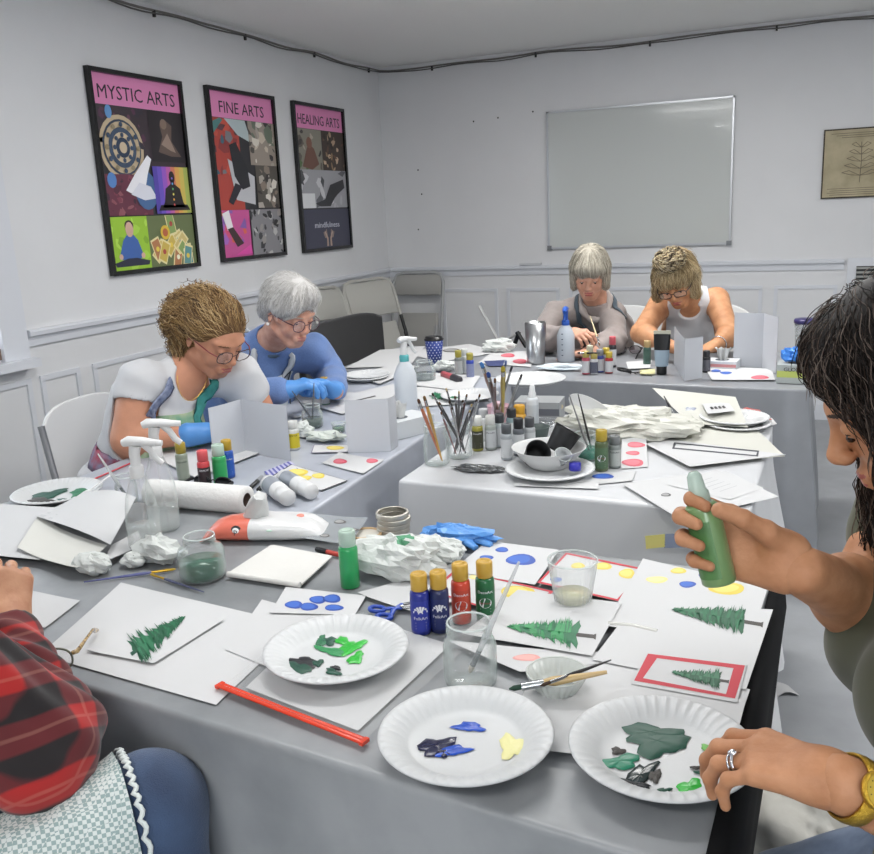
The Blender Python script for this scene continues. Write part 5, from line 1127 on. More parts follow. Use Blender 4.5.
# ---- plates
def plate(label,px,r=.1145,z=None,paints=(),h=.020,group=None,flutes=44,tilt=(0,0),P=None,name='foam_plate'):
    z=Z0 if z is None else z; P=up(px[0],px[1],z) if P is None else P
    o=thing(name,label,'plate',P,0,group,rot=(tilt[0],tilt[1],random.uniform(0,3))); n=flutes*6
    prof=[(0,.0018),(.5,.0018),(.62,.0022),(.68,.006),(.76,.0125),(.86,.0175),(.95,h),(.985,h*1.0),(1.0,h*.93),(.985,h*.82),(.90,.0145),(.8,.0095),(.7,.002),(.62,0),(0,0)]
    rings=[]
    for q,zz in prof:
        ring=[]
        for k in range(n):
            a=2*math.pi*k/n; fl=math.cos(a*flutes); am=.0022 if .74<q<.97 and zz>.005 else 0
            ring.append(((q*r+am*fl*.3)*math.cos(a),(q*r+am*fl*.3)*math.sin(a),zz+am*max(0,fl)*1.0))
        rings.append(ring)
    M().loft(rings[::-1],foam,True,False).build('dish',None,o)
    inv=Matrix.Rotation(-o.rotation_euler.z,3,'Z')
    for k,(cx,cy,rx,ry,m,ang) in enumerate(paints):
        A=up(cx,cy,z+.003)-P; B=up(cx+rx*math.cos(ang),cy+rx*math.sin(ang),z+.003)-P-A; C=up(cx-ry*math.sin(ang),cy+ry*math.cos(ang),z+.003)-P-A
        mb=M(); rg_=random.Random(k*17+int(cx)); n_=26; ph=rg_.uniform(0,6); top=[];
        prof2=((1.0,.0),(.93,.0009),(.6,.0016),(.0,.0020)); rings=[]
        for f_,hh_ in prof2:
            ring=[]
            for j in range(n_):
                a=2*math.pi*j/n_; w=f_*(1+.22*math.sin(3*a+ph)+.12*math.sin(5*a+ph*2)+.08*math.sin(9*a)); p=A+B*w*math.cos(a)+C*w*math.sin(a); ring.append((p[0],p[1],.0032+hh_*(1+.12*math.sin(a*5+k))))
            rings.append(ring)
        mb.loft(rings,m,True,False); mb.v=[tuple(inv@Vector(v)) for v in mb.v]; pp=mb.build('paint_smear',None,o)
    return o
# ---- bottles
def wrap(mb,body,size,r,z,ang,m,width=None,bold=0):
    t=M(); t.text(body,size,m,Matrix.Identity(4),width=width,bold=bold,th=.0001)
    vs=[]
    for x,y,zz in t.v: a=ang+x/r; vs.append(((r+.0003+zz)*math.cos(a),(r+.0003+zz)*math.sin(a),z+y))
    mb.add(vs,t.f,m,False)
def lathe_obj(prof,m,name,parent,n=28): return M().lathe(prof[::-1],m,n).build(name,None,parent)
def paint_bottle(label,P,body,capc,lab=None,h=.108,r=.0165,emblem=None,text=None,squeeze=False,group=None,rot=None,capclear=False,name='paint_bottle'):
    o=thing(name,label,'paint bottle',P,0,group,rot=rot); k=h/.108; ang=math.atan2(CP[1]-P[1],CP[0]-P[0])
    bm=mat('bottle_'+body,body,.3,coat=.3); cm=mat('cap_'+capc,capc,.35) if not capclear else mat('cap_translucent','#bcd2c4',.25,alpha=.75)
    hb=.078*k
    lathe_obj([(0,0),(r*.9,0),(r,.002),(r,hb*.90),(r*.96,hb*.955),(r*.78,hb),(0,hb)],bm,'body',o)
    if squeeze: lathe_obj([(r*.62,hb-.001),(r*.62,hb+.010*k),(r*.5,hb+.013*k),(r*.42,hb+.026*k),(r*.25,hb+.03*k),(0,hb+.03*k)],cm,'cap',o)
    else: lathe_obj([(r*.74,hb-.001),(r*.86,hb+.001),(r*.86,hb+.026*k),(r*.78,hb+.0285*k),(r*.5,hb+.0285*k),(r*.48,hb+.0275*k),(0,hb+.0275*k)],cm,'cap',o)
    if lab:
        mb=M(); lm=mat('label_'+lab,lab,.4); n=18; rings=[]
        for z in(hb*.10,hb*.80): rings.append([((r+.0003)*math.cos(ang+t),(r+.0003)*math.sin(ang+t),z) for t in np.linspace(-2.2,2.2,n)])
        mb.loft(rings,lm,False,False)
        wm=mat('label_white','#d8d9dd',.4); dm=mat('label_ink','#20222a',.4)
        ink=wm if sum(lin(lab))<.9 else dm
        if emblem=='fan':
            for j in range(7):
                t=math.pi*(j+.5)/7; c0=(0,hb*.52); R_=.0125; pts=[(c0[0]+.0025*math.cos(t-.3),c0[1]+.0025*math.sin(t-.3)),(c0[0]+R_*math.cos(t-.17),c0[1]+R_*math.sin(t-.17)),(c0[0]+R_*1.08*math.cos(t),c0[1]+R_*1.08*math.sin(t)),(c0[0]+R_*math.cos(t+.17),c0[1]+R_*math.sin(t+.17)),(c0[0]+.0025*math.cos(t+.3),c0[1]+.0025*math.sin(t+.3))]
                mb.add([((r+.0006)*math.cos(ang+x/r),(r+.0006)*math.sin(ang+x/r),z) for x,z in pts],[tuple(range(5))],wm,False)
            wrap(mb,'FolkArt',.0075,r+.0004,hb*.41,ang,wm,width=.024); 
        if emblem=='oval':
            mb.add([((r+.0005)*math.cos(ang+.011*math.cos(t)/r),(r+.0005)*math.sin(ang+.011*math.cos(t)/r),hb*.45+.009*math.sin(t)) for t in np.linspace(0,6.283,20)[:-1]],[tuple(range(19))],wm,False)
            wrap(mb,'Americana',.0045,r+.0008,hb*.45,ang,mat('label_red_ink','#8a2230',.4),width=.019)
        if text: wrap(mb,text,.007,r+.0004,hb*.70,ang,ink,width=min(.027,.0042*len(text)))
        for z in(.17,.23,.30): 
            rg_=[(r+.0005)] ; mb.add([((r+.0005)*math.cos(ang+a),(r+.0005)*math.sin(ang+a),hb*z+dz) for a,dz in((-.55,0),(.55,0),(.55,.0011),(-.55,.0011))],[(0,1,2,3)],ink,False)
        mb.build('label',None,o)
    return o
def jar(label,P,r=.038,h=.10,water=None,wl=.4,name='glass_jar',mason=True,group=None,cat='jar',neck=.8,m=None):
    o=thing(name,label,cat,P,0,group)
    if mason: pr=[(0,.002),(r*.8,.0),(r*.96,.004),(r,.012),(r*1.0,h*.62),(r*.93,h*.72),(r*neck,h*.80),(r*neck,h*.84),(r*(neck+.04),h*.855),(r*neck,h*.87),(r*(neck+.04),h*.90),(r*neck,h*.92),(r*(neck+.03),h*.97),(r*neck,h)]
    else: pr=[(0,.002),(r*.78,0),(r*.84,.004),(r*neck*.92,h*.5),(r,h*.97),(r*1.02,h)]
    mb=M(); mb.lathe(pr[::-1],m or glass_m,36); inn=[(max(0,a-.0028),b+.003 if b<.01 else b) for a,b in pr]; mb.lathe(inn,m or glass_m,36); mb.build('body',None,o)
    M().tube([(pr[-1][0]*math.cos(t)*.98,pr[-1][0]*math.sin(t)*.98,h) for t in np.linspace(0,6.2832,37)],.0016,glass_r,6,False).build('rim',None,o)
    if water:
        wm=mat('water_'+water,water,.08,alpha=.82,spec=.6); zz=[p for p in pr if p[1]<h*wl]; rr=np.interp(h*wl,[p[1] for p in pr],[p[0] for p in pr])
        mb=M(); mb.lathe(([(0,.005)]+[(a*.93,max(b,.005)) for a,b in zz if a>0]+[(rr*.93,h*wl),(0,h*wl)])[::-1],wm,32); mb.build('water',None,o)
    return o
def brush(label,a,b,handle='#c9a86a',tip='#2a2622',r=.0032,br=.018,fer='steel',group=None,flatb=False,name='paint_brush',hm=None,L=None):
    """a = bristle tip, b = handle end (world)"""
    a=np.array(a,float);b=np.array(b,float); o=thing(name,label,'paint brush',(a+b)/2,0,group); c=(a+b)/2; d=nrm(b-a); Lt=np.linalg.norm(b-a); a=a-c;b=b-c
    fl=min(.03,Lt*.22); br=min(br,Lt*.15)
    M().tube([a,a+d*br*.35,a+d*br],[r*.25,r*1.0,r*.95],mat('bristle_'+tip,tip,.8),8,flat=.5 if flatb else 1).build('bristles',None,o)
    M().tube([a+d*br*.9,a+d*(br+fl*.5),a+d*(br+fl)],[r*1.05,r*.95,r*1.0],steel if fer=='steel' else mat('gold_ferrule','#c09a3c',.3,metal=1),10).build('ferrule',None,o)
    s=a+d*(br+fl*.97); M().tube([s,s+(b-s)*.15,s+(b-s)*.5,s+(b-s)*.85,b],[r*.9,r*1.25,r*.9,r*.6,r*.45],hm or mat('handle_'+handle,handle,.35,coat=.4),8).build('handle',None,o)
    return o
def crumple(label,P,size,m=None,seed=0,amp=.5,n=22,cat='crumpled paper towel',name='crumpled_paper',flat=.5,spots=None,group=None,sharp=22,smooth=False):
    vs=[];h=n//2; T=[]
    for i in range(h+1):
        a=math.pi*i/h
        for j in range(n):
            b=2*math.pi*j/n; d=np.array([math.sin(a)*math.cos(b),math.sin(a)*math.sin(b),math.cos(a)])
            q=1+amp*.55*fbm(d,1.2,seed)+amp*.38*abs(fbm(d,2.3,seed+3))-amp*.10*abs(fbm(d,4.2,seed+7))
            p=d*q*np.array(size)/2; p[2]=p[2]+size[2]*flat; p[2]=max(p[2],.0005); vs.append(p)
    fs=[]
    for i in range(h):
        for j in range(n): k=(j+1)%n; fs.append((i*n+j,(i+1)*n+j,(i+1)*n+k,i*n+k))
    mb=M(); m=m or mat('tissue','#d2d5d3',.9,bump=.6,bump_scale=60); mb.add(vs,fs,m,smooth)
    if spots:
        for q,f in enumerate(mb.f):
            c=sum(np.array(mb.v[i]) for i in f)/len(f)
            if min(np.linalg.norm(c-np.array(t_)) for t_ in((0,-.012,.055),(-.055,-.02,.035),(.015,.0,.07)))<.016*(1+.5*fbm(c,40,2)): mb.m[q]=mb.mi(spots)
    o=mb.build(name); o.location=tuple(P); return lbl(o,label,cat,group)
def U(x,y,dz=0): return up(x,y,Z0+dz)
# ================================================================ FOREGROUND TABLE
sheet('large plain white sheet under the fir tree card at the front left',[(121,583),(300,625),(216,705),(40,655)],seed=1)
sheet('white card with a torn edge lying under the tortoiseshell glasses',[(28,590),(80,601),(45,628),(0,615)],cat='card',name='paper_card',seed=2)
sheet('long white sheet between the first card and the round plate',[(262,600),(348,622),(300,680),(226,650)],seed=22)
# zip bag: clear film with the orange zip strip
def zip_bag():
    z=Z0+zn(); Q=[up(a,b,z) for a,b in((224,685),(366,741),(462,652),(330,600))]; c=sum(Q)/4; o=thing('zip_bag','clear plastic zip bag with an orange zip strip at the front edge of the table','plastic bag',c)
    mb=M(); n=20; g=[]
    for i in range(n+1):
        for j in range(n+1): p=quadmap(Q,i/n,j/n)-c; g.append((p[0],p[1],p[2]+.0022*max(0,fbm((i*.22,j*.22,0),1,3)+.1)+.003*(i/n>.9)*abs(math.sin(j*.8))))
    w=n+1; mb.add(g,[(i*w+j,i*w+w+j,i*w+w+j+1,i*w+j+1) for i in range(n) for j in range(n)],mat('bag_film','#f2f4f4',.08,alpha=.14,spec=1),True); mb.build('film',None,o)
    om=mat('zip_orange','#e0452a',.25,alpha=.92,coat=.5,emit=0); a=up(222,684,z+.003)-c;b=up(366,740,z+.003)-c
    d=nrm(b-a); s=np.cross(d,V(0,0,1))
    st=M(); st.tube([a,(a+b)/2+s*.001,b],[.0042]*3,om,8,flat=.5,upv=V(0,0,1)); st.tube([a+s*.0075+V(0,0,.001),(a+b)/2+s*.0085+V(0,0,.002),b+s*.007],[.0042]*3,om,8,flat=.6,upv=V(0,0,1)); st.build('zip_strip',None,o)
    for p in(a,b): M().box((0,0,0),(.007,.015,.005),om,T=Matrix.Translation(Vector(p+s*.004))@Matrix.Rotation(math.atan2(d[1],d[0]),4,'Z')).build('end_stop',None,o)
sheet('plain white sheet in the clear zip bag under the green-smeared plate',[(246,688),(358,731),(450,645),(330,606)],seed=3)
zip_bag()
sheet('white card painted with one leaning green fir tree, lying furthest left',[(87,651),(154,664),(224,620),(160,606)],cat='painted card',name='painted_card',draw=draw_tree((131,655),(186,617),15,3,grn,dkg,9,.08,grn3),th=.0009,curl=.002,seed=4)
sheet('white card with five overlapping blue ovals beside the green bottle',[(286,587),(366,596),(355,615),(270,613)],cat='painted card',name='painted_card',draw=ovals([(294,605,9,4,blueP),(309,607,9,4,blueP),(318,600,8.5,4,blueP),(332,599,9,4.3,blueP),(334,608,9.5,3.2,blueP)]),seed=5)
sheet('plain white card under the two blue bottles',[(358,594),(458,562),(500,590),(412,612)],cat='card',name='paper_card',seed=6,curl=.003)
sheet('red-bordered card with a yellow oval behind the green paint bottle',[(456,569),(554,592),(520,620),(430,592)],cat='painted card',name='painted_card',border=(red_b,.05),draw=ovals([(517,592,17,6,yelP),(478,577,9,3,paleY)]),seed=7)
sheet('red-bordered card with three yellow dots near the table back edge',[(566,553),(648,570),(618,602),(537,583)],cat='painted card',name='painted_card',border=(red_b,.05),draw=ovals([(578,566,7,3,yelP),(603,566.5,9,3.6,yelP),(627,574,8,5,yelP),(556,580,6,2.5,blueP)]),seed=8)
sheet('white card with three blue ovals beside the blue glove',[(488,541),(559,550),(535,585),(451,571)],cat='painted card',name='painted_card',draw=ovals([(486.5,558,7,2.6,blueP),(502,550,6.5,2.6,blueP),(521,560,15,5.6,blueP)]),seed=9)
sheet('large white sheet hanging past the plates at the front right',[(548,640),(750,690),(722,772),(500,745)],seed=10,curl=.0006)
sheet('card with a faint pink smear under the tree card by the jar',[(445,640),(545,650),(600,664),(520,672)],cat='painted card',name='painted_card',draw=ovals([(527,658,14,3.5,pnt('paint_pink','#d99a94','#e0aaa4'))]),seed=11)
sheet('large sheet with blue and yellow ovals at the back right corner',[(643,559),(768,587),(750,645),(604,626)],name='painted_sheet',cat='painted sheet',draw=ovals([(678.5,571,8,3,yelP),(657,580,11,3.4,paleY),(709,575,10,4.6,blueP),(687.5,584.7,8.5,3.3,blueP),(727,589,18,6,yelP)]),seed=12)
sheet('long sheet with a green fir tree lying sideways at the right table end',[(636,602),(773,610),(746,690),(592,660)],name='painted_sheet',cat='painted sheet',draw=draw_tree((762,625),(671,610),14,7,grn,trunkm,10,.2,grn3),seed=13,curl=.0006)
sheet('plain white sheet half under the red-framed tree card',[(625,682),(746,700),(735,742),(590,720)],seed=14,curl=.0005)
sheet('white card with a wide bright green fir tree beside the clear cup',[(518,590),(622,603),(592,656),(462,634)],cat='painted card',name='painted_card',draw=draw_tree((595,637),(506,627),15,9,mat('paint_emerald','#1f8a4c',.45),trunkm,9,.2,grn),seed=15)
def framed(poly,oval,inv):
    ou=[(648,654),(745,666),(735,699),(634,681)]; inn=[(657,658.5),(733.5,668.5),(726,694.5),(643,678.5)]
    for i in range(4): j=(i+1)%4; poly([inv(ou[i]),inv(ou[j]),inv(inn[j]),inv(inn[i])],red_b,.0001)
sheet('card with a red painted frame around a small fir tree by the plate',[(646,652),(747,664),(737,703),(631,684)],cat='painted card',name='painted_card',draw=multi(framed,draw_tree((728,682),(671,673),9,12,mat('paint_sage','#3a7556',.5),trunkm,8,.15,grn3)),seed=16,curl=.0004)
# plates
ZP=Z0+.0125
pm=lambda *a: a
plate('white foam plate smeared with green paint, nearest the tree card',(337,657),z=ZP,paints=[(328,641,9,4,dkg,0),(322,640,5,7,grn,.3),(331,651,16,3.5,grn2,.2),(352,647,14,5.5,brt,-.35),(356,658,9,5,brt,-.6),(303,662,14,5,blk,.1),(299,668,13,6.5,dkg,.15),(318,663,6,3,dkg,-.2),(333,672,8,3,dkg,.3),(336,668,5,2,blk,.2),(343,641,8,4,brt,.2)])
navy=mat('paint_navy','#191c3e',.25); roy=mat('paint_royal','#2450b8',.25)
plate('white foam plate with dark blue and pale yellow paint, middle of the three in front',(466,744),z=ZP,paints=[(436,746,19,8,navy,-.2),(453,751,17,5,roy,-.15),(443,753,8,4,navy,.2),(469,727,15,4.6,roy,.05),(511,746,12,12,mat('paint_lemon','#e3df9f',.4),0)])
plate('white foam plate with dark green and black paint beside the ringed hand',(661,757),z=ZP,paints=[(650,733,30,9,dkg,.05),(657,742,29,14,dkg,.1),(620,762,21,7,mat('paint_teal_green','#2b7f62',.35),-.15),(618,751,7,3.5,trunkm,.1),(640,776,19,9,mat('paint_black_green','#1d2b2c',.2),-.7),(630,784,20,4,blk,.2),(655,776,7,6,trunkm,-.5),(662,792,9,3.5,dkg,-.3),(690,788,12,9,brt,-.3),(710,750,9,5,mat('paint_lime','#6fae58',.5),.3),(718,768,8,7,trunkm,.6),(696,768,6,1.5,trunkm,0),(700,773,6,1.5,dkg,.1)])
plate('white foam plate with green smears and a fork near the left window',(58,497),paints=[(50,494,18,3.4,dkg,-.2),(40,500,12,2.5,trunkm,0),(83,492,14,4,grn,-.2),(66,501,10,2,dkg,.1),(33,506,7,2,trunkm,0)])
# fork on that plate
def fork(label,a,b):
    a=np.array(a);b=np.array(b);c=(a+b)/2;o=thing('plastic_fork',label,'fork',c);d=nrm(b-a);s=nrm(np.cross(d,V(0,0,1)));a=a-c;b=b-c
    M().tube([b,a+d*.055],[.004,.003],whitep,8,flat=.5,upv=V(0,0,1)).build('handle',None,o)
    h=M(); h.tube([a+d*.058,a+d*.045,a+d*.035],[.004,.010,.011],whitep,8,flat=.2,upv=V(0,0,1)); h.build('head',None,o)
    for k in range(4): M().tube([a+d*.037+s*(k-1.5)*.0055,a+d*.016+s*(k-1.5)*.0055,a+s*(k-1.5)*.005+V(0,0,.001)],[.0017,.0015,.0008],whitep,6).build('tine',None,o)
fork('white plastic fork resting on the green-smeared plate at the far left',U(80,497,.026),U(112,474,.035))
# bottles in front
paint_bottle('royal blue paint bottle with a gold cap, left of the four in front',U(421.5,632),'#1f2a86','#c19a3e','#2a3592',emblem='fan',group=None)
paint_bottle('dark blue paint bottle with a gold cap, second of the four in front',U(440.5,630),'#1c2450','#c19a3e','#222b5e',emblem='fan')
paint_bottle('orange-red paint bottle with a gold cap, third of the four in front',U(462,621),'#c9452f','#c19a3e','#b9432f',emblem='oval',text='DecoArt')
paint_bottle('green paint bottle with a gold cap, right of the four in front',U(486,618),'#1b6238','#c19a3e','#1e5c38',emblem='oval',text='DecoArt')
paint_bottle('bright green craft paint squeeze bottle with clear cap beside the crumpled towel',U(350.5,586),'#2a9a58','#bcd2c4',None,h=.115,r=.0185,squeeze=False,capclear=True)
# jar with water and the clear-handled brush
J1=U(471,682); jar('empty clear mason jar standing between the plates in the foreground',J1,r=.040,h=.098,neck=.82)
brush('clear-handled brush leaning in the foreground mason jar',J1+V(-.004,.005,.012),pd(519,562,1.235),r=.0042,hm=mat('acrylic','#dfe3e4',.08,alpha=.55,spec=.9),tip='#c8c4b8')
# clear cup
def cup(label,P,r0,r1,h,m,name='plastic_cup',flute=0,water=None,rot=None,cat='cup'):
    o=thing(name,label,cat,P,0,None,rot=rot); n=48
    def ring(r,z,am=0): return [((r+am*math.cos(a*24))*math.cos(a),(r+am*math.cos(a*24))*math.sin(a),z) for a in np.linspace(0,2*math.pi,n*2+1)[:-1]]
    mb=M(); R_=[ring(0.001,.001),ring(r0,.001),ring(r0*1.02,.006,flute),ring((r0+r1)/2,h*.5,flute),ring(r1*.98,h*.9,flute),ring(r1,h),ring(r1*.96,h*.99),ring((r0+r1)/2*.96,h*.5,flute),ring(r0*.95,.008),ring(.001,.005)]
    mb.loft(R_[::-1],m,True,False).build('body',None,o)
    M().tube([(r1*math.cos(t),r1*math.sin(t),h) for t in np.linspace(0,6.2832,37)],.0015,glass_r if 'clear' in m.name else m,6,False).build('rim',None,o)
    if water: mb=M(); rw=r0+(r1-r0)*.3; mb.lathe([(0,.0085),(r0*.92,.0085),(rw*.93,h*.3),(0,h*.3)][::-1],mat('water_'+water,water,.08,alpha=.6),32); mb.build('water',None,o)
    return o
cup('clear ribbed plastic cup with a yellowish fill for its reflection beside the bright tree card',U(573,606),.030,.043,.088,clearp,flute=.0009,water='#d9d8b4')  # tinted fill puts the cup's yellow reflection into colour
# ridged dish with two brushes across it
cup('small translucent ridged dish holding two brushes by the white sheets',U(557,694),.026,.043,.036,mat('dish_frost','#d5dad6',.25,alpha=.8),name='small_dish',flute=.0015,cat='dish',water='#c9d2cb')
dz_=.0425
brush('flat wooden brush with dark green bristles lying across the ridged dish',U(509,689,.030),U(607,672,.052),handle='#c0a470',tip='#1c3a2c',r=.0058,br=.02,flatb=True)
brush('thin black-handled brush lying across the ridged dish',U(540,686,.046),U(611,660,.050),handle='#1a1a1c',tip='#3a2a20',r=.0025)
o=thing('pipette','short clear plastic pipette tube lying on the white sheets','tube',U(632,628,.006)); M().tube([U(608,624,.010)-U(632,628,.006),V(0,0,.003),U(657,632,.009)-U(632,628,.006)],[.0045,.005,.005],mat('pip','#dcdcd6',.15,alpha=.7),10).build('body',None,o)
for p_ in(0,1): pass
c=U(565,727,.004); lb=M(); a_=up(553,728,Z0+.004)-c; b_=up(577,726,Z0+.004)-c; lb.tube([a_,b_],[.006,.006],mat('yellow_wrap','#d2a52c',.3,coat=.4),8,flat=.3,upv=V(0,0,1)); lb.tube([a_+nrm(b_-a_)*.01,a_+nrm(b_-a_)*.013],[.0064,.0064],mat('yellow_band','#e6cf7a',.4),8,flat=.32,upv=V(0,0,1)); o=lb.build('paint_stick'); o.location=c; lbl(o,'short shiny yellow stick end lying between the two front plates','paint stick')
# blue scissors
def scissors():
    c=U(385,612,.006); o=thing('scissors','scissors with royal blue handles partly under the white card','scissors',c); bm=mat('blue_handle','#2a4aa8',.35)
    for sg,(cx,cy) in((1,(377,609)),(-1,(384,617))):
        q=up(cx,cy,Z0+.008)-c; M().tube([q+V(.014*math.cos(t),.010*math.sin(t),0) for t in np.linspace(0,6.2832,20)],.0038,bm,8,False).build('handle',None,o)
        p2=up(402,606+sg*2,Z0+.008)-c; M().tube([q+V(.012,.004*sg,0),(q+p2)/2+V(0,0,0),p2],[.0045,.005,.004],bm,8,flat=.6,upv=V(0,0,1)).build('shank',None,o)
        M().tube([p2,up(440,600+sg*3,Z0+.006)-c],[.005,.001],steel,6,flat=.25,upv=V(0,0,1)).build('blade',None,o)
    M().ell(up(402,606,Z0+.012)-c,(.004,.004,.002),steel,10).build('pivot',None,o)
scissors()
# spectacles with tortoiseshell temples
def spectacles(label,cpx,rz,fm,tm,lens=lensm,scale=1.0,P=None,folded=False):
    P=U(*cpx,.0) if P is None else P; o=thing('eyeglasses',label,'glasses',P,rz)
    for sg in(-1,1):
        pts=[(sg*.034+.026*math.copysign(abs(math.cos(t))**.85,math.cos(t)),0.0,.021+.019*math.copysign(abs(math.sin(t))**.85,math.sin(t))) for t in np.linspace(0,6.2832,28)]
        r=M().tube(pts,.0018,fm,6,False).build('rim',None,o); M().add([(p[0],p[1],p[2]) for p in pts[:-1]],[tuple(range(27))],lens,False).build('lens',None,r)
        M().tube([(sg*.060,0,.030),(sg*.067,-.006,.030),(sg*.068,-.05,.028),(sg*.066,-.095,.022),(sg*.063,-.115,.012),(sg*.061,-.135,.003)],[.0025,.0032,.0022,.0022,.0034,.0026],tm,8,flat=1.4).build('temple',None,o)
    M().tube([(-.009,0,.027),(0,.001,.031),(.009,0,.027)],.0018,fm,6).build('bridge',None,o)
    o.scale=(scale,)*3; return o
tort=mat('tortoiseshell','#c9ab72',.25,noise_amt=.7,noise_scale=130,col2='#5b3d22',coat=.5)
g_=spectacles('reading glasses with tortoiseshell temples beside the plaid sleeve',(52,652),0,mat('frame_olive','#77786a',.3,coat=.4),tort)
a_=up(76,655,Z0+.032)-V(0,0,.032);b_=up(116,602,Z0+.01)-V(0,0,.01); dd=nrm(b_-a_); g_.rotation_euler=(0,0,math.atan2(dd[1],dd[0])+math.pi/2); 
off_=Matrix.Rotation(g_.rotation_euler.z,3,'Z')@Vector((.066,0,0)); g_.location=tuple(a_+np.array(off_)+V(0,0,.006))
# green-water jar
J2=U(203.5,577); jar('round glass jar half full of green water beside the crumpled tissues',J2,r=.046,h=.088,water='#2c5f48',wl=.42,neck=.66)
brush('blue-handled brush with a yellow ferrule lying in front of the green-water jar',U(176,569,.004),U(84,582,.004),handle='#5a5f94',tip='#caa83a',r=.0028,fer='gold')
brush('short blue-handled brush lying right of the long one in front of the jar',U(150,574,.004),U(204,592,.004),handle='#4d5270',tip='#b99a3a',r=.0026,fer='gold')
brush('wooden-handled brush half hidden behind the raised fist',U(12,545,.004),U(24,549,.004),handle='#c7a45a',tip='#8a7a3a',r=.0028,fer='gold')
tis=mat('tissue','#ccd0cd',.9,bump=.6,bump_scale=60); gsp=mat('tissue_green','#5f9a78',.9)
crumple('crumpled white tissue left of the spray bottles',U(93,573),(.085,.055,.042),tis,2)
crumple('crumpled white tissue against the front spray bottle',U(160,562),(.105,.06,.055),tis,5,amp=.7)
crumple('small twist of tissue beside the brush tip',U(135,566),(.05,.04,.03),tis,9)
crumple('crumpled paper towel with a green stain behind the green bottle',U(398,575),(.17,.09,.075),tis,11,amp=.7,spots=gsp,n=30)
crumple('crumpled white paper towel right of the green-stained one',U(440,562),(.11,.07,.05),tis,14,amp=.7,n=26)
crumple('scrunched blue glove beside the crumpled towels',U(455,543),(.13,.07,.04),bluegl,21,amp=.8,n=26,cat='glove',name='disposable_glove')
go=bpy.data.objects['disposable_glove']
for k,(ax_,ay_,ln) in enumerate(((.05,.01,.05),(.052,-.012,.045),(.03,-.03,.04),(-.045,-.025,.035))):
    M().tube([(ax_*.6,ay_*.6,.018),(ax_+ln*.3,ay_,.016),(ax_+ln*.8,ay_*1.3,.010)],[.013,.011,.008],bluegl,8,flat=.7).build('glove_finger',None,go)
# tall curled sheets at the left
sheet('large curled sheet of drawing paper leaning over the tissues',[(84,498),(138,512),(112,556),(36,522)],lift=lambda u,v:.012+.030*math.sin(min(1,u)*2.2)*(1-.5*v),curl=.004,m=paper,seed=31)
sheet('folded sheet of drawing paper in front of the curled one',[(38,520),(108,552),(78,574),(18,552)],lift=lambda u,v:.004+.012*abs(u-.4),curl=.004,seed=32,m=mat('paper_warm','#cfcfc9',.8))
sheet('torn strip of white paper by the front spray bottle',[(112,545),(138,531),(143,545),(104,562)],lift=lambda u,v:.010*v*(1-v),seed=33)
sheet('wide plain white sheet under the left plate',[(-30,502),(60,508),(40,560),(-80,548)],seed=34)
# spray bottles
def spray(label,P,r,h,bm,hm,aim=0,neckh=.10,collar=None,waist=True,liquid=None,label_m=None,marks=None):
    o=thing('spray_bottle',label,'spray bottle',P,aim); hb=h*.66
    prof=[(0,.0),(r*.92,0),(r,.006),(r,hb*.45),(r*.93,hb*.6),(r*.80,hb*.75),(r*.52,hb*.92),(r*.36,hb),(r*.34,hb+.01)] if waist else [(0,0),(r*.95,0),(r,.006),(r,hb*.72),(r*.7,hb*.9),(r*.38,hb),(r*.36,hb+.01)]
    M().lathe(prof[::-1],bm,36).build('body',None,o)
    if liquid: mb=M(); lz=hb*liquid[1]; mb.lathe([(0,.003),(r*.93,.003),(r*.95,lz*.5),(np.interp(lz,[p[1] for p in prof[2:]],[p[0] for p in prof[2:]])*.95,lz),(0,lz)][::-1],liquid[0],32).build('liquid',None,o)
    cm=collar or hm; M().lathe([(r*.40,hb-.006),(r*.42,hb),(r*.42,hb+.018),(r*.33,hb+.022),(0,hb+.022)][::-1],cm,24).build('collar',None,o)
    hd=M(); z=hb+.02; hd.tube([(0,0,z),(0,0,z+h*.10),(.004,0,z+h*.17)],[.011,.0115,.013],hm,12); hd.tube([(-.022,0,z+h*.19),(-.01,0,z+h*.205),(.02,0,z+h*.2),(.048,0,z+h*.185)],[.010,.014,.012,.009],hm,12,flat=.8); hd.build('head',None,o)
    M().tube([(.046,0,z+h*.186),(.062,0,z+h*.18)],[.0075,.0065],hm,10).build('nozzle',None,o)
    M().tube([(.022,0,z+h*.18),(.036,0,z+h*.12),(.046,0,z+h*.05),(.058,0,z+h*.01)],[.006,.005,.005,.0045],hm,8,flat=1.5).build('trigger',None,o)
    M().tube([(0,0,z),(.003,0,hb*.4),(.01,0,.01)],.0022,clearp,6).build('dip_tube',None,o)
    if marks:
        mb=M(); ang=math.atan2(CP[1]-P[1],CP[0]-P[0])-aim
        for k in range(5): z=.03+k*.024; mb.add([((r+.0006)*math.cos(ang+a),(r+.0006)*math.sin(ang+a),z+dz) for a,dz in((-.5,0),(-.3,0),(-.3,.004),(-.5,.004))],[(0,1,2,3)],marks,False)
        mb.build('scale_marks',None,o)
    return o
pet=glassy('clear_pet','#e6ecea',.07,.7,.06,'#aab8b4')
spray('clear spray bottle with a white trigger head, the nearer of the pair',U(147,551),.036,.262,pet,whitep,aim=.35,liquid=(mat('water_clear','#dfe6e4',.05,alpha=.25),.35))
spray('clear spray bottle with a long white nozzle, the farther of the pair',U(165,528),.036,.268,pet,whitep,aim=.6,liquid=(mat('water_clear','#dfe6e4',.05,alpha=.25),.3))
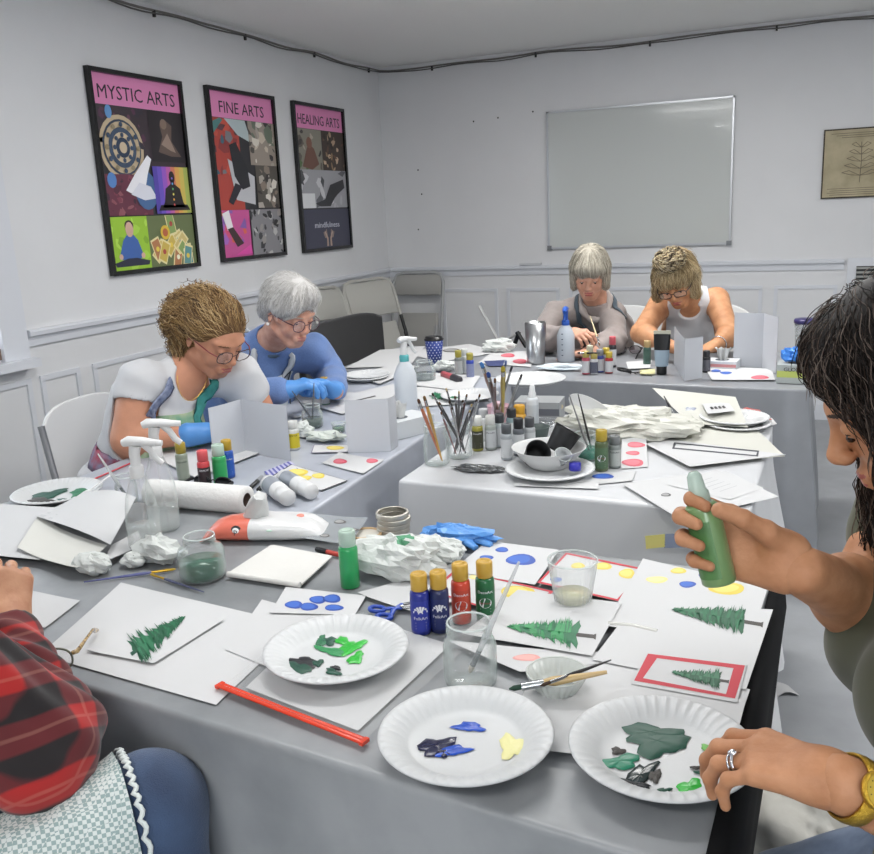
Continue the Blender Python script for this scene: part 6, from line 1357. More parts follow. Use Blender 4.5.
# bottles by the left woman
paint_bottle('silver-green paint bottle with an olive cap beside the spray bottles',U(184,480),'#8a9384','#a08c34','#98a092',text='DecoArt')
paint_bottle('coral red paint bottle with a red cap beside the white roll',U(206,489),'#c23a40','#d0555a','#33282b',text='CERAMCOAT')
paint_bottle('green paint bottle with a clear cap behind the white roll',U(221.5,485),'#2c9a56','#bcd2c4','#34a25e',h=.115,r=.019,capclear=True)
paint_bottle('bright blue paint bottle with a gold cap behind the white roll',U(229.5,477),'#2350a6','#b0902f','#2c5ab2',text='DecoArt')
# paper towel roll
def roll():
    a=up(150,492,Z0+.034);b=up(247,500,Z0+.034); o=thing('paper_towel_roll','white roll of paper towel lying in front of the paint bottles','paper towel roll',(a+b)/2*V(1,1,0)+V(0,0,Z0)); T=axis_T(a-np.array(o.location),b-np.array(o.location)); L=np.linalg.norm(b-a)
    m=M(); tm=mat('towel_white','#d9d9d7',.95,bump=.5,bump_scale=120); m.lathe([(.017,0),(.0335,0),(.034,.003),(.034,L-.003),(.0335,L),(.017,L)],tm,40,T=T); m.build('paper',None,o)
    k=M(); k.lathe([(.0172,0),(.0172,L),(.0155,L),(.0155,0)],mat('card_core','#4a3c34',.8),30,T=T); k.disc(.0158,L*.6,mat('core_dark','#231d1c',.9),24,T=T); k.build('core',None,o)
roll()
# wipes pack with a logo and wipes pulled out
def wipes():
    P=up(268,536,Z0); o=thing('wipes_pack','coral and white soft pack of wipes with a wipe pulled out','pack of wipes',P)
    ax=nrm(up(335,530,Z0)-up(205,531,Z0)); ang=math.atan2(ax[1],ax[0]); T=Matrix.Rotation(ang,4,'Z'); L=.29
    white=mat('pack_white','#d5d6d6',.3,coat=.4,bump=.5,bump_scale=40); cor=mat('pack_coral','#d9705c',.3,coat=.4,bump=.4,bump_scale=40)
    rings=[];n=28
    for i in range(21):
        x=(i/20-.5)*L; e=1-abs(i/20*2-1)**5; rings.append([(x,(.052*(.7+.3*e)+.003*fbm((x*9,j,0),1,2))*math.copysign(abs(math.cos(2*math.pi*j/n))**.8,math.cos(2*math.pi*j/n)),.024*e+(.024*e+.0008+.004*e*fbm((x*14,j*.3,1),1,5))*math.copysign(abs(math.sin(2*math.pi*j/n))**.8,math.sin(2*math.pi*j/n))+.0006) for j in range(n)])
    mb=M(); mb.loft(rings[:9],cor,True,True,T=T); mb.build('coral_end',None,o); mb=M(); mb.loft(rings[8:],white,True,True,T=T); mb.build('white_pack',None,o)
    pr=M(); 
    for (x,y,r,c) in((-.055,.02,.011,'#16161a'),(.045,-.03,.011,'#d9705c'),(.085,-.032,.008,'#d9705c'),(.02,-.040,.014,'#a9c9b8'),(.075,.01,.009,'#d9705c')):
        z=.048-.35*abs(y)*abs(y)/.05; pr.ell((x,y,.042-abs(y)*.42+.006),(r,r,.004),C_(c),14,T=T)
    pr.build('printed_dots',None,o)
    lg=M(); lg.ell((-.055,-.0475,.030),(.0125,.004,.0125),C_('#16161a'),14,T=T); lg.ell((-.055,-.0500,.030),(.0085,.003,.0085),C_('#ffffff'),14,T=T); lg.text('p',.017,C_('#16161a'),T@Matrix.Translation((-.055,-.0535,.031))@Matrix.Rotation(math.pi/2,4,'X'),th=.0004); lg.build('logo',None,o)
    rows=[]
    for i in range(15):
        t=i/14; rows.append([((-.03+(.030-.012*t)*math.cos(q)*(1+.18*math.sin(3*q+i*.3))+.02*t),(.016+.006*t)*math.sin(q)*(1+.25*math.cos(4*q-i*.4)),.040+.062*t-.012*t*abs(math.sin(q*1.5))) for q in np.linspace(0,6.2832,25)[:-1]])
    M().loft(rows[::-1],mat('wipe','#c6c7c6',.9,bump=.4,bump_scale=60),True,True,T=T).build('wipe',None,o)
wipes()
# folded napkins
def napkins():
    P=up(280,566,Z0); o=thing('folded_napkin','stack of folded white napkins in front of the wipes pack','napkin',P); px=[(228,574),(271,546),(330,557),(300,585)]; 
    for k in range(3):
        q=[up(a,b,Z0+.002+k*.003)-P for a,b in px]; q=[p+V(.002*k,.001*k,0) for p in q]; M().slab([(p[0],p[1]) for p in q],q[0][2],.0026,mat('napkin','#d3d2ce',.9,bump=.3,bump_scale=90)).build('layer',None,o)
    a=up(228,574,Z0+.009)-P;b=up(300,585,Z0+.009)-P; M().tube([a,(a+b)/2,b],[.006,.0055,.006],mat('napkin','#d3d2ce',.9),8).build('rolled_fold',None,o)
napkins()
# marker, coaster, lid rings, stencil film
def marker(label,a,b,body,capm,r=.005,group=None,name='marker_pen'):
    a=np.array(a);b=np.array(b);c=(a+b)/2;o=thing(name,label,'pen',c,0,group);a=a-c;b=b-c;d=b-a
    M().tube([a,a+d*.02,a+d*.6],[r*.8,r,r],body,12).build('barrel',None,o); M().tube([a+d*.6,a+d*.97,b],[r*1.12,r*1.1,r*.8],capm,12).build('cap',None,o)
marker('black marker with a red end on the table beside the green bottle',U(344,556,.006),U(316,549,.006),mat('marker_red','#b8453c',.4),black)
o=thing('bamboo_ring','round pale wooden ring lid beside the metal jar bands','lid',U(366,536)); M().lathe([(.030,.0),(.036,.0),(.036,.008),(.030,.008),(.030,0)],mat('bamboo','#bfa27c',.6),36).build('ring',None,o); M().disc(.030,.005,mat('lid_pale','#c9c6bc',.5),36).build('insert',None,o)
for k in range(4):
    P=U(394+((k*7)%3-1)*.8,531)+V(0,0,.0005+.0115*k); o=thing('jar_band','silver screw band, '+('lowest','second from the bottom','second from the top','topmost')[k]+' of the stack by the crumpled towels','jar band',P,k*.7,'stacked metal jar bands')
    M().lathe([(.0345,0),(.037,.0),(.0365,.002),(.037,.004),(.0365,.006),(.037,.009),(.036,.0112),(.031,.0112),(.031,.0100),(.035,.0098),(.0345,0)],mat('band_metal','#c4c0b6',.42,metal=.85),40).build('band',None,o)
sheet('translucent stencil film with dark marks behind the wipes pack',[(305,513),(368,519),(348,545),(290,536)],m=mat('stencil_film','#aeb4b8',.2,alpha=.55),name='stencil_film',cat='stencil',draw=ovals([(340,522,6,2,trunkm),(352,530,7,1.6,trunkm),(325,536,5,1.5,trunkm),(318,521,4,1.5,trunkm)]),seed=35,curl=.003)
# small jar with brush near left plate, red strip
J3=U(128,502); jar('small clear jar behind the spray bottles near the left plate',J3,r=.028,h=.07,neck=.85)
brush('clear-handled brush leaning in the small jar near the left plate',J3+V(0,0,.012),pd(98,454,2.13),r=.004,hm=mat('acrylic','#dfe3e4',.08,alpha=.55,spec=.9),tip='#c8c4b8')
a=U(94,479,.003);b=U(140,459,.003); o=thing('zip_strip','long thin red plastic zip strip beside the left woman\'s elbow','plastic strip',(a+b)/2); M().tube([a-(a+b)/2,b-(a+b)/2],.0035,mat('strip_red','#c94a4e',.3),8,flat=.6).build('strip',None,o)
# black sunglasses-like shape by the bottles
spectacles('black sunglasses lying behind the paper towel roll',(215,487),0,black,black,mat('dark_lens','#111214',.1),P=U(214,491))
ZC[0]=0
# ================================================================ LEFT TABLE
def standing_card(label,pts,h,m=paper2,lean=.0,name='standing_card'):
    """pts: pixel positions of the foot line; panels rise straight up"""
    Q=[up(a,b,Z0) for a,b in pts]; c=sum(Q)/len(Q); o=thing(name,label,'folded card',c)
    for i in range(len(Q)-1):
        a,b=Q[i]-c,Q[i+1]-c; d=nrm(b-a); nn=np.cross(d,V(0,0,1))*.0006
        n=8; rows=[]
        for k in range(n+1): rows.append([a+(b-a)*j/n+V(0,0,h*k/n)+nn*6*math.sin(math.pi*j/n)*math.sin(1.5*k/n) for j in range(n+1)])
        mb=M(); f=[[tuple(p+nn) for p in r_] for r_ in rows]; g=[[tuple(p-nn) for p in r_] for r_ in rows]; mb.loft(f,m,False,False); mb.loft(g[::-1],m,False,False)
        mb.build('panel',None,o)
    return o
standing_card('large white folded card standing behind the blue paint bottle',[(214,463),(246,452),(291,461)],.165)
standing_card('white folded card standing in the middle of the left table',[(348,453),(391,451),(398,446)],.160)
cy=lambda s: ovals(s)
dke=mat('edge_dark','#3a3c44',.6)
sheet('striped purple and white paper beside the standing card',[(264,472),(290,461),(300,468),(278,489)],m=mat('stripe_base','#b7b6cf',.7),name='striped_paper',draw=lambda poly,oval,inv:[poly([(k/7,0),(k/7+.07,0),(k/7+.07,1),(k/7,1)],mat('stripe_purple','#56589c',.6)) for k in range(7)],seed=41)
sheet('white card with four yellow ovals and a dark edge on the left table',[(271,477),(291,464.5),(348,481),(322,491)],cat='painted card',name='painted_card',border=(dke,.02),draw=cy([(298,472.5,10,3.6,yelP),(305,478,7,2.4,yelP),(318.5,476,6.5,2.6,yelP)]),seed=42)
sheet('white card with two red ovals on the inner edge of the left table',[(322,463),(339,453),(384,460),(363,474)],cat='painted card',name='painted_card',draw=cy([(340,461.5,7,2.6,redP),(372,461,6,2.3,redP)]),seed=43,curl=.003)
sheet('white card with one yellow oval lying behind the red oval card',[(314,445),(349,445),(351,452),(311,453)],cat='painted card',name='painted_card',border=(mat('edge_purple','#7a6f92',.6),.03),draw=cy([(335,448,9,2,yelP)]),seed=44)
for k,(a,b,rr,lb_) in enumerate(((U(268,483,.024),U(288,498,.024),.023,'white paint jar lying on its side nearest the yellow oval card'),(U(283,477,.022),U(312,492,.022),.022,'white paint jar lying on its side, right of the other'))):
    c=(a+b)/2; o=thing('paint_jar',lb_,'paint jar',c,0,'jars lying on the left table'); T=axis_T(a-c,b-c); L=np.linalg.norm(b-a)
    M().lathe([(0,0),(rr*.9,0),(rr,.004),(rr,L*.65),(rr*.85,L*.7)][::-1],whitep,24,T=T).build('body',None,o); M().lathe([(rr*.88,L*.7),(rr*.92,L*.71),(rr*.92,L-.003),(rr*.85,L),(0,L)][::-1],whitep,24,T=T).build('lid',None,o)
    M().lathe([(rr*1.01,L*.12),(rr*1.01,L*.5)],mat('label_mid','#8d939c',.4),24,T=T).build('label',None,o)
marker('black capped pen lying left of the striped paper',U(250,488,.007),U(262,477,.007),black,mat('pen_grey','#8c8f94',.4),.006,'black pens on the left table'); marker('black capped pen lying against the striped paper',U(258,490,.007),U(272,478,.007),black,mat('pen_grey','#8c8f94',.4),.006,'black pens on the left table')
paint_bottle('white paint bottle with a yellow and black label by the standing card',U(294.5,449),'#cfd0cc','#cfd0cc','#c8b72c',text='ACRYLIC',h=.09,r=.018)
J4=U(313,427); jar('glass jar of grey water in front of the white-haired woman',J4,r=.036,h=.075,water='#5c6a66',wl=.42,neck=.8)
brush('dark brush leaning left in the grey-water jar',J4+V(.01,0,.01),pd(292,391,2.80),handle='#4a4f54',r=.003); brush('grey brush standing upright in the grey-water jar',J4+V(-.004,.004,.01),pd(314,383,2.83),handle='#6c7176',r=.003)
paint_bottle('green paint bottle with a gold cap beside the gloved hands',U(326,405),'#1d7a48','#b0902f','#d4d6d4',text='DecoArt')
jar('small glass pot of green water beside the second standing card',U(339,432),r=.024,h=.03,water='#76907c',wl=.6,mason=False,neck=.95,name='glass_pot')
brush('short brush standing in the small glass pot, left one',U(336,432,.01),U(333,434,.085),handle='#5a5d60',r=.0022); brush('short brush standing in the small glass pot, right one',U(340,431,.01),U(341,433,.085),handle='#5a5d60',r=.0022)
crumple('crumpled pale tissue beside the small glass pot',U(325,441),(.12,.06,.03),mat('tissue_pale','#c9d0ca',.9,bump=.6,bump_scale=60),31,amp=.8,n=26)
crumple('crumpled white tissue behind the lettered white bottle',U(304,437),(.07,.05,.05),tis,33,amp=.7)
crumple('small folded foil packet left of the grey-water jar',U(296,418),(.05,.035,.018),mat('foil','#b5b9bb',.3,metal=.7),36,amp=.4,cat='packet',name='foil_packet')
sp_=spray('frosted white spray bottle with a teal collar on the left table',U(407,411),.040,.275,mat('frosted','#ccd2d8',.4,alpha=.95),whitep,aim=1.2,collar=mat('teal','#4fa3a6',.4),waist=False)
def carton(label,c,d,rz,m,em,name='carton',slot=True,cat='box',tissue=True,txt=None,tilt=None):
    o=thing(name,label,cat,c,rz,None,rot=tilt); M().box((0,0,d[2]/2),d,m).build('box',None,o)
    M().box((0,-d[1]/2-.0005,d[2]*.5),(d[0]*.98,.001,d[2]*.35),em).build('printed_band',None,o)
    if slot: M().lathe([(.0,d[2]+.0004),(.028,d[2]+.0006)][::-1],mat('slot_dark','#5a6068',.8),24).build('opening',None,o)
    if tissue:
        rows=[[(.035*(j/10-.5)*(1+i/8),.012*math.sin(j*1.3+i*.3),d[2]-.01+.06*math.sin(i/8*2)+.004*math.sin(j*2)) for j in range(11)] for i in range(9)]; M().loft(rows,mat('wipe','#dcdcda',.9),False,False).build('tissue',None,o)
    if txt:
        M().text(txt,.02,mat('label_ink','#20222a',.4),Matrix.Translation((0,-d[1]/2-.0012,d[2]*.75))@Matrix.Rotation(math.pi/2,4,'X'),width=d[0]*.6).build('lettering',None,o)
    return o
carton('white and teal tissue box beside the frosted spray bottle',U(400,434),(.11,.20,.055),-.45,mat('box_white','#cfd3d6',.5),mat('teal_print','#5fb0b8',.5))
plate('pair of white foam plates at the far end of the left table',(366,380),r=.100,paints=())
plate('upper white foam plate of the pair at the far end of the left table',(367,380),r=.100,z=Z0+.006,P=up(367,378,Z0+.006))
sheet('white sheet with a small green tree lying left of the middle table',[(400,388),(470,384),(490,402),(395,408)],name='painted_sheet',cat='painted sheet',draw=draw_tree((430,396),(458,398),3,21,grn,dkg,6,.1),seed=51)
sheet('white sheet in front of the white-haired woman\'s gloves',[(300,402),(350,392),(385,398),(342,414)],seed=52)
sheet('large white sheet under the gloved hands of the woman in white',[(150,455),(205,437),(262,452),(196,478)],seed=53)
sheet('grey-edged white sheet at the far end of the left table',[(330,398),(395,384),(405,400),(350,415)],seed=54,draw=lambda poly,oval,inv:[poly([(.2,.4),(.6,.4),(.6,.46),(.2,.46)],trunkm)])
sheet('narrow white sheet hanging near the table corner behind the carton',[(420,372),(480,376),(470,392),(405,384)],seed=55)
sheet('plain sheet crossing the join of the left and far tables',[(350,376),(395,364),(420,366),(380,384)],seed=56)
ZC[0]=.001
# ================================================================ FAR TABLE
jar('round glass jar of greyish water left of the polka-dot cup',U(425,381),r=.046,h=.085,water='#8c9698',wl=.4,neck=.75)
def dot_cup():
    P=U(435,364); o=thing('paper_cup','blue polka-dot paper cup with a black lid and clear straw','cup',P); bm=mat('cup_blue','#2c3f86',.45); wm=mat('dot_white','#c9cede',.5)
    r0,r1,h=.030,.043,.115; M().lathe([(0,.002),(r0,.0),(r1,h),(r1*.95,h)][::-1],bm,32).build('body',None,o)
    d=M()
    for i in range(9):
        z=h*(i+.7)/9.4; r=r0+(r1-r0)*z/h+.0005
        for j in range(14):
            a=2*math.pi*(j+.5*(i%2))/14; t=V(-math.sin(a),math.cos(a),0); n=V(math.cos(a),math.sin(a),0); d.add([tuple(n*r+V(0,0,z)+t*.003*math.cos(q)+V(0,0,1)*.003*math.sin(q)) for q in np.linspace(0,6.283,7)[:-1]],[tuple(range(6))],wm,False)
    d.build('printed_dots',None,o)
    M().lathe([(r1+.001,h-.003),(r1+.0025,h+.003),(r1-.002,h+.006),(r1-.004,h+.014),(r1-.009,h+.015),(0,h+.013)][::-1],black,32).build('lid',None,o); M().tube([(0,0,h),(.004,0,h+.06)],.003,clearp,8).build('straw',None,o)
dot_cup()
paint_bottle('grey-green paint bottle with an olive cap right of the polka-dot cup',U(459,375),'#7c8280','#9c943e','#a9adac'); paint_bottle('white paint bottle standing between the olive-capped and blue bottles',U(465,373),'#c4c6c4','#c8cac8','#b4b8ba'); paint_bottle('blue paint bottle with an olive cap right of the polka-dot cup',U(470.5,378),'#2a3f9c','#9c943e','#8088a8')
marker('pinkish red tube with a dark end lying in front of the olive-capped bottle',U(443,374,.014),U(460,380,.014),mat('tube_red','#c25a62',.4),mat('tube_end','#3c3a40',.4),.014,name='paint_tube')
crumple('crumpled paper beside the red tube',U(445,371),(.09,.06,.045),tis,41,amp=.7)
crumple('crumpled white paper towel in the middle of the far table',U(498,352),(.16,.09,.06),tis,43,amp=.7,n=26)
sheet('white sheet with a pencilled patch on the far table left end',[(400,352),(470,344),(500,352),(440,362)],seed=61,draw=cy([(452,350.5,9,2,trunkm)]))
sheet('white sheet with two red ovals in front of the steel tumbler',[(492,352),(534,351),(531,367),(478,363)],cat='painted card',name='painted_card',draw=cy([(508,355.5,7,2,redP),(520,361.5,7,2.4,redP)]),seed=62)
sheet('dark blue printed card beside the red oval sheet',[(484,361),(505,360),(503,366),(488,366)],m=mat('card_navy','#3a4470',.6),cat='card',name='paper_card',seed=63)
sheet('wide white sheet at the left end of the far table',[(380,350),(425,346),(410,366),(345,368)],seed=64)
def tumbler(label,P,r0,r1,h,m,lidm=None,name='tumbler',clear=False,inner=None):
    o=thing(name,label,'tumbler',P); M().lathe([(0,.001),(r0,0),(r0*1.02,.004),(r1,h),(r1*.96,h),(r0*.96,.006),(0,.006)][::-1],m,36).build('body',None,o)
    if lidm: M().lathe([(r1*1.04,h-.008),(r1*1.08,h-.006),(r1*1.08,h+.006),(r1*1.0,h+.012),(0,h+.013)][::-1],lidm,36).build('lid',None,o)
    if inner: M().lathe([(0,.012),(r0*.85,.012),(r1*.86,h-.012)][::-1],inner,36).build('inner_wall',None,o)
    return o
tumbler('tall brushed steel tumbler on the far table left of the blue-headed spray bottle',U(536,363),.040,.048,.185,mat('brushed_steel','#c2c4c6',.28,metal=1,noise_amt=.2,noise_scale=12))
spray('translucent spray bottle with a blue head in front of the taupe top',U(566,361),.040,.25,mat('frost_clear','#c3ccd6',.25,alpha=.8),mat('spray_blue','#2456b0',.35),aim=-1.4,waist=False,marks=mat('mark_dark','#30364a',.5))
crumple('folded white and pale blue face mask in front of the blue-headed bottle',U(559,370),(.19,.06,.028),mat('mask_white','#c9d4da',.8,bump=.5,bump_scale=50),51,amp=.5,cat='face mask',name='face_mask',n=26)
o=carton('small plain white box between the steel tumbler and spray bottle',U(549,352),(.045,.04,.05),.2,mat('box_white','#cfd3d6',.5),mat('box_grey','#b9bdc2',.5),slot=False,tissue=False)
# bottle group on the far table
fb=[(586,374,'#b04a5c','#b0a05a','pink-red paint bottle, front left of the cluster near the glasses',.098),(594,374,'#c4c6ca','#b0a05a','white paint bottle, second in the cluster near the glasses',.09),(600,372,'#3a4a94','#8c8f94','blue paint bottle in the cluster near the glasses',.098),(606,371,'#c9cace','#b9a23c','pale paint bottle with a yellow cap in the cluster',.10),(609,373,'#a82a32','#b9a23c','red paint bottle, front right of the cluster near the glasses',.09),(612.5,367,'#26242a','#c25862','black paint bottle with a pink-red cap behind the cluster',.135),(590,368,'#9c8a58','#c4c0a8','tan paint bottle behind the cluster near the glasses',.10)]
for x,y,bc,cc,lb_,hh_ in fb: paint_bottle(lb_,U(x,y),bc,cc,'#c8c9cc' if bc!='#c4c6ca' else '#5a5d6c',h=hh_,r=.0165,group=None)
brush('black and silver brush lying across the bottles on the far table',U(577,353,.09),U(600,353,.09),handle='#141416',r=.004)
brush('cream-handled brush held by the woman in the taupe top',upx(600,346,1,-2.26),upx(590,316,1,-2.18),handle='#d8c8a0',tip='#7a5a40',r=.0035)
spectacles('dark-rimmed glasses standing on the far table between the two women',(628,352),0,black,black,mat('plum_lens','#5a3a48',.1,alpha=.6),P=U(628,354))
cp=U(624,374); o=thing('cable_coil','small black coiled cable on the front edge of the far table','cable',cp); M().tube([(.026*math.cos(t)*(1+.1*math.sin(t*3)),.022*math.sin(t),.004+.014*abs(math.sin(t*.5))+.002*t/6) for t in np.linspace(0,19,90)],.0035,black,6).build('coil',None,o); M().tube([(.026,0,.006),(.05,.01,.006),(.065,.03,.005),(.06,.05,.005)],.0025,black,6).build('lead',None,o)
paint_bottle('dark green paint bottle with a tan cap left of the black tube',U(647,365),'#3c5a50','#b39a6c','#48645a')
def flip_tube():
    P=U(661.5,374); o=thing('squeeze_tube','tall clear and black squeeze tube standing on its cap','tube',P); r=.022
    M().lathe([(0,0),(r*.9,0),(r*.95,.003),(r*.95,.032),(r*.8,.035)][::-1],black,28).build('cap',None,o)
    rings=[]; 
    for z,a,b in((.034,.026,.022),(.07,.029,.021),(.1,.031,.016)): rings.append([(a*math.cos(t),b*math.sin(t),z) for t in np.linspace(0,2*math.pi,25)[:-1]])
    an=math.atan2(.92,.39)-math.pi/2+.4; T=Matrix.Rotation(an,4,'Z'); M().loft(rings[::-1],mat('tube_clear','#a9bccb',.15,alpha=.85),True,False,T=T).build('clear_body',None,o)
    rings=[]
    for z,a,b in((.1,.031,.016),(.13,.033,.010),(.165,.034,.004)): rings.append([(a*math.cos(t),b*math.sin(t),z) for t in np.linspace(0,2*math.pi,25)[:-1]])
    M().loft(rings[::-1],black,True,False,T=T).build('black_body',None,o); M().box((0,0,.171),(.068,.006,.014),mat('crimp','#c0bfae',.4),T=T).build('crimp',None,o)
flip_tube()
standing_card('white folded card standing beside the black tube on the far table',[(674,364),(684,381),(702,378)],.165)
standing_card('large white folded card standing at the right of the far table',[(733,366),(762,368),(776,374)],.225)
paint_bottle('small black bottle half hidden by the standing card',U(706,372),'#18181c','#2a2a2e','#5a5a62',h=.09)
carton('low white tissue box with crumpled tissues in front of the blonde woman',U(722,368),(.13,.09,.035),-.1,mat('box_white','#cfd3d6',.5),mat('box_print','#c78a8a',.5),tissue=True)
crumple('crumpled white tissue behind the low tissue box',U(722,352),(.1,.06,.06),tis,61,amp=.8)
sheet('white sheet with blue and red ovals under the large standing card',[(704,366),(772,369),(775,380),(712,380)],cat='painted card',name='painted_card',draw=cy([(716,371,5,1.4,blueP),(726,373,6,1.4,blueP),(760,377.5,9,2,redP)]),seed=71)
carton('pale box of gloves at the right end of the far table',U(795,381),(.125,.11,.07),-.05,mat('glove_box','#a9afae',.5),mat('box_lime','#b9c46a',.5),tissue=False,txt='GLOVES',cat='box of gloves',name='glove_box')
crumple('bright blue glove pulled out on top of the pale box',U(795,381)+V(-.01,.0,.072),(.07,.05,.055),mat('glove_bright','#3f86dc',.45,bump=.3,bump_scale=60),65,amp=.9,cat='glove',name='disposable_glove')
tumbler('clear double-walled tumbler with a purple lid at the right of the far table',U(804,357),.036,.045,.155,glassy('acrylic_clear','#dfe3e8',.1,.7),mat('lid_purple','#35305e',.35),inner=glassy('acrylic_inner','#cfd4dc',.1,.6))
for i,(x,y) in enumerate(((690,379),(655,352))): pass
brush('dark brush lying beside the squeeze tube',U(634,373,.004),U(652,376,.004),handle='#4a4a3c',r=.003); sheet('small white card behind the cable coil on the far table',[(626,362),(652,360),(650,368),(628,369)],cat='card',name='paper_card',seed=72)
sheet('pale yellow marked card in front of the squeeze tube',[(640,370),(655,369),(655,374),(640,374)],m=mat('card_yellow','#cfcb9a',.6),cat='card',name='paper_card',seed=73)
ZC[0]=0
# ================================================================ MIDDLE TABLE
JA=U(437,464); jar('mason jar holding two orange and yellow handled brushes',JA,r=.036,h=.112,neck=.86)
brush('brush with an orange handle in the left mason jar',pd(418,399,2.12),JA+V(.012,.006,.012),handle='#d0661e',tip='#5a4030',r=.004,br=.02)
brush('brush with a yellow handle in the left mason jar',pd(424,396,2.14),JA+V(.018,-.004,.012),handle='#d9a832',tip='#8a6a44',r=.004,br=.02)
JB=U(460,457); jar('mason jar packed with thin black-handled brushes',JB,r=.036,h=.10,neck=.9)
rr=random.Random(12)
tops=[(432,393),(439,402),(446,388),(449,401),(455,396),(459,391),(463,400),(467,394),(472,404),(477,399),(441,412),(470,410),(452,407),(480,394)]
cols=['#17161a','#1d1c20','#232126','#6e2a2a','#141416','#8a8d92','#1b1a1d','#5a1e22','#17161a','#202024','#7a2c2c','#2a2a2e','#a9abad','#c9cacc']
posn=['leftmost','second from the left','third from the left','fourth from the left','fifth from the left','sixth from the left','central','right of centre','sixth from the right','fifth from the right','low left','low right','low central','rightmost']
for k,(x,y) in enumerate(tops):
    a=2*math.pi*k/len(tops); brush('thin brush with a %s handle, %s in the packed jar'%(('dark','dark','black','red','black','grey','black','dark red','black','dark','red','dark','silver','pale')[k],posn[k]),pd(x,y,2.20+rr.uniform(-.03,.03)),JB+V(.018*math.cos(a),.018*math.sin(a),.012),handle=cols[k],tip=('#3a2a20','#6a4a30','#c9b48a')[k%3],r=.0026,br=.014,group='brushes in the packed mason jar')
crumple('crinkled clear wrap scattered in front of the packed jar',U(478,470),(.12,.05,.012),mat('glitter_wrap','#9fa2a4',.15,metal=.6,noise_amt=.6,noise_scale=300,col2='#3c3e40'),71,amp=.8,n=30,cat='plastic wrap',name='plastic_wrap')
cl=[(478,450,'#8f8a34','#cfd0cc','olive yellow','white',.104,.0165),(491,449,'#9aa19c','#cfd0cc','grey-green','white',.104,.0165),(507,459,'#9aa0a4','#565a5e','silver-labelled','grey',.104,.0165),(519,455,'#5c6066','#1e1e22','dark grey','black',.11,.0165),(500,446,'#b9c2c4','#3c4044','pale','dark',.10,.0165),(530,452,'#a9adb0','#4a4c50','grey','charcoal',.105,.0165),(484,440,'#c8cacc','#b6b8ba','white','silver',.10,.0165),(512,440,'#8aa0a4','#2c2e32','blue-grey','black',.10,.0165),(498,436,'#cdb6c0','#d8bcc8','pale pink','pink',.11,.02),(520,436,'#c99a3a','#c9962c','amber','gold',.10,.02)]
for k,(x,y,bc,cc,bn,cn,hh_,rr_) in enumerate(cl): paint_bottle('%s paint bottle with %s cap, %s of the middle table cluster'%(bn,cn,('front left','front left','front','front right','middle','right side','back left','back right','back','back right')[k]),U(x,y),bc,cc,'#c3c6c8' if k!=0 else '#3a3a2a',h=hh_,r=rr_,text='DecoArt' if k in(0,1) else None)
paint_bottle('clear glue bottle with a pointed white nozzle behind the cluster',U(533,431),'#cdd2d6','#d5d8da','#b9c0c6',h=.15,r=.019,squeeze=True)
# brush pot behind
PP=U(499,428); cup('pink plastic pot full of large brushes behind the bottle cluster',PP,.03,.036,.075,mat('pot_pink','#d0aab4',.4),name='brush_pot')
for k,(x,y,hc_,tc,fl) in enumerate(((481,362,'#8a5a44','#4a84c4',True),(488,372,'#4a2c28','#2a4fa0',True),(495,378,'#5a3028','#6a4a30',False),(503,366,'#b9a23c','#c9b43c',True),(506,360,'#c4b458','#5a70b0',False),(512,366,'#8f9296','#4a4a4e',False),(522,374,'#9a9da0','#3a3a3e',False))):
    brush('large brush with %s bristles, %s in the pink pot'%(('sky blue','dark blue','brown','yellow','blue-grey','grey','charcoal')[k],('leftmost','second from left','third from left','fourth, facing front','tall central','second from right','rightmost')[k]),pd(x,y,2.42),PP+V(.015*math.cos(k*2),.015*math.sin(k*2),.012),handle=hc_,tip=tc,r=.006 if fl else .0035,br=.035,flatb=fl,group='large brushes in the pink pot')
# box with big plate on it
carton('low grey carton under the large white plate',U(540,418),(.15,.11,.065),.1,mat('carton_grey','#8f9294',.6),mat('carton_print','#5c5f66',.6),slot=False,tissue=False)
plate('large round white plate balanced on the grey carton',(533,386),r=.130,P=up(530,383,Z0+.068),z=Z0+.068,paints=[],flutes=30)
plate('white foam plate behind the bottle cluster',(455,392),r=.11,P=up(470,399,Z0))
# sponge box and lidded bowl
def sponge():
    P=U(552,418); o=thing('sponge_tray','tilted beige tray holding an orange sponge','tray',P,-.5,None,rot=(.5,-.3,-.5)); M().rbox((0,0,.03),(.10,.065,.03),mat('tray_beige','#c3b894',.5),.01).build('tray',None,o); M().ell((.005,0,.047),(.036,.022,.01),mat('sponge_orange','#b0623c',.9,bump=.8,bump_scale=200),16).build('sponge',None,o)
sponge()
o=thing('wire_whisk','tangle of thin metal wire on the middle table','wire',U(540,428)); M().tube([(.05*math.cos(t*1.1)*(1+.2*math.sin(t*.7)),.03*math.sin(t)+.01*math.sin(t*2.3),.008+.02*abs(math.sin(t*.4))) for t in np.linspace(0,30,160)],.0013,steel,5).build('wire',None,o)
cup('dark lidded pot with a green rim on the middle table',U(538,436),.030,.036,.03,mat('pot_dark','#4a5654',.4),name='small_pot',cat='pot')
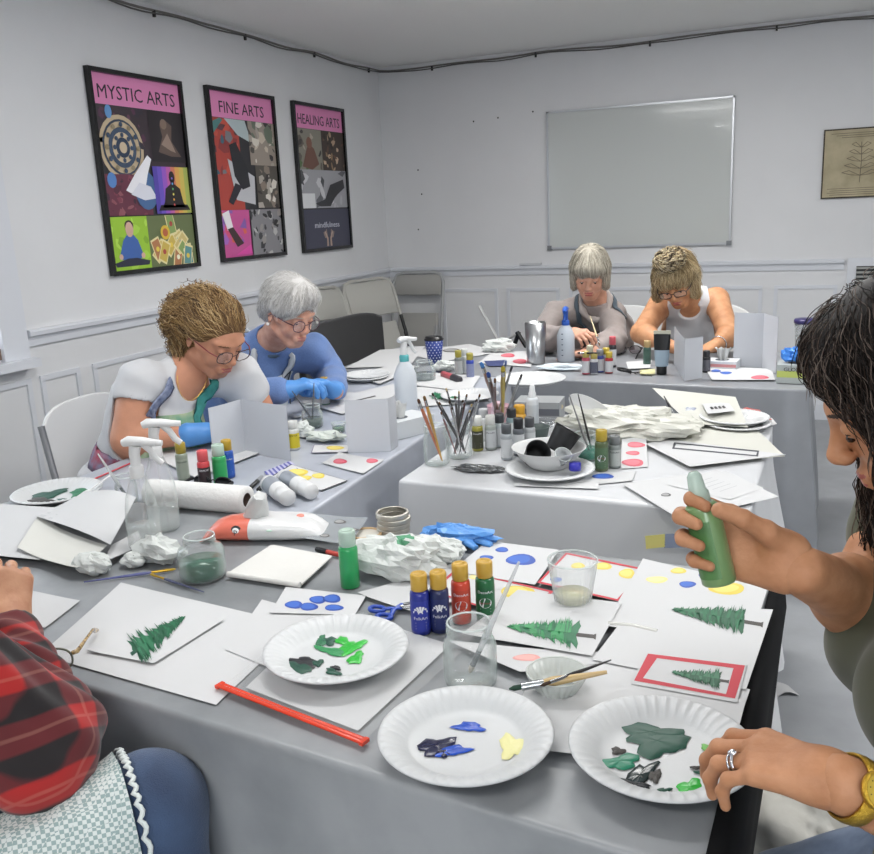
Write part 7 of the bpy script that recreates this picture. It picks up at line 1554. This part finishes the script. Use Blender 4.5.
# bowls, black cups, plate
PB=U(551,482); plate('white foam plate under the round bowl on the middle table',(550,474),r=.118,paints=[])
def bowl(label,P,r,h,m,name='bowl',rot=None):
    o=thing(name,label,'bowl',P,0,None,rot=rot); M().lathe([(0,.0),(r*.5,0),(r*.55,.003),(r*.82,h*.55),(r*.98,h*.97),(r*1.03,h),(r*1.0,h*.96),(r*.78,h*.52),(r*.5,.006),(0,.005)][::-1],m,48).build('body',None,o); return o
PW=up(549,466,Z0+.004); bowl('white bowl full of black cups on the middle table',PW,.098,.055,whitep)
bk=mat('cup_black','#17181a',.5)
cup('black plastic cup lying tilted at the left in the white bowl',PW+V(-.045,-.005,.020),.026,.034,.055,bk,rot=(1.0,.25,.5)); cup('black plastic cup standing tilted at the back of the white bowl',PW+V(.012,.022,.035),.030,.038,.07,bk,rot=(-.25,.55,.2)); cup('small clear cup in the right of the white bowl',PW+V(.042,-.04,.028),.016,.022,.03,mat('clear_cup','#c8ccce',.15,alpha=.6),rot=(.5,.5,0))
o=thing('bottle_cap','small deep blue bottle cap beside the white bowl','cap',U(575,470,.016)); M().lathe([(0,.0),(.015,0),(.016,.003),(.015,.02),(0,.021)][::-1],mat('cap_blue','#2a2a9c',.35),20).build('cap',None,o)
JC=U(586,459); jar('wide glass jar of green water with two long brushes',JC,r=.037,h=.075,water='#4f9a86',wl=.42,neck=.8)
brush('long black-and-white handled brush in the green-water jar, left one',JC+V(.014,-.004,.012),pd(569,394,2.32),handle='#8c8c8c',r=.003); brush('long black-and-white handled brush in the green-water jar, right one',JC+V(.018,.006,.012),pd(578,394,2.34),handle='#1a1a1a',r=.003)
paint_bottle('olive green paint bottle with a mustard cap in front of the wax paper',U(601.5,470),'#4c5a3a','#a8912f','#4a6448',emblem='oval',h=.112,r=.0175); paint_bottle('grey paint bottle with a dark cap right of the olive green bottle',U(614.5,467),'#7d8482','#6b6f70','#a5aaa8',h=.088,r=.017,text='FolkArt')
sheet('white card with pink-red lip prints beside the grey bottle',[(622,446),(646,443),(648,467),(621,469)],cat='painted card',name='painted_card',draw=cy([(636,450,9,2.2,redP),(633,456.5,7,1.7,redP),(633,464,11,3,redP)]),lift=lambda u,v:.02*(1-v),seed=81)
sheet('white card with a deep blue oval at the front of the middle table',[(592,476),(636,471),(632,481),(588,485)],cat='painted card',name='painted_card',draw=cy([(603,476.5,11,2.6,blueP)]),seed=82)
sheet('thin pale card under the plate at the middle table front',[(520,478),(600,480),(598,489),(515,486)],seed=83)
wax=mat('wax_paper','#cfcfc6',.5,alpha=.97,bump=.9,bump_scale=25,noise_amt=.08,noise_scale=14)
crumple('big crumpled sheet of wax paper heaped on the middle table',U(622,436),(.36,.20,.09),wax,81,amp=.6,n=38,cat='wax paper',name='wax_paper',sharp=30)
crumple('crumpled wax paper behind the lip print card',U(660,432),(.22,.16,.05),wax,86,amp=.6,n=30,cat='wax paper',name='wax_paper')
bowl('white bowl tipped up behind the wax paper',U(585,424,.03),.085,.05,whitep,rot=(-.7,.5,0))
sheet('stiff beige-white sheet sloping over the wax paper',[(652,402),(690,430),(748,434),(735,412)],lift=lambda u,v:.02+.03*(1-u),seed=84,m=mat('paper_ivory','#c6c6be',.7))
sheet('large ivory sheet lying across the right of the middle table',[(640,432),(735,410),(785,458),(690,468)],lift=lambda u,v:.004+.01*u*(1-u),seed=85,m=mat('paper_ivory','#c6c6be',.7))
def bf(poly,oval,inv):
    ou=[(674,444.5),(759,453),(758,459),(672,451)]; inn=[(676,446),(757,454.3),(756,457.5),(674.5,449.8)]
    for i in range(4): j=(i+1)%4; poly([inv(ou[i]),inv(ou[j]),inv(inn[j]),inv(inn[i])],dke,.0001)
sheet('white sheet with a thin black frame on the right of the middle table',[(668,441),(786,457),(690,469),(645,446)],draw=bf,seed=86,lift=lambda u,v:.006,name='paper_sheet')
sheet('white sheet with a small black spot hanging off the front of the middle table',[(622,484),(690,474),(722,500),(676,517)],draw=cy([(666,495,5,1.8,blk)]),seed=87,lift=lambda u,v:.0)
sheet('white sheet at the front right corner of the middle table',[(690,478),(726,471),(779,497),(720,510)],seed=88); sheet('sketch sheet with faint pencil lines on the front right pile',[(668,485),(716,470),(764,488),(730,500)],seed=89,draw=lambda poly,oval,inv:[poly([(.25,.2+.12*k),(.7,.2+.12*k),(.7,.21+.12*k),(.25,.21+.12*k)],mat('pencil','#a0a2a6',.8)) for k in range(5)])
def red_plate():
    o=plate('white foam plate with red paint and papers on the back right of the middle table',(732,424),r=.105,paints=[(722,413,26,4,mat('paint_scarlet','#c23a2a',.3),0),(752,412,16,5,mat('paint_scarlet','#c23a2a',.3),.2)],P=up(734,422,Z0+.012),z=Z0+.018)
red_plate()
plate('white foam plate under the red-painted plate',(737,430),r=.100,P=up(737,428,Z0))
sheet('white slip of paper with dark lettering marks on the red-painted plate',[(702,404),(728,402),(735,411),(708,414)],z=Z0+.045,seed=91,draw=lambda poly,oval,inv:[poly([(.2+.15*k,.4),(.3+.15*k,.35),(.32+.15*k,.6),(.22+.15*k,.65)],blk) for k in range(4)])
sheet('white slip sticking out right of the stacked plates',[(735,424),(772,418),(777,424),(748,432)],z=Z0+.008,seed=92)
brush('black brush standing out of the wax paper heap',U(676,418,.03),pd(664,396,2.85),handle='#17171a',r=.004)
crumple('crumpled scrap of blue and white paper beside the red-painted plate',U(690,420),(.05,.04,.04),mat('blue_scrap','#5a6ea4',.7,noise_amt=.5,noise_scale=40,col2='#c9ccd4'),91,amp=.6,name='paper_scrap')
# ---- bottle held in the raised hand
J_,dR,nR,wR=EJ
cr,cu_,cb=CR[:,0],CR[:,1],CR[:,2]; wp=wR+dR*.098+nR*.030
axis=nrm(cu_*.95-cr*.24+cb*.05); base=wp-axis*.052
T=axis_T(base,base+axis); e=T.to_euler()
paint_bottle('pale green paint bottle with a clear nozzle held in the raised hand',base,'#7a9c68','#c2d4bc','#55804a',h=.125,r=.0185,squeeze=True,rot=e,capclear=True)
# ---- chairs
seatw=mat('chair_white','#d2d3d3',.4); chairg=mat('chair_steel','#8f9194',.35,metal=.7)
def folding_chair(label,P,rz,sm=seatw,fm=chairg,backh=.86,wd=.44,group=None,cat='chair'):
    """open folding chair; local +y is the way the sitter faces"""
    o=thing('folding_chair',label,cat,P,rz,group); w=wd/2
    rows=[]
    for z in np.linspace(.56,backh,9):
        t=(z-.56)/(backh-.56); rows.append([(w*u*(1-.12*max(0,t-.6)/.4*abs(u)**2),-.20-.05*t-.035*(1-u*u),z-.05*max(0,t-.5)*abs(u)**3*2) for u in np.linspace(-1,1,13)])
    bk_=M(); bk_.loft(rows,sm,False,False); bk_.loft([[(p[0],p[1]-.012,p[2]) for p in r] for r in rows][::-1],sm,False,False)
    edge=[rows[0][i] for i in range(13)]+[r[-1] for r in rows[1:]]+[rows[-1][i] for i in range(11,-1,-1)]+[r[0] for r in rows[-2:0:-1]]; bk_.tube([(p[0],p[1]-.006,p[2]) for p in edge]+[(edge[0][0],edge[0][1]-.006,edge[0][2])],.0068,sm,6); bk_.build('backrest',None,o)
    M().rbox((0,.02,.445),(wd*.92,.40,.022),sm,.03).build('seat',None,o)
    for s in(-1,1):
        M().tube([(s*w*.98,-.245,backh-.04),(s*w*1.0,-.2,.56),(s*w*1.02,.0,.40),(s*w*1.02,.22,.015)],.011,fm,8).build('leg',None,o); M().tube([(s*w*.93,.10,.44),(s*w*.95,-.05,.30),(s*w*.95,-.24,.015)],.010,fm,8).build('leg',None,o)
        for y,x in((.22,1.02),(-.24,.95)): M().tube([(s*w*x,y,0),(s*w*x,y,.03)],.0135,black,8).build('foot_cap',None,o)
    M().tube([(-w*.95,-.2,.12),(w*.95,-.2,.12)],.008,fm,8).build('crossbar',None,o); M().tube([(-w*1.02,.14,.13),(w*1.02,.14,.13)],.008,fm,8).build('crossbar',None,o)
    return o
folding_chair('white folding chair behind the woman in the white T-shirt',(.97,-3.86,0),-math.pi/2+.05,wd=.46,backh=.86)
folding_chair('grey plastic folding chair under the white-haired woman',(.82,-3.30,0),-math.pi/2)
folding_chair('white folding chair behind the woman in taupe',(1.99,-1.58,0),math.pi-.25,backh=.88)
folding_chair('white folding chair with a dark strap behind the blonde woman',(2.50,-1.52,0),math.pi+.1,backh=.88)
# black padded chair, empty, beyond the white-haired woman
def black_chair():
    tl=upx(304,334,0,.62);tr=upx(384,330,0,.62); P=V(.72,(tl[1]+tr[1])/2,0); w=abs(tr[1]-tl[1])/2
    o=thing('black_chair','empty black fabric chair beyond the white-haired woman','chair',P,-math.pi/2)
    top=.86; rows=[]
    for z in np.linspace(.45,top,8): rows.append([(w*u,-.10-.02*(z-.45)-.03*(1-u*u),z-(.035*abs(u)**4 if z>top-.06 else 0)) for u in np.linspace(-1,1,15)])
    b=M(); b.loft(rows,blackcloth,False,False); b.loft([[(p[0],p[1]-.04,p[2]) for p in r] for r in rows][::-1],blackcloth,False,False)
    edge=[rows[0][i] for i in range(15)]+[r[-1] for r in rows[1:]]+[rows[-1][i] for i in range(13,-1,-1)]+[r[0] for r in rows[-2:0:-1]]; b.tube([(p[0],p[1]-.02,p[2]) for p in edge]+[(edge[0][0],edge[0][1]-.02,edge[0][2])],.0205,blackcloth,8); b.build('backrest',None,o)
    M().rbox((0,.14,.43),(w*1.85,.46,.07),blackcloth,.04).build('seat',None,o)
    for x in(-1,1):
        for y in(-.06,.32): M().tube([(x*w*.85,y,.42),(x*w*.9,y*1.05,0)],.012,mat('chair_black_metal','#1c1d20',.4),8).build('leg',None,o)
black_chair()
# folded chairs leaning in the corner
def leaning_chair(label,foot,top,width_dir,wd,pm,fm,seat=True,group=None,back0=.80,topm=None):
    foot=np.array(foot,float);top=np.array(top,float); u=top-foot; L=np.linalg.norm(u); u/=L; w=nrm(width_dir); w=nrm(w-u*np.dot(w,u)); n=np.cross(w,u)
    o=thing('folded_chair',label,'folding chair',foot,0,group); T=Matrix([[w[i],n[i],u[i],0] for i in range(3)]+[[0,0,0,1]]); h=wd/2
    for s in(-1,1):
        M().tube([(s*h,0,0),(s*h,0,L*.75)],.012,fm,8,T=T).build('leg',None,o); M().tube([(s*h,0,L*.74),(s*h,0,L*.93),(s*h*.88,0,L*.985),(s*h*.6,0,L)],.013,topm or fm,8,T=T).build('back_post',None,o); M().tube([(s*h*.86,.03,.02),(s*h*.86,.03,L*.62)],.011,fm,8,T=T).build('leg',None,o)
    M().tube([(-h*.62,0,L),(h*.62,0,L)],.012,topm or fm,8,T=T).build('top_bar',None,o)
    M().rbox((0,-.002,L*(back0+.985)/2),(wd*.93,.02,L*(.985-back0)),pm,.008,T=T).build('backrest',None,o)
    if seat: M().rbox((0,-.022,L*.50),(wd*.80,.022,L*.42),pm,.02,T=T).build('seat',None,o)
    M().tube([(-h*.86,.03,L*.12),(h*.86,.03,L*.12)],.008,fm,8,T=T).build('crossbar',None,o)
beige=mat('chair_beige','#b9b8b2',.5); dkf=mat('chair_black_metal','#1c1d20',.4)
leaning_chair('grey steel folding chair with a beige back leaning on the back wall',(.27,-.28,0),(.27,-.06,.99),(1,0,0),.40,mat('chair_greige','#a9a8a4',.5),mat('chair_pale_metal','#a9abac',.4),back0=.84)
leaning_chair('white panelled folding chair with black legs leaning left of the steel one',(.47,-.80,0),(.14,-.66,.99),(.45,.9,0),.42,beige,dkf,back0=.76,topm=beige)
leaning_chair('folded black-legged chair leaning against the left wall, nearest to the black padded chair',(.40,-1.18,0),(.07,-1.12,.98),(0,1,0),.40,beige,dkf,back0=.80,topm=beige)
def easel():
    P=upx(505,352,1,-.75)*V(1,1,0); o=thing('folding_easel','small pale folding easel with black feet standing behind the far table','easel',P); q=lambda x,y,yy: upx(x,y,1,yy)-P
    M().tube([q(479,306,-.7),q(499,342,-.72)],.014,seatw,8,flat=.6).build('bar',None,o); f1=q(506,362,-.74); f1[2]=max(f1[2],.2)
    M().tube([q(498,340,-.72),q(508,362,-.74),V(.06,0,0)],[.017,.015,.012],dkf,8).build('leg',None,o)
    M().tube([q(519,332,-.8),q(509,360,-.8),V(-.02,-.05,0)],[.014]*3,dkf,8).build('leg',None,o); M().tube([q(517,332,-.82),q(532,356,-.86),V(.22,-.1,0)],[.014]*3,dkf,8).build('leg',None,o)
    M().tube([q(499,343,-.72),q(519,333,-.8)],.010,seatw,8).build('brace',None,o)
easel()
# cloth bundle on the floor by the right table end and a scrap of paper
crumple('bundle of pale cloth on the floor beside the black skirt',up(800,872,.0),(.40,.35,.22),mat('rag','#b5b3ac',.9,bump=.6,bump_scale=14),95,amp=.6,n=60,smooth=True,cat='cloth bundle',name='cloth_bundle')
o=up(782,694,.0); s_=M(); rows=[[( .05*(j/6-.5)*1.6,.03*(i/4-.5)*2+.012*math.sin(j/6*3),.004+.012*math.sin(j/6*3.14)) for j in range(7)] for i in range(5)]; s_.loft(rows,paper,False,False); q=s_.build('paper_scrap'); q.location=o; q.rotation_euler=(0,0,.6); lbl(q,'curled scrap of white paper on the floor beside the black skirt','paper scrap')
